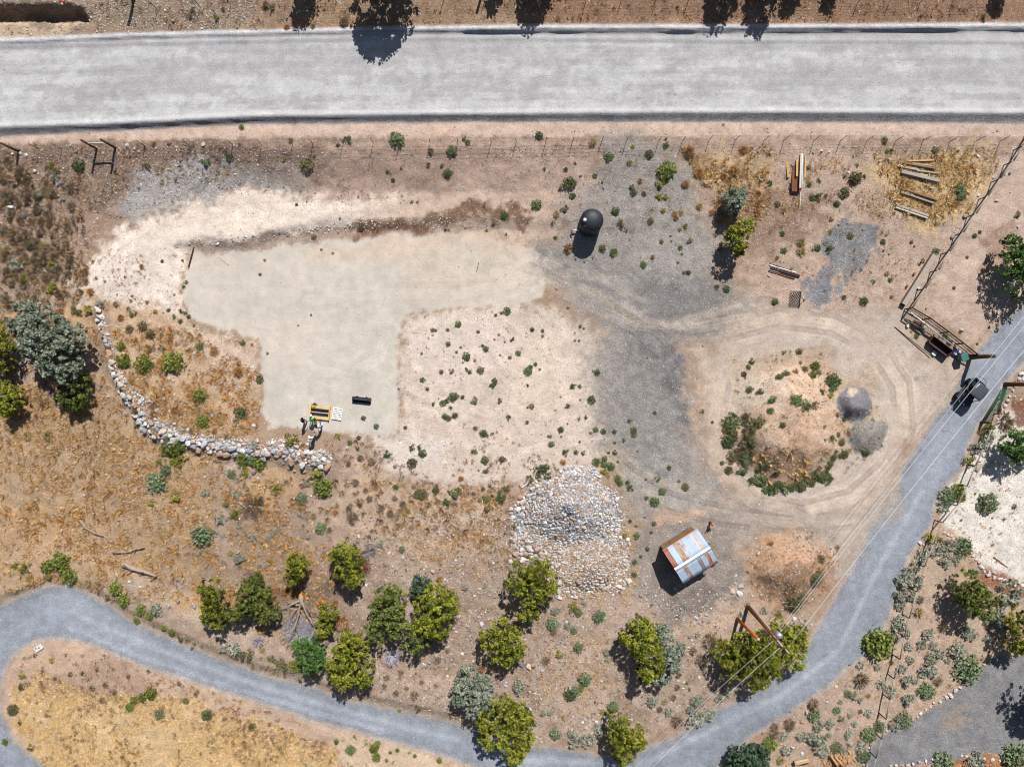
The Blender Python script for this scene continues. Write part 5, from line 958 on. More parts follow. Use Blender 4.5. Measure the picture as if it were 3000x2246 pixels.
# ------------------------------------------------------------------ built things
plain('black_poly', (.016, .02, .027), .55, .35, 0, .2, 3); plain('black_steel', (.016, .018, .024), .45, .5, .3, .3, 5); plain('grey_plastic', (.16, .18, .2), .5, .4)
plain('white_pipe', (.75, .77, .8), .4, .5, 0, .05); plain('yellow_paint', (.78, .42, .02), .45, .5, 0, .12, 8); plain('pallet_wood', (.78, .76, .7), .85, .1, 0, .15, 10)
plain('plank_tan', C(214, 172, 116), .85, .1, 0, .18, 4, None, (1, 8, 1)); plain('plank_grey', C(176, 166, 156), .9, .1, 0, .22, 4, None, (1, 8, 1)); plain('plank_brown', C(158, 122, 94), .9, .1, 0, .22, 4, None, (1, 8, 1)); plain('plank_pale', C(216, 204, 190), .85, .1, 0, .12, 4, None, (1, 8, 1))
plain('rust', C(146, 96, 74), .9, .15, 0, .25, 5, C(166, 112, 84)); plain('dark_rust', (.06, .032, .022), .85, .2, 0, .3, 6); plain('orange_steel', C(186, 112, 70), .8, .2, 0, .2, 5)
plain('creosote', C(128, 82, 52), .85, .15, 0, .28, 3, None, (6, 6, .6)); plain('stub_rust', C(182, 96, 34), .8, .2, 0, .2, 3); plain('galvanised', (.52, .57, .62), .38, .5, .55, .12, 4)
plain('log_brown', C(112, 82, 58), .9, .1, 0, .3, 4, None, (6, 6, .8), .3); plain('rail_grey', C(168, 158, 146), .85, .15, 0, .2, 3); plain('post_dark', C(72, 58, 48), .85, .15, 0, .2, 4)
plain('gate_green', C(58, 112, 74), .5, .4, 0, .12, 4); plain('green_plastic', C(62, 120, 112), .5, .4, 0, .15, 4); plain('blue_plastic', (.02, .08, .55), .4, .5); plain('wire', (.08, .08, .085), .5, .4, .4); plain('cable', (.62, .63, .66), .45, .4, .3)
plain('concrete', C(222, 218, 212), .9, .1, 0, .08, 6); plain('orange_cap', (.72, .1, .03), .5, .4); plain('rubber', (.012, .012, .013), .8, .2, 0, .3, 12); plain('utv_body', (.02, .024, .03), .35, .5, 0, .2, 3); plain('utv_roof', (.05, .058, .07), .3, .5, 0, .1, 3); plain('seat_vinyl', (.03, .03, .03), .6, .3)
plain('fresh_wood', C(226, 146, 62), .8, .1, 0, .2, 5); plain('split_wood', C(196, 154, 112), .9, .1, 0, .25, 4, None, (6, 1, 1)); plain('ceramic', (.5, .3, .2), .5, .4); plain('glass_dark', (.02, .025, .03), .1, .6); plain('chrome', (.6, .62, .66), .25, .5, .8, .05)
def angle(a, b): return math.atan2(b.y - a.y, b.x - a.x)
def beam(name, label, cat, a, b, w, h, mat, group=None, lift=0.0, parent=None):
    """a plank or beam lying between two picture points"""
    A, B = G(*a), G(*b)
    if parent is None and lift == 0: pass
    m = (A + B) / 2; L = (B - A).length; z = max(A.z, B.z, float(hz(m.x, m.y))) + h / 2 - .015 + lift
    o = MB().box((0, 0, 0), (L, w, h)).build(name, mat, None, False, min(w, h) * .12)
    o.location = (m.x, m.y, z); o.rotation_euler = (0, 0, angle(A, B)); return tag(o, label, cat, group)

# --- water tank
t = empty('water_tank', G(1727, 660), 'round black plastic water tank with a domed top on the gravel', 'water tank')
MB().lathe([(1.08, -.1), (1.08, .05), (1.10, .1), (1.08, .16), (1.08, .7), (1.10, .75), (1.08, .8), (1.08, 1.35), (1.10, 1.4), (1.08, 1.45), (1.08, 2.0), (1.05, 2.08), (.98, 2.13)], n=48).build('shell', 'black_poly', t, True)
dome = MB().lathe([(.985, 2.12), (.9, 2.22), (.72, 2.33), (.5, 2.41), (.25, 2.45), (.02, 2.46)], n=48).build('dome', 'black_poly', t, True)
for a in (40, 140, 222, 318):
    c, s_ = math.cos(math.radians(a)), math.sin(math.radians(a)); MB().box((c * .9, s_ * .9, 2.2), (.26, .09, .13), math.radians(a)).build('lifting_lug', 'black_poly', dome, False, .02)
lid = MB().lathe([(.30, 2.16), (.30, 2.34), (.27, 2.38), (.12, 2.42), (.02, 2.43)], (-.70, -.06, 0), 24).build('lid', 'black_poly', t, True)
MB().lathe([(.2, 2.38), (.16, 2.44), (.03, 2.46)], (-.70, -.06, 0), 16).build('vent_cap', 'galvanised', lid, True)
v = MB(); v.tube((-1.02, -.5, .12), (-1.62, -.53, .12), .06).build('outlet_pipe', 'white_pipe', t, True)
MB().path([(-1.62, -.53, .12), (-1.72, -.56, .15), (-1.74, -.7, .05), (-1.6, -.85, .02)], .04).build('hose', 'rubber', t, True)

# --- shed with corrugated roof
for nm, base, rust, amt in (('tin_blue', C(190, 210, 234), C(202, 190, 184), .3), ('tin_spotted', C(196, 210, 228), C(196, 150, 118), .42), ('tin_tan', C(206, 208, 214), C(216, 182, 154), .5), ('tin_rusty', C(204, 206, 214), C(178, 110, 78), .5), ('tin_brown', C(190, 186, 184), C(176, 134, 94), .55), ('tin_red', C(176, 112, 88), C(150, 84, 64), .5), ('tin_orange', C(204, 186, 170), C(186, 106, 58), .56), ('tin_grey', C(176, 178, 184), C(156, 138, 126), .55)):
    m, n, l, b = mat_new(nm, .5, .4); tc = n.new('ShaderNodeTexCoord'); mp = n.new('ShaderNodeMapping'); mp.inputs['Scale'].default_value = (1.6, .7, 1); l.new(tc.outputs['Object'], mp.inputs[0])
    oi = n.new('ShaderNodeObjectInfo'); l.new(math_n(n, l, 'MULTIPLY', oi.outputs['Random'], 30), mp.inputs['Location'])
    t1 = noise_n(n, l, mp.outputs[0], 2.2, 7, .72); f = mapr(n, l, t1.outputs[0], 1 - amt - .03, 1 - amt + .1, 0, 1)
    t2 = noise_n(n, l, tc.outputs['Object'], 14, 4); k = mapr(n, l, t2.outputs[0], .3, .7, .82, 1.15)
    cc = mixc(n, l, f, base, rust); sc = n.new('ShaderNodeVectorMath'); sc.operation = 'SCALE'; l.new(cc, sc.inputs[0]); l.new(k, sc.inputs['Scale']); l.new(sc.outputs[0], b.inputs['Base Color']); M[nm] = m
shc = W(2025, 1631, 2.0); shz = float(hz(shc.x, shc.y)); shc = W(2024.5, 1631, shz + 2.5)
shed = empty('shed', on(shc.x, shc.y), 'small gabled shed roofed in rust-streaked corrugated iron panels', 'shed', None, math.atan2(63.6, 102))
LX, LY, HE, HR = 3.86, 3.72, 2.25, 2.95; YR = -.10               # local x along the ridge, ridge a little off centre
def slope(y): return HE + (HR - HE) * (1 - abs(y - YR) / ((LY / 2 - YR) if y > YR else (LY / 2 + YR)))
def panel(x0, x1, y0, y1, mat, dz):
    mb = MB(); w_ = x1 - x0; nw = max(4, round(w_ / .115)); nx_ = nw * 4; vs = []; ys = np.linspace(y0, y1, 5)
    for y in ys:
        for i in range(nx_ + 1): x = x0 + w_ * i / nx_; vs.append((x - LX / 2, y, slope(y) + dz + .016 * math.sin(2 * math.pi * nw * i / nx_)))
    c = nx_ + 1; mb.add(vs, [(r * c + i, r * c + i + 1, (r + 1) * c + i + 1, (r + 1) * c + i) for r in range(4) for i in range(nx_)])
    o = mb.build('roof_panel', mat, shed, True); sm = o.modifiers.new('thickness', 'SOLIDIFY'); sm.thickness = .006
for L, y0, y1 in ((((0, .13, 'tin_red'), (.125, .27, 'tin_blue'), (.265, .42, 'tin_brown'), (.415, .53, 'tin_rusty'), (.525, .66, 'tin_blue'), (.655, .80, 'tin_spotted'), (.795, .91, 'tin_tan'), (.905, 1.0, 'tin_blue')), YR + .04, LY / 2),
                  (((0, .2, 'tin_blue'), (.195, .31, 'tin_brown'), (.305, .45, 'tin_blue'), (.445, .57, 'tin_blue'), (.565, .68, 'tin_grey'), (.675, .79, 'tin_blue'), (.785, .9, 'tin_orange'), (.895, 1.0, 'tin_spotted')), -LY / 2, YR - .04)):
    for i, (a, b, mt) in enumerate(L):
        ext = .12 if (mt == 'tin_orange') else 0
        panel(a * LX, b * LX, y0 - ext, y1, mt, .012 * (i % 2))
rc = MB()
for sg in (1, -1): rc.add([(-LX / 2 - .02, YR, HR + .05), (LX / 2 + .02, YR, HR + .05), (LX / 2 + .02, YR + sg * .2, slope(YR + sg * .2) + .045), (-LX / 2 - .02, YR + sg * .2, slope(YR + sg * .2) + .045)], [(0, 1, 2, 3)])
rc.build('ridge_cap', 'galvanised', shed)
MB().box((0, LY / 2 - .03, HE - .08), (LX + .02, .05, .16)).build('fascia_board', 'plank_tan', shed); MB().box((0, -LY / 2 + .03, HE - .08), (LX + .02, .05, .14)).build('fascia_board', 'plank_brown', shed)
bx_, by_ = LX / 2 - .18, LY / 2 - .22
for sg in (-1, 1):
    wl = empty_child = MB()
    for i in range(9):
        y = -by_ + (i + .5) * 2 * by_ / 9; MB().box((sg * bx_, y, (slope(y) - .05 - .15) / 2), (.03, 2 * by_ / 9 - .012, slope(y) - .05 + .15)).build('wall_board', 'plank_brown', shed)
for sg in (-1, 1):
    for i in range(9):
        x = -bx_ + (i + .5) * 2 * bx_ / 9; MB().box((x, sg * by_, (HE - .12) / 2 - .07), (2 * bx_ / 9 - .012, .03, HE - .0)).build('wall_board', 'plank_brown', shed)
d_ = MB().box((bx_ + .035, -.3, .95), (.04, .9, 1.95)).build('door', 'plank_grey', shed); MB().box((bx_ + .07, .05, 1.0), (.04, .03, .14)).build('handle', 'black_steel', d_)

# --- standpipe and stake beside the shed
t = empty('standpipe', G(2080, 1530), 'rusty standpipe with an orange cap and white outlet by the shed', 'hydrant')
MB().lathe([(.14, -.1), (.14, .05), (.09, .08), (.085, .85)], n=14).build('pipe', 'dark_rust', t, True); MB().lathe([(.15, .84), (.17, .92), (.12, 1.02), (.03, 1.06)], n=16).build('cap', 'orange_cap', t, True)
MB().tube((.06, -.04, .68), (.2, -.2, .68), .075, .1, 12).build('outlet', 'white_pipe', t, True)
t = empty('steel_stake', G(2073, 1541), 'thin rusty steel stake beside the orange-capped standpipe', 'stake'); MB().box((0, 0, .38), (.05, .05, .9)).build('shaft', 'dark_rust', t); MB().box((-.03, .05, .8), (.16, .05, .05)).build('crosspiece', 'rust', t)

# --- yellow scraper frame, pallet, black bucket
def frame_at(pts, h): 
    c = [GH(x, y, h) for x, y in pts]; m = sum(c, Vector()) / 4; return m, angle(c[0], c[1]), (c[1] - c[0]).length, (c[3] - c[0]).length
m_, rz, L, Wd = frame_at(((909.6, 1188), (964.8, 1194), (961, 1227), (906, 1221)), .45)
t = empty('land_scraper', on(m_.x, m_.y), 'yellow steel box frame of a tractor land scraper on the pad', 'implement', None, rz)
for sg in (-1, 1): MB().box((sg * L / 2, 0, .19), (.07, Wd + .25, .34)).build('side_plate', 'yellow_paint', t, False, .01)
for sg in (-1, 1): MB().box((0, sg * (Wd / 2 - .03), .33), (L, .1, .1)).build('cross_tube', 'yellow_paint', t, False, .01)
for y in (.24, -.16): MB().box((0, y, .12), (L - .08, .1, .2), 0, .2).build('cutting_blade', 'black_steel', t)
mast = MB(); mast.box((-.2, -Wd / 2 - .02, .62), (.06, .06, .42)); mast.box((.2, -Wd / 2 - .02, .62), (.06, .06, .42)); mast.box((0, -Wd / 2 - .02, .82), (.46, .06, .07)); mast.build('hitch_mast', 'yellow_paint', t)
for x in (-.42, .1): MB().box((x, -Wd / 2 - .2, .3), (.04, .4, .05)).build('draft_arm', 'black_steel', t)
m_, rz, L, Wd = frame_at(((977, 1192), (1004.5, 1197), (999, 1231.5), (971, 1226)), .12)
t = empty('pallet', on(m_.x, m_.y), 'bleached wooden pallet lying beside the yellow scraper', 'pallet', None, rz)
for x in (-1, 0, 1): MB().box((x * (L / 2 - .03), 0, .065), (.05, Wd, .12)).build('stringer', 'pallet_wood', t)
for i in range(7): MB().box((0, -Wd / 2 + .06 + i * (Wd - .12) / 6, .136), (L, .118, .022)).build('deck_board', 'pallet_wood', t)
m_, rz, L, Wd = frame_at(((1034.5, 1160), (1087, 1165.5), (1085, 1184), (1033, 1180)), .3)
t = empty('loader_bucket', on(m_.x, m_.y), 'black steel loader bucket set down on the pad', 'bucket', None, rz)
prof = [(.3, .02), (-.2, .02), (-.3, .12), (-.32, .4), (-.22, .52), (.0, .54)]
bk = MB(); vs = [(x * L / 2, y, z) for x in (-1, 1) for y, z in prof]; k = len(prof); bk.add([(a, -b, c) for a, b, c in vs], [(i, i + 1, k + i + 1, k + i) for i in range(k - 1)]); o = bk.build('shell', 'black_steel', t)
o.modifiers.new('thickness', 'SOLIDIFY').thickness = .025
for sg in (-1, 1): MB().add([(sg * L / 2, -y, z) for y, z in prof], [tuple(range(k))]).build('end_plate', 'black_steel', t).modifiers.new('thickness', 'SOLIDIFY').thickness = .03
MB().box((0, .1, .56), (L * .62, .12, .03)).build('top_stiffener', 'utv_roof', t); 
for x in (-.45, .45): MB().box((x, .34, .4), (.12, .1, .22)).build('mount_hook', 'black_steel', t)
MB().box((0, -.3, .035), (L, .05, .02)).build('cutting_edge', 'galvanised', t)

# --- side-by-side buggy on the road
A = G(2801, 1160); ax = math.atan2(340, 290)
t = empty('utility_buggy', on(*(G(2829, 1149).xy)), 'black side-by-side buggy with a ribbed roof parked on the gravel road', 'buggy', None, ax + math.pi)
for sx in (-.85, .85):
    for sy in (-.62, .62):
        wv = empty_w = MB().lathe([(.14, -.13), (.3, -.14), (.33, -.08), (.33, .08), (.3, .14), (.14, .13)], n=22).build('wheel', 'rubber', t, True); wv.location = (sx, sy, .33); wv.rotation_euler = (math.pi / 2, 0, 0)
        MB().lathe([(.16, -.1), (.16, .11), (.05, .12)], n=12).build('rim', 'grey_plastic', wv, True)
b = MB(); b.box((0, 0, .45), (2.3, .95, .22)); b.box((.1, 0, .36), (1.0, 1.35, .1)); b.build('chassis', 'utv_body', t, False, .03)
hd = MB(); vs = [(.62, -.55, .5), (.62, .55, .5), (1.28, .42, .5), (1.28, -.42, .5), (.62, -.55, .95), (.62, .55, .95), (1.22, .38, .78), (1.22, -.38, .78)]; hd.add(vs, [(3, 2, 1, 0), (4, 5, 6, 7), (0, 1, 5, 4), (1, 2, 6, 5), (2, 3, 7, 6), (3, 0, 4, 7)]); hd = hd.build('hood', 'utv_body', t, False, .04)
for sy in (-.28, .28): MB().lathe([(.09, 0), (.07, .03), (.02, .04)], n=12).build('headlight', 'chrome', hd).location = (1.24, sy, .66)
for sx in (-.85, .85):
    for sy in (-.6, .6): MB().box((sx, sy, .74), (.8, .34, .06)).build('fender', 'utv_body', t, False, .03)
bd = MB(); bd.box((-.95, 0, .68), (.78, 1.2, .06)); bd.box((-1.33, 0, .82), (.04, 1.2, .28)); bd.box((-.57, 0, .82), (.04, 1.2, .28)); bd.box((-.95, -.6, .82), (.78, .04, .28)); bd.box((-.95, .6, .82), (.78, .04, .28)); bd.build('cargo_bed', 'utv_body', t)
for sy in (-.3, .3):
    s1 = MB(); s1.box((-.15, sy, .68), (.48, .48, .16)); s1.box((-.42, sy, .95), (.14, .48, .5)); s1.build('seat', 'seat_vinyl', t, False, .04)
cg = MB()
for sy in (-.62, .62):
    cg.path([(.66, sy, .9), (.42, sy * .95, 1.8), (-.55, sy * .95, 1.84), (-.72, sy, .8)], .03, 7); cg.path([(-.55, sy * .95, 1.84), (-1.3, sy * .8, .95)], .025, 6)
cg.tube((.42, -.59, 1.8), (.42, .59, 1.8), .03); cg.tube((-.55, -.59, 1.84), (-.55, .59, 1.84), .03); cg.build('roll_cage', 'black_steel', t, True)
rf_ = MB(); n_ = 9; vs = []
for i in range(n_):
    x = .62 - 1.46 * i / (n_ - 1); hw = .70 - .10 * abs(i - 4) / 4
    for y, dz in ((-1, 0), (-.72, .07), (-.25, .085), (0, .075), (.25, .085), (.72, .07), (1, 0)): vs.append((x, y * hw, 1.86 + dz - .04 * abs(i - 4) / 4))
rf_.add(vs, [(i * 7 + j, i * 7 + j + 1, (i + 1) * 7 + j + 1, (i + 1) * 7 + j) for i in range(n_ - 1) for j in range(6)]); ro = rf_.build('roof', 'utv_roof', t, True); ro.modifiers.new('thickness', 'SOLIDIFY').thickness = .03
for y in (-.42, -.14, .14, .42): MB().box((-.1, y, 1.955), (1.0, .05, .02)).build('roof_rib', 'utv_roof', ro, False, .008)
bb = MB(); bb.path([(1.2, -.4, .5), (1.46, -.38, .55), (1.46, -.34, .85), (1.46, .34, .85), (1.46, .38, .55), (1.2, .4, .5)], .025, 6); 
for y in (-.18, .0, .18): bb.tube((1.46, y, .5), (1.46, y, .85), .015)
bb.build('front_guard', 'black_steel', t, True)
MB().path([(-1.3, -.5, .7), (-1.62, -.4, 1.0), (-1.68, 0, 1.05), (-1.62, .4, 1.0), (-1.3, .5, .7)], .022, 6).build('rear_rail', 'black_steel', t, True)
MB().lathe([(.17, 0), (.17, .03)], (.52, 0, 0), 14).build('steering_wheel', 'rubber', t).location = (-.12, .3, .98)

# --- wire fences
def wire_fence(name, label, bases, h, group=None, post='dark_rust', wires=4):
    B = [G(x, y) for x, y in bases]; p0 = B[0]; e = empty(name, p0, label, 'fence', group)
    for b in B:
        mb = MB(); c = b - p0; lean = Vector((random.uniform(-.05, .05), random.uniform(-.05, .05), 0)); mb.tube(c + Vector((0, 0, -.2)), c + lean + Vector((0, 0, h)), .028, .024, 6); mb.build('post', post, e)
    for k in range(wires):
        z = h * (.28 + .68 * k / (wires - 1)); pts = []
        for a, b in zip(B[:-1], B[1:]): pts += [a - p0 + Vector((0, 0, z)), (a + b) / 2 - p0 + Vector((0, 0, z - .03))]
        pts.append(B[-1] - p0 + Vector((0, 0, z))); MB().path(pts, .007, 4).build('wire', 'wire', e)
fx = [(0, v / 2.949, 1) for v in ()]
def tp(c, s): return [(750 * c + float(a) / 2.949, float(b) / 2.949) for a, b in (q.split(',') for q in s.split())]
wire_fence('wire_fence', 'long wire fence on thin steel posts beside the wide gravel road', tp(0, '340,1290 535,1288 920,1272 1252,1262 1630,1255 2015,1250') + tp(1, '45,1247 318,1240 492,1242 755,1240 1015,1238 1245,1240 1505,1238 1743,1236 2032,1234') + tp(2, '36,1234 290,1232 520,1230 772,1228 985,1226 1262,1225 1470,1222 1700,1218 1925,1217 2175,1216') + tp(3, '135,1216 395,1216 625,1217 853,1217 1100,1219 1335,1220 1570,1224 1785,1225 2005,1222 2190,1225'), 1.35)
wire_fence('wire_fence', 'wire fence along the bank on the far side of the wide gravel road', [(50, 36), (160, 38), (230, 34), (463, 30), (587, 22), (677, 15), (985, 6), (1100, 5), (1300, 3), (1420, 6), (1610, 8), (1715, 8), (1818, 9), (1918, 10), (2014, 10), (2110, 10), (2300, 9), (2512, 8), (2605, 8), (2695, 8), (2790, 6), (2900, 5)], 1.3)
# wooden H brace at the fence end
def hbrace(label, b1, b2, h):
    A, B = G(*b1), G(*b2); e = empty('fence_brace', A, label, 'fence brace'); d = B - A
    for c in (Vector(), d): MB().tube(c + Vector((0, 0, -.2)), c + Vector((0, 0, h)), .11, .1, 10).build('post', 'log_brown', e, True)
    MB().tube(Vector((0, 0, h * .62)), d + Vector((0, 0, h * .62)), .075, .075, 8).build('rail', 'plank_pale', e, True)
hbrace('wooden H-shaped fence brace of two brown posts and a pale rail', (283, 436), (338, 434), 2.3)
e = empty('wooden_post', G(55, 444), 'single brown wooden fence post apart from the H-shaped brace', 'post'); MB().tube((0, 0, -.2), (0, 0, 2.3), .11, .1, 10).build('shaft', 'log_brown', e, True); MB().lathe([(.1, 2.28), (.07, 2.33), (.01, 2.34)], n=10).build('cap', 'log_brown', e, True)
e = empty('wooden_post', G(392, 4), 'tall thick wooden post on the bank beyond the wide road', 'post'); MB().tube((0, 0, -.2), (0, 0, 2.4), .16, .14, 10).build('shaft', 'log_brown', e, True); MB().lathe([(.14, 2.38), (.1, 2.44), (.01, 2.45)], n=10).build('cap', 'log_brown', e, True)
e = empty('wooden_post', G(1416, -30), 'weathered pole post among the saplings beyond the far fence', 'post'); MB().tube((0, 0, -.2), (0, 0, 2.6), .13, .12, 10).build('shaft', 'log_brown', e, True); MB().lathe([(.12, 2.58), (.08, 2.63), (.01, 2.64)], n=10).build('cap', 'log_brown', e, True)

# --- pipe rail fences
def rail_fence(name, label, bases, h, rails, rr, postr, rm, pm, mesh=False):
    B = [G(x, y) for x, y in bases]; p0 = B[0]; e = empty(name, p0, label, 'fence')
    for b in B:
        c = b - p0; MB().tube(c + Vector((0, 0, -.2)), c + Vector((0, 0, h - rr)), postr, postr, 8).build('post', pm, e, True)
    for z in rails:
        for a, b in zip(B[:-1], B[1:]): MB().tube(a - p0 + Vector((0, 0, h * z)), b - p0 + Vector((0, 0, h * z)), rr * (1 if z > .9 else .55), None, 8).build('rail', rm if z > .9 else pm, e, True)
    if mesh:
        mb = MB()
        for a, b in zip(B[:-1], B[1:]):
            L = (b - a).length; k = int(L / .16)
            for i in range(k): c = a.lerp(b, (i + .5) / k) - p0; mb.tube(c + Vector((0, 0, .08)), c + Vector((0, 0, h * .97)), .006, None, 4, False)
            for i in range(7): z = h * (.1 + .85 * i / 7); mb.tube(a - p0 + Vector((0, 0, z)), b - p0 + Vector((0, 0, z)), .006, None, 4, False)
        mb.build('wire_mesh', 'wire', e)['kind'] = 'stuff'
rail_fence('pipe_fence', 'long pipe fence with a pale top rail running down to the gateway', [(3060, 300), (3008, 378), (2970, 440), (2940, 485), (2903, 535), (2867, 585), (2833, 636), (2796, 690), (2757, 745), (2725, 797), (2687, 851), (2650, 906)], 1.3, (.97,), .075, .05, 'rail_grey', 'post_dark')
rail_fence('mesh_fence', 'dark pipe fence with wire mesh between the pipe fence and the gatepost', [(2650, 906), (2702, 936), (2755, 975), (2798, 1008), (2838, 1040)], 1.35, (.97, .6, .15), .06, .055, 'post_dark', 'post_dark', True)
rail_fence('rail_fence', 'post-and-rail fence of dark wood along the garden side of the road', [(2912, 1212), (2880, 1255), (2855, 1312), (2833, 1360), (2809, 1418), (2779, 1474), (2738, 1523), (2712, 1585), (2686, 1650), (2664, 1722), (2643, 1798), (2629, 1852), (2616, 1916), (2599, 1972), (2587, 2032), (2576, 2088), (2563, 2145), (2547, 2200), (2530, 2260)], 1.25, (.97, ), .06, .05, 'rail_grey', 'post_dark')
# gateposts
for bx, by, lb in ((2842, 1047, 'tall rough log gatepost beside the green bin'), (2946, 1126, 'tall rough log gatepost holding the green tube gate')):
    e = empty('gatepost', G(bx, by), lb, 'gatepost'); MB().path([(0, 0, -.2), (.02, .02, 1.2), (-.02, .03, 2.4), (.03, 0, 3.2)], [.24, .2, .19, .16], 10).build('trunk', 'log_brown', e, True)
    MB().path([(0, 0, .9), (.0, .17, 1.0), (.05, .3, 1.3)], [.07, .06, .03], 6).build('branch_stub', 'log_brown', e, True)
    MB().lathe([(.17, 3.18), (.18, 3.24), (.03, 3.27)], (.03, 0, 0), 10).build('cap', 'dark_rust', e, True)
A, B = G(2934, 1138), G(2876, 1231); e = empty('tube_gate', A, 'green metal tube gate swung open along the road', 'gate', None, angle(A, B)); L = (B - A).length; dzg = B.z - A.z
for i in range(6): z = .16 + i * .21; MB().tube((0, 0, z), (L, 0, z + dzg), .028, None, 8).build('rail', 'gate_green', e, True)
for x in (0, .33 * L, .66 * L, L): MB().box((x, 0, .7 + dzg * x / L), (.05, .035, 1.16)).build('upright', 'gate_green', e)
MB().box((.42 * L, -.03, .75), (.35, .012, .28)).build('sign_plate', 'galvanised', e)
e = empty('gate_latch_post', G(2874, 1236), 'short dark steel post at the free end of the green gate', 'post'); MB().tube((0, 0, -.2), (0, 0, 1.2), .1, .1, 12).build('shaft', 'black_steel', e, True); MB().lathe([(.1, 1.18), (.08, 1.25), (.01, 1.27)], n=12).build('cap', 'black_steel', e, True)

# --- utility pole, stub pole and lines
UP = G(2190, 1775); zt = 9.35
ut = W(2297, 1897, UP.z + zt); tilt = ut - UP
e = empty('utility_pole', UP, 'tall brown utility pole with a transformer among the junipers', 'utility pole')
MB().tube((0, 0, -.3), tilt, .19, .13, 12).build('pole', 'creosote', e, True)
MB().tube(Vector((.17, .1, .1)), tilt * .62 + Vector((.15, .1, 0)), .045, .045, 8).build('conduit', 'galvanised', e, True)
tc_ = tilt * .76 + Vector((.33, .18, 0)); tr_ = MB().lathe([(.03, -.42), (.24, -.42), (.25, .36), (.2, .44), (.03, .46)], tuple(tc_), 18).build('transformer', 'galvanised', e, True)
for dx in (-.1, .1): MB().tube(tc_ + Vector((dx, .05, .44)), tc_ + Vector((dx, .05, .66)), .035, .025, 8).build('bushing', 'ceramic', tr_, True)
MB().box(tilt * .8, (.1, .6, .1), .6).build('bracket', 'galvanised', e); MB().box(tilt * .86 + Vector((-.1, -.12, 0)), (.12, .1, 1.1), 0, 0, 0).build('cutout', 'galvanised', e)
arm = MB().box(tilt * .985, (.12, 1.5, .12), .75).build('crossarm', 'galvanised', e); u_ = Vector((-math.sin(.75), math.cos(.75), 0))
for k in (-.65, -.2, .65): MB().lathe([(.05, 0), (.07, .08), (.05, .16), (.02, .2)], tuple(tilt * .985 + u_ * k + Vector((0, 0, .06))), 10).build('insulator', 'ceramic', arm, True)
SPB = G(2160, 1812); st_ = W(2222, 1872, SPB.z + 5.4) - SPB
e = empty('stub_pole', SPB, 'shorter rust-orange stub pole beside the utility pole', 'pole'); MB().tube((0, 0, -.3), st_, .17, .13, 12).build('shaft', 'stub_rust', e, True); MB().tube(st_, st_ + Vector((0, 0, .03)), .125, .12, 12).build('cut_top', 'plank_pale', e, True)
def cable(label, a, b, r=.022, sag=.35, grp='overhead lines on the utility pole'):
    a, b = Vector(a), Vector(b); pts = [a.lerp(b, i / 16) - Vector((0, 0, sag * 4 * (i / 16) * (1 - i / 16))) for i in range(17)]
    o = MB().path([p - a for p in pts], r, 6).build('power_line', 'cable', None, True); o.location = a; tag(o, label, 'power line', grp)
top = UP + tilt; tz = top.z
cable('pale overhead line from the top crossarm, over the far side of the buggy', W(2312, 1893, tz), W(3110, 893, tz - .2), .016)
cable('pale overhead line from the transformer crossing over the buggy roof', UP + tilt * .8, W(3078, 862, tz - 1.6), .014)
cable('thin overhead line beside the one over the buggy roof', UP + tilt * .79 + Vector((-.1, .1, 0)), W(3052, 862, tz - 1.7), .012)
cable('thin overhead line from the pole top going down over the lower drive', top + Vector((-.3, 0, -.1)), W(1830, 2330, tz - 1.2), .014)
cable('thin overhead line from mid pole going down past the stub pole', UP + tilt * .8 + Vector((-.1, -.1, 0)), W(1790, 2318, tz - 2.6), .014)

# --- storage yard: timber, sheet, pipes, harrow
def q8(x, y): return (2280 + x / 4.76, 420 + y / 4.76)
def q1(x, y): return (2600 + x / 4.533, 450 + y / 4.533)
def q2(x, y): return (2240 + x / 5.95, 760 + y / 5.95)
A, B = G(*q8(283, 92)), G(*q8(232, 682)); e = empty('rusty_sheet', (A + B) / 2, 'long rusty corrugated sheet under a stack of boards', 'metal sheet', None, angle(A, B)); L = (B - A).length
mb = MB(); vs = []
for i in range(41):
    y = -.42 + .84 * i / 40; vs += [(-L / 2, y, .05 + .02 * math.sin(i * 1.57)), (L / 2, y, .05 + .02 * math.sin(i * 1.57))]
mb.add(vs, [(2 * i, 2 * i + 1, 2 * i + 3, 2 * i + 2) for i in range(40)]); mb.build('sheet', 'rust', e).modifiers.new('thickness', 'SOLIDIFY').thickness = .03
MB().box((0, -.44, .02), (L * .9, .05, .08)).build('batten', 'dark_rust', e); MB().box((0, .44, .02), (L * .9, .05, .08)).build('batten', 'dark_rust', e)
gB = 'boards stacked on the rusty sheet'
beam('board', 'grey-white board, longest one stacked on the rusty sheet', 'board', q8(312, 150), q8(270, 645), .17, .1, 'plank_pale', gB, .08); beam('board', 'narrow pale board lying on top of the stack on the rusty sheet', 'board', q8(322, 240), q8(300, 628), .11, .05, 'plank_pale', gB, .18)
beam('board', 'grey steel channel beside the pale boards on the rusty sheet', 'steel channel', q8(330, 150), q8(312, 600), .09, .1, 'galvanised', gB, .08); beam('board', 'short tan board with a grey end on the rusty sheet', 'board', q8(258, 232), q8(240, 472), .2, .06, 'plank_tan', gB, .08)
beam('board', 'tan board lying on soil beside the rusty sheet', 'board', q8(376, 185), q8(355, 490), .15, .09, 'plank_tan'); beam('board', 'yellow-brown board lying on grass beside the rusty sheet', 'board', q8(118, 275), q8(132, 485), .2, .06, 'plank_tan')
beam('steel_pipe', 'thin grey steel pipe sticking out from under the rusty sheet', 'pipe', q8(312, 600), q8(290, 872), .05, .05, 'galvanised')
beam('board', 'short white board scrap on the edge of the rusty sheet', 'board', q8(212, 505), q8(208, 575), .08, .04, 'plank_pale', None, .08)
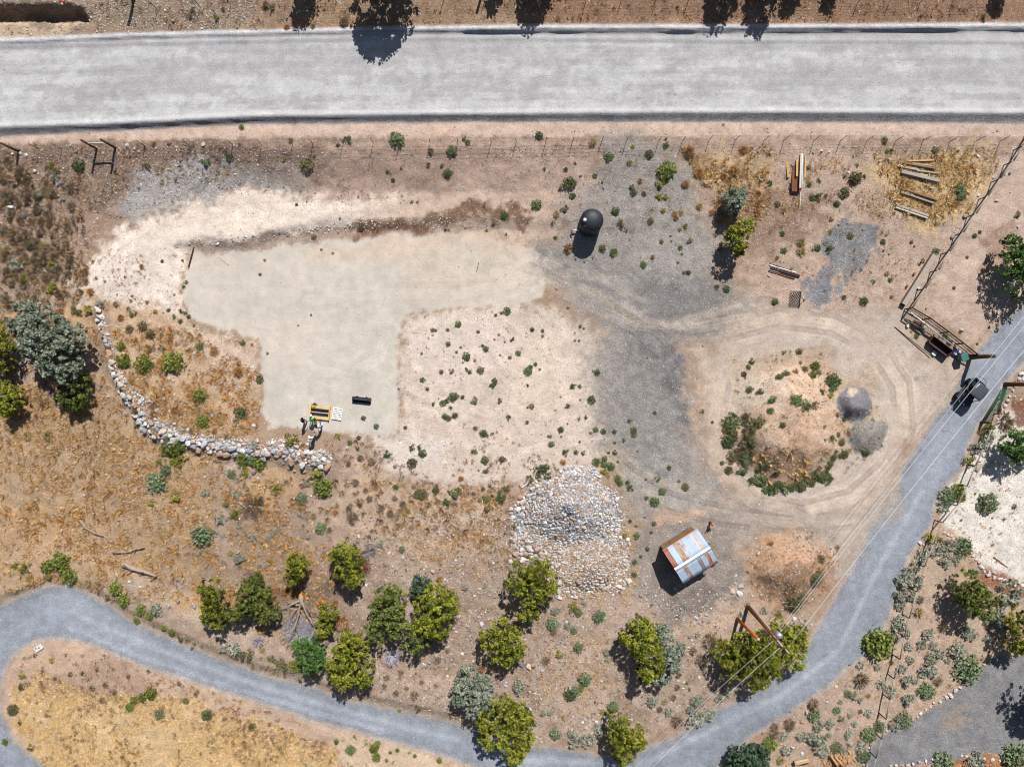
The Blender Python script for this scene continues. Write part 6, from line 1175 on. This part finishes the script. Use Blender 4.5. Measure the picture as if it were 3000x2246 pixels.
gT = 'weathered timbers in the storage yard'
for a, b, w_, h_, mt, lb in (((265, 105), (610, 92), .14, .16, 'plank_tan', 'orange-tan timber at the top of the timber row'), ((195, 125), (630, 205), .16, .16, 'plank_brown', 'brown timber crossing behind the tan one'), ((325, 128), (588, 172), .12, .12, 'plank_grey', 'short grey timber wedged behind the brown one'),
                             ((220, 185), (390, 215), .22, .16, 'plank_grey', 'broken grey timber end with pale wood'), ((385, 228), (678, 268), .13, .12, 'plank_grey', 'thin grey timber on the gold grass'), ((170, 245), (668, 372), .32, .26, 'plank_grey', 'thickest grey squared timber of the row'),
                             ((170, 460), (648, 625), .17, .16, 'plank_brown', 'dark timber of the middle pair'), ((180, 520), (598, 668), .16, .2, 'plank_grey', 'grey timber with an orange scar in the middle pair'), ((112, 682), (530, 830), .24, .14, 'plank_grey', 'wide cracked timber of the last pair'), ((97, 718), (512, 866), .14, .2, 'plank_pale', 'pale edge timber of the last pair'),
                             ((545, 218), (548, 310), .06, .06, 'plank_pale', 'short pale bearer under the timber row'), ((340, 0), (335, 85), .06, .05, 'plank_grey', 'thin grey stake standing off the timber row'), ((590, -10), (587, 60), .07, .05, 'plank_grey', 'second thin stake beside the timber row')):
    beam('timber', lb, 'timber', q1(*a), q1(*b), w_, h_, mt, gT)
for a, b, w_, mt, lb in (((82, 97), (553, 234), .09, 'white_pipe', 'long white plastic pipe in the yard'), ((150, 92), (470, 200), .05, 'black_steel', 'thin black rod behind the white pipe'), ((95, 148), (605, 302), .16, 'black_steel', 'black steel channel with an orange flange'), ((120, 128), (615, 275), .05, 'orange_steel', 'rust-orange flange strip on the black channel'), ((65, 192), (530, 322), .1, 'black_steel', 'second black steel channel in the yard'), ((60, 208), (520, 338), .05, 'orange_steel', 'orange-rusted angle iron in front of the black channels'), ((45, 275), (92, 300), .06, 'plank_pale', 'short pale stick near the channels')):
    beam('steel_section', lb, 'steel', q2(*a), q2(*b), w_, .09, mt, 'steel lengths lying in the yard')
A, B = G(*q2(628, 556)), G(*q2(594, 838)); e = empty('chain_harrow', A, 'black chain harrow mat with a drawbar on bare soil', 'harrow', None, angle(A, B)); L = (B - A).length
MB().box((L / 2, 0, .06), (L, .07, .1)).build('drawbar', 'black_steel', e); mb = MB(); nr, ncx = 8, 11; wv = .98
for i in range(ncx + 1):
    for j in range(nr):
        x0 = i * L / ncx; y0 = -.05 - j * wv / nr; s = 1 if (i + j) % 2 else -1
        for sg in (-1, 1):
            x1 = x0 + sg * L / ncx * .95
            if (i + j) % 2 and -.05 < x1 < L + .05: mb.tube((x0, y0, .05), (x1, y0 - wv / nr, .05), .022, None, 4)
mb.build('chain_mat', 'black_steel', e)
MB().path([(.2 * L, 0, .07), (.52 * L, .42, .07), (.85 * L, 0, .07)], .018, 5).build('tow_chain', 'black_steel', e); MB().lathe([(.07, 0), (.07, .1)], (.52 * L, .42, .02), 8).build('tow_ring', 'black_steel', e)
# long hollow box beam by the pipe fence
A, B = G(2641, 893), G(2731, 749); L = (B - A).length; e = empty('box_beam', A, 'long grey hollow box beam lying beside the pipe fence', 'beam', None, angle(A, B)); dz = (B.z - A.z) / L
for y, z, sy, sz, nm in ((0, .44, .46, .04, 'top_plate'), (.21, .22, .04, .42, 'side_plate'), (-.21, .22, .04, .42, 'side_plate'), (0, .02, .42, .04, 'bottom_plate')):
    MB().box((L / 2, y, z + dz * L / 2), (L, sy, sz), 0, 0, -math.atan(dz)).build(nm, 'plank_grey' if z > .4 else 'plank_brown', e)
for x, y in ((2708, 770), (2686, 806), (2665, 842)):
    p = G(x - 9, y - 4); MB().box((0, 0, .1), (.22, .16, .2)).build('support_block', 'plank_brown', e).location = Matrix.Rotation(-e.rotation_euler[2], 3, 'Z') @ (p - Vector(e.location))
# trough, bin, junk along the mesh fence
def q3(x, y): return (2620 + x / 7.886, 880 + y / 7.886)
A, B = G(*q3(745, 985)), G(*q3(1160, 1290)); C0, D0 = G(*q3(840, 830)), G(*q3(1215, 1190)); L = 2.35
mid = (A + B + C0 + D0) / 4; e = empty('feed_trough', on(mid.x, mid.y), 'long open rusty feed trough beside the mesh fence', 'trough', None, angle(G(*q3(720, 870)), G(*q3(1200, 1250))))
for y, nm in ((.36, 'side_wall'), (-.36, 'side_wall')): MB().box((0, y, .33), (L, .05, .52), 0, .12 * (1 if y < 0 else -1)).build(nm, 'dark_rust', e)
for x in (-1, 1): MB().box((x * L / 2, 0, .33), (.05, .72, .5)).build('end_wall', 'dark_rust', e)
MB().box((0, 0, .09), (L, .66, .04)).build('floor', 'black_steel', e)
for y in (.4, -.4): MB().tube((-L / 2, y, .6), (L / 2, y, .6), .035, None, 8).build('rim', 'rust', e, True)
e = empty('plastic_bin', on(*GH(*q3(1555, 1310), .5).xy), 'teal green square plastic bin with a lid by the log gatepost', 'bin', None, .3)
bn = MB(); w0, w1 = .26, .32; bn.add([(sx * w, sy * w, z) for z, w in ((0, w0), (.95, w1)) for sx, sy in ((-1, -1), (1, -1), (1, 1), (-1, 1))], [(3, 2, 1, 0), (0, 1, 5, 4), (1, 2, 6, 5), (2, 3, 7, 6), (3, 0, 4, 7)]); bn.build('body', 'green_plastic', e, False, .03)
ld = MB().box((0, 0, .98), (.7, .72, .07)).build('lid', 'green_plastic', e, False, .03); MB().tube((-.25, .37, .93), (.25, .37, .93), .03).build('handle', 'black_poly', ld, True)
for sx in (-.25, .25):
    wv = MB().lathe([(.02, -.04), (.11, -.04), (.11, .04), (.02, .04)], n=14).build('wheel', 'rubber', e, True); wv.location = (sx, .32, .11); wv.rotation_euler = (0, math.pi / 2, 0)
e = empty('blue_bucket', G(*q3(1345, 1190)), 'small bright blue bucket by the trough end', 'bucket'); MB().lathe([(.02, 0), (.13, 0), (.17, .32), (.15, .32), (.12, .03), (.02, .03)], n=16).build('pail', 'blue_plastic', e, True); MB().path([(-.16, 0, .3), (-.1, .02, .42), (.1, .02, .42), (.16, 0, .3)], .008, 5).build('bail', 'galvanised', e)
e = empty('wooden_box', on(*G(*q3(900, 1225)).xy), 'small slatted wooden box in front of the trough', 'box', None, -.72)
for i in range(5): MB().box((-.16 + i * .08, 0, .2), (.07, .36, .02)).build('slat', 'pallet_wood', e)
for y in (-.16, .16): MB().box((0, y, .09), (.4, .03, .19)).build('side_board', 'pallet_wood', e)
beam('steel_pipe', 'long thin rusty pipe lying on bare soil towards the slatted box', 'pipe', q3(0, 610), q3(830, 1290), .06, .06, 'dark_rust')
A, B = GH(*q3(380, 275), .7), GH(*q3(1370, 1055), .55); o = MB().tube((0, 0, 0), B - A, .055, None, 10).build('plastic_pipe', 'white_pipe', None, True); o.location = A; tag(o, 'long white plastic pipe resting on the mesh fence', 'pipe')
for i, (a, b, mt) in enumerate((((265, 545), (580, 800), 'dark_rust'), ((300, 525), (610, 775), 'rail_grey'), ((340, 515), (640, 750), 'rust'), ((380, 505), (700, 740), 'rail_grey'), ((330, 450), (640, 690), 'black_steel'), ((460, 455), (700, 560), 'orange_steel'), ((300, 285), (440, 350), 'plank_tan'), ((430, 480), (720, 640), 'black_steel'))):
    beam('salvage_pole', ('rusty', 'grey', 'red-brown', 'pale', 'black', 'orange', 'short tan', 'bent black')[i] + ' salvage pole in the heap by the mesh fence', 'pole', q3(*a), q3(*b), .07, .07, mt, 'salvage poles by the mesh fence')
for i, (x, y, mt) in enumerate(((1400, 1075, 'plank_tan'), (1490, 1185, 'concrete'), (1375, 1235, 'concrete'), (1440, 1120, 'grey_plastic'), (675, 625, 'concrete'), (290, 590, 'concrete'), (920, 810, 'plank_tan'))):
    o = MB().box((0, 0, .1), (.3, .24, .22), random.uniform(0, 3)).build('scrap_block', mt, None, False, .03); o.location = G(*q3(x, y)); tag(o, ('tan', 'pale', 'rough pale', 'grey', 'whitish', 'chipped', 'buff')[i] + ' block among the junk along the mesh fence', 'block', 'blocks along the mesh fence')

# --- slab, stakes and sticks
A, B = G(101, 1905), G(123, 1891); e = empty('concrete_slab', G(114, 1897), 'white concrete slab with two dark holes at the drive bend', 'slab', None, angle(A, B))
MB().box((0, 0, .05), (.84, .52, .12)).build('slab', 'concrete', e, False, .02); 
for x, y in ((.1, 0), (-.2, .1)): MB().lathe([(.07, .1), (.075, .118), (.05, .118)], (x, y, 0), 12).build('hole', 'dark_rust', e)
for lb, a, b, w_, mt in (('thin dark steel rod lying on the pad', (1403, 768), (1396, 796), .05, 'black_steel'), ('dark pole at the end of the pad', (568, 724), (554, 784), .09, 'dark_rust'), ('yellow stick lying on the pad', (640, 753), (671, 778), .06, 'plank_tan'), ('thin stick standing in the weeds below the slope', (1176, 1382), (1169, 1410), .05, 'dark_rust'), ('white plastic pipe poking out under the round bush by the stone pile', (1529, 1427), (1568, 1397), .09, 'white_pipe'), ('two-toned stick on the white gravel yard', (2910, 1630), (2950, 1660), .1, 'plank_brown'), ('thin stick by the gravel drive bank', (2392, 1182), (2412, 1174), .05, 'dark_rust')):
    beam('stick', lb, 'stick', a, b, w_, w_ * .8, mt)
o = MB().box((0, 0, .06), (.5, .2, .12), -.3).build('orange_marker', 'orange_cap', None, False, .02); o.location = G(215, 30, .1); tag(o, 'small orange marker strip at the edge of the ditch', 'marker')
# --- bench cart and firewood
e = empty('wooden_bench', G(2345, 2224), 'wooden bench with a black mesh seat back by the firewood', 'bench', None, .24)
MB().box((0, 0, .42), (1.5, .34, .06)).build('seat_board', 'plank_tan', e); MB().box((-.1, .18, .5), (1.3, .05, .2)).build('back_board', 'plank_pale', e)
for x in (-.6, -.35, .6): MB().box((x, -.05, .2), (.14, .3, .42)).build('leg', 'plank_grey', e)
mb = MB(); vs = [(math.cos(a) * .6 + .25, -.22 - math.sin(a) * .32, .2 - .15 * math.sin(a)) for a in np.linspace(0, math.pi, 12)]; mb.add(vs, [tuple(range(12))]); mb.build('mesh_sling', 'black_steel', e).modifiers.new('thickness', 'SOLIDIFY').thickness = .02
e = empty('firewood_pile', G(2455, 2222), 'heap of split firewood and two long logs at the drive edge', 'wood pile'); rg = random.Random(5)
for i in range(95):
    px_, py_ = rg.gauss(2458, 26), rg.gauss(2222, 13)
    if not (2405 < px_ < 2530 and 2196 < py_ < 2260): continue
    p = G(px_, py_); hgt = max(0, .45 - .011 * math.hypot(px_ - 2458, (py_ - 2225) * 1.6)); o = MB().box((0, 0, 0), (rg.uniform(.35, .6), rg.uniform(.09, .16), rg.uniform(.08, .13))).build('split_log', 'split_wood', e, False, .015); o.location = p - Vector(e.location) + Vector((0, 0, .05 + hgt * rg.random())); o.rotation_euler = (rg.uniform(-.4, .4), rg.uniform(-.3, .3), rg.uniform(0, 6.28))
for a, b in (((2428, 2205), (2452, 2244)), ((2440, 2208), (2466, 2240))):
    A, B = G(*a) - Vector(e.location), G(*b) - Vector(e.location); MB().path([A + Vector((0, 0, .4)), (A + B) / 2 + Vector((0, .03, .48)), B + Vector((0, 0, .4))], [.11, .13, .1], 8).build('log', 'split_wood', e, True)

# --- dead tree, logs, brush
def branchy(e, root, d, L, r, depth, mat, rg, name='branch', flat=.25):
    pts = [root]; p = Vector(root); dv = Vector(d).normalized(); n = 5
    for i in range(n):
        dv = (dv + Vector((rg.gauss(0, .17), rg.gauss(0, .17), rg.gauss(0, .1)))).normalized(); p = p + dv * L / n
        p.z = max(p.z, .05); pts.append(p.copy())
    mb = MB(); mb.path(pts, [r * (1 - .75 * i / n) for i in range(n + 1)], 6)
    def sub(root, dv, L, r, dep):
        q = [Vector(root)]; p = Vector(root); dd = Vector(dv).normalized()
        for i in range(3):
            dd = (dd + Vector((rg.gauss(0, .25), rg.gauss(0, .25), rg.gauss(0, .15)))).normalized(); p = p + dd * L / 3; p.z = max(p.z, .04); q.append(p.copy())
        mb.path(q, [r, r * .75, r * .5, r * .2], 5)
        if dep:
            for k in range(3): a = rg.choice((-1, 1)) * rg.uniform(.4, .9); v = Matrix.Rotation(a, 3, 'Z') @ dd; v.z += rg.uniform(-.1, .25); sub(q[rg.randint(1, 3)], v, L * .55, r * .5, dep - 1)
    for k in range(4): a = rg.choice((-1, 1)) * rg.uniform(.4, .9); v = Matrix.Rotation(a, 3, 'Z') @ dv; v.z += rg.uniform(0, .3); sub(pts[rg.randint(1, n)], v, L * .5, r * .45, depth)
    return mb.build(name, mat, e, True)
b0 = G(886, 1752); e = empty('dead_tree', b0, 'fallen dead tree with splayed bare branches and a torn orange stump', 'dead tree'); rg = random.Random(11)
MB().path([(-.05, .35, .3), (0, -.1, .35), (.05, -.7, .4)], [.26, .24, .18], 9).build('trunk', 'dead_wood', e, True)
st = MB(); st.path([(-.1, .75, .12), (-.08, .45, .3), (-.02, .1, .42)], [.1, .2, .16], 8); st.path([(-.2, .5, .2), (-.3, .65, .1)], [.12, .05], 6); st.build('torn_wood', 'fresh_wood', e, True)
for a, L, r in ((-90, 3.2, .11), (-75, 3.0, .12), (-108, 2.8, .09), (-60, 2.2, .07), (-128, 2.6, .08), (-150, 2.8, .08), (-168, 2.4, .07), (175, 2.0, .06), (-45, 2.0, .06), (-98, 2.6, .08), (-140, 2.2, .06)):
    branchy(e, (rg.uniform(-.1, .1), -.3 + rg.uniform(-.3, .3), .4), (math.cos(math.radians(a)), math.sin(math.radians(a)), rg.uniform(0, .22)), L, r, 1, 'dead_wood', rg)
p = G(903, 1748); o = empty('cut_log', p, 'short cut log round with a fresh orange face beside the dead tree', 'log'); MB().tube((0, 0, .0), (.02, .02, .42), .18, .17, 12).build('bark', 'log_brown', o, True); MB().tube((.02, .02, .415), (.02, .02, .44), .165, .16, 12).build('cut_face', 'fresh_wood', o)
o = MB().box((0, 0, .1), (.26, .2, .2), .5).build('white_jug', 'white_pipe', None, False, .06); o.location = G(902, 1757); tag(o, 'small white jug beside the cut log round', 'jug')
def brush(label, px_, py_, rpx, n, mat, seed, name='dead_brush'):
    rg = np.random.default_rng(seed); r = rpx * CAMH / FPX; e = empty(name, G(px_, py_), label, 'brush'); mb = MB()
    for i in range(n):
        a = rg.uniform(0, 6.28); q = rg.uniform(0, .5) * r; L = rg.uniform(.5, 1) * r; p0_ = Vector((math.cos(a) * q, math.sin(a) * q, rg.uniform(.02, .3))); b = a + rg.normal() * .5
        p1 = p0_ + Vector((math.cos(b) * L * .6, math.sin(b) * L * .6, rg.uniform(0, .35))); p2 = p1 + Vector((math.cos(b + .4) * L * .4, math.sin(b + .4) * L * .4, rg.uniform(-.1, .25))); p2.z = max(p2.z, .02); mb.path([p0_, p1, p2], [.03, .02, .008], 4)
        for k in range(2): c = b + rg.normal() * .9; mb.path([p1, p1 + Vector((math.cos(c) * L * .4, math.sin(c) * L * .4, rg.uniform(0, .2)))], [.014, .006], 4)
    mb.build('twigs', mat, e)['kind'] = 'stuff'
plain('ash_twig', C(188, 184, 192), .85, .1, 0, .2, 8)
brush('wide mass of grey dead twigs under the fallen dead tree', 876, 1848, 46, 170, 'ash_twig', 3); brush('round grey leafless bush between the junipers', 1152, 1917, 24, 80, 'ash_twig', 4)
brush('second mass of dark grey twigs beside the fallen dead tree', 905, 1862, 30, 90, 'ash_twig', 9)
brush('pale dead branches beside the wide olive juniper', 735, 1682, 22, 40, 'dead_wood', 5); brush('brown dead branches beside the juniper with bare branches', 1062, 1650, 26, 60, 'rust', 6); brush('tangle of dark dead branches on the burnt ground', 745, 1480, 34, 60, 'bark', 7)
brush('grey twiggy remains at the drive verge', 760, 1876, 16, 40, 'ash_twig', 8); brush('pale broken branches beyond the burnt patch', 1085, 1612, 22, 36, 'grey_wood', 10); brush('straw-coloured heap of dead branches next to the narrow juniper', 1003, 1817, 20, 60, 'split_wood', 12); brush('tan heap of dead branches above the fallen tree', 815, 1737, 28, 70, 'split_wood', 13)
for lb, pts, r in (('fallen branching log in the dry grass, uppermost of three', [(236, 1520), (252, 1545), (280, 1562), (306, 1568), (326, 1588)], .13), ('straight fallen log in the dry grass with a broken end', [(333, 1617), (372, 1616), (405, 1606), (425, 1604)], .14), ('large hollow fallen log with jagged stubs near the drive', [(362, 1650), (395, 1664), (430, 1674), (462, 1686)], .26), ('thin crooked fallen branch beside the boulder bank slope', [(612, 1540), (640, 1560), (655, 1572), (690, 1566)], .06), ('dark fallen branch near the pale shrubs on the hillside', [(590, 1536), (625, 1540), (632, 1562)], .05), ('long thin twig on the hillside under the yellow bushes', [(512, 1388), (545, 1403)], .05), ('dark sloping branch on the burnt ground', [(700, 1470), (735, 1500), (748, 1512)], .1)):
    Ps = [G(*p) for p in pts]; e = empty('fallen_log', Ps[0], lb, 'log'); n_ = len(Ps); loc = [p - Ps[0] + Vector((0, 0, r * .8)) for p in Ps]
    MB().path(loc, [r * (1 - .55 * i / (n_ - 1)) for i in range(n_)], 8).build('trunk', 'dead_wood', e, True); rg = random.Random(len(lb))
    for i in range(n_):
        mb = MB(); a = rg.uniform(0, 6.28); mb.path([loc[i], loc[i] + Vector((math.cos(a) * r * 2.4, math.sin(a) * r * 2.4, r * 1.6))], [r * .4, r * .12], 5); mb.build('branch_stub', 'bark', e, True)
# clods and droppings on the wide road
pr = tl(0, 0, '38,605,9 100,635,9 145,633,8 183,638,6 238,650,10 220,645,6 360,688,9') + tl(2, 0, '1410,815,15 1435,735,6 1438,828,5 1400,830,6 1412,842,5') + tl(3, 0, '1140,447,14 945,505,8 795,668,10 965,718,12 1215,660,9 1130,542,10 148,598,9 845,328,12 793,541,6 2168,848,14 740,552,5 910,560,5 720,312,8 1220,320,10 1335,518,7 955,407,5')
xs_, ys_, zs_ = gpa([p[0] for p in pr], [p[1] for p in pr]); rock_stuff('dirt_clods', np.stack([xs_, ys_, zs_ + .02], -1), np.array([p[2] for p in pr]) / 2.949 * CAMH / FPX, pick([C(120, 92, 62), C(140, 112, 76)], len(pr)), None, 'pebble', .8, 'brown clods scattered on the wide gravel road')
# ------------------------------------------------------------------ people
def skin_obj(name, V, E, Rr, mat, parent, sub=1, root=0):
    me = bpy.data.meshes.new(name); me.from_pydata([tuple(v) for v in V], E, []); me.materials.append(M[mat]); o = bpy.data.objects.new(name, me); link(o, parent)
    sk = o.modifiers.new('skin', 'SKIN'); sk.use_smooth_shade = True
    if not me.skin_vertices: me.attributes  # layer is created with the modifier
    sv = me.skin_vertices[0].data
    for i, r in enumerate(Rr): sv[i].radius = (r, r) if not isinstance(r, tuple) else r; sv[i].use_root = (i == root)
    ss = o.modifiers.new('smooth', 'SUBSURF'); ss.levels = ss.render_levels = sub; return o
def person(label, px, py, face, shirt, trouser, hat, bend=0.0, reach=0.0, h=1.75, hair='hair', stride=.1, sleeve=True):
    """standing figure facing `face` degrees; bend leans the trunk forward (radians)"""
    e = empty('person', G(px, py), label, 'person', None, math.radians(face) - math.pi / 2); s = h / 1.75
    def F(y, z):                                            # trunk points lean forward about the hip
        dz = z - .95; return (y + math.sin(bend) * dz, .95 + math.cos(bend) * dz)
    def T(x, y, z): yy, zz = F(y, z); return Vector((x, yy, zz)) * s
    V, E, Rr = [], [], []
    def v(p, r, par=None):
        V.append(Vector(p)); Rr.append(r * s if not isinstance(r, tuple) else tuple(q * s for q in r)); i = len(V) - 1
        if par is not None: E.append((par, i))
        return i
    pel = v(T(0, 0, .95), .135); wa = v(T(0, 0, 1.1), .125, pel); ch = v(T(0, -.01, 1.3), .14, wa); up = v(T(0, 0, 1.43), .1, ch); nk = v(T(0, .02, 1.51), .055, up)
    h1 = v(T(0, .03, 1.6), .085, nk); h2 = v(T(0, .035, 1.69), .095, h1); h3 = v(T(0, .03, 1.76), .06, h2)
    nose = v(T(0, .135, 1.63), .014, h1)
    hands = []
    for sg in (-1, 1):
        sh = v(T(sg * .17, 0, 1.42), .065, up); a = .25 + reach
        el = v(T(sg * .23, 0, 1.42) + Vector((sg * .02, math.sin(a * .8) * .28, -math.cos(a * .8) * .28)) * s, .045, sh); fa = V[el] + Vector((-sg * .03, math.sin(a + .35) * .25, -math.cos(a + .35) * .25)) * s
        wr = v(fa, .03, el); d = (V[wr] - V[el]).normalized(); pm = v(V[wr] + d * .07 * s, .034, wr); sd_ = Vector((sg, 0, 0))
        for k, ln in enumerate((.075, .085, .08, .062)):
            o_ = d.cross(Vector((1, 0, 0))).normalized(); f1 = v(V[pm] + d * .03 * s + o_ * (k - 1.5) * .019 * s, .0095, pm); f2 = v(V[f1] + (d + sd_ * -.25) * ln * .6 * s, .0085, f1); v(V[f2] + (d + sd_ * -.7) * ln * .45 * s, .007, f2)
        o_ = d.cross(Vector((1, 0, 0))).normalized(); t1 = v(V[wr] + d * .035 * s - o_ * .04 * s, .011, wr); v(V[t1] + (d * .7 - o_ * .5) * .045 * s, .009, t1)
        ey = v(T(sg * .085, .02, 1.63), .018, h1)
        hp = v(Vector((sg * .09, 0, .9)) * s, .1, pel); kn = v(Vector((sg * .1, .03 + sg * stride * .4, .5)) * s, .065, hp); ak = v(Vector((sg * .1, sg * stride - .02, .09)) * s, .042, kn); v(Vector((sg * .11, sg * stride + .13, .04)) * s, .035, ak)
    bd = skin_obj('body', V, E, Rr, 'skin', e)
    V2, E2, R2 = [T(0, 0, .93), T(0, 0, 1.1), T(0, -.01, 1.3), T(0, 0, 1.44), T(0, .01, 1.49)], [(0, 1), (1, 2), (2, 3), (3, 4)], [.165, .15, .165, .12, .075]
    for sg in (-1, 1):
        i = len(V2); a = .25 + reach; V2 += [T(sg * .17, 0, 1.42), T(sg * .23, 0, 1.42) + Vector((sg * .02, math.sin(a * .8) * .26, -math.cos(a * .8) * .26)) * s]; E2 += [(3, i), (i, i + 1)]; R2 += [.085, .062]
    skin_obj('shirt', V2, E2, [r * s for r in R2], shirt, e)
    V3, E3, R3 = [Vector((0, 0, .97)) * s, Vector((0, 0, .92)) * s], [(0, 1)], [.15, .145]
    for sg in (-1, 1):
        i = len(V3); V3 += [Vector((sg * .09, 0, .86)) * s, Vector((sg * .1, .03 + sg * stride * .4, .5)) * s, Vector((sg * .1, sg * stride - .02, .1)) * s]; E3 += [(1, i), (i, i + 1), (i + 1, i + 2)]; R3 += [.115, .085, .068]
    skin_obj('trousers', V3, E3, [r * s for r in R3], trouser, e, 1)
    for sg in (-1, 1):
        m = MB(); m.box((sg * .105 * s, sg * stride * s + .05 * s, .045 * s), (.1 * s, .28 * s, .09 * s)); m.build('shoe', 'shoe', e, False, .03)
    top = T(0, .03, 1.73); n = (T(0, .03, 1.83) - top).normalized(); m = MB(); m.lathe([(.118, -.05), (.115, .02), (.09, .07), (.04, .098), (.005, .1)], (0, 0, 0), 16)
    if hat != hair: m.box((0, .13, -.03), (.15, .14, .015))
    o = m.build('cap' if hat != hair else 'hair', hat, e, True); o.location = top; o.rotation_euler = (-bend, 0, 0)
    for sg in (-1, 1): MB().lathe([(.012, 0), (.01, .006), (.002, .008)], n=8).build('eye', 'eye', bd).location = T(sg * .035, .118, 1.655)
plain('skin', C(206, 158, 128), .6, .3, 0, .05); plain('hair', (.02, .014, .01), .7, .2); plain('eye', (.01, .01, .01), .3, .5); plain('shoe', (.7, .7, .7), .7, .2); plain('cloth_black', (.012, .012, .015), .9, .1); plain('cloth_green', (.12, .62, .22), .85, .1); plain('cloth_white', (.72, .75, .78), .85, .1); plain('cloth_blue', (.08, .25, .65), .85, .1)
plain('cloth_jeans', (.25, .32, .45), .9, .1); plain('cloth_dark', (.03, .03, .04), .9, .1); plain('cloth_mint', (.55, .72, .62), .85, .1); plain('cap_white', (.75, .78, .76), .8, .1)
person('person in a black shirt and cap with pale jeans standing apart from the frame', 897, 1229, 20, 'cloth_black', 'cloth_jeans', 'cloth_black', .08, .05)
person('person in a bright green shirt bending over the yellow frame', 921, 1231, 80, 'cloth_green', 'cloth_dark', 'cap_white', .7, .1)
person('person in a white and blue shirt holding a bar by the yellow frame', 944, 1249, 130, 'cloth_white', 'cloth_blue', 'cloth_black', .25, .35)
person('person in a pale mint shirt and white cap near the boulder bank', 922, 1280, 100, 'cloth_mint', 'cloth_dark', 'cap_white', .05, 0)
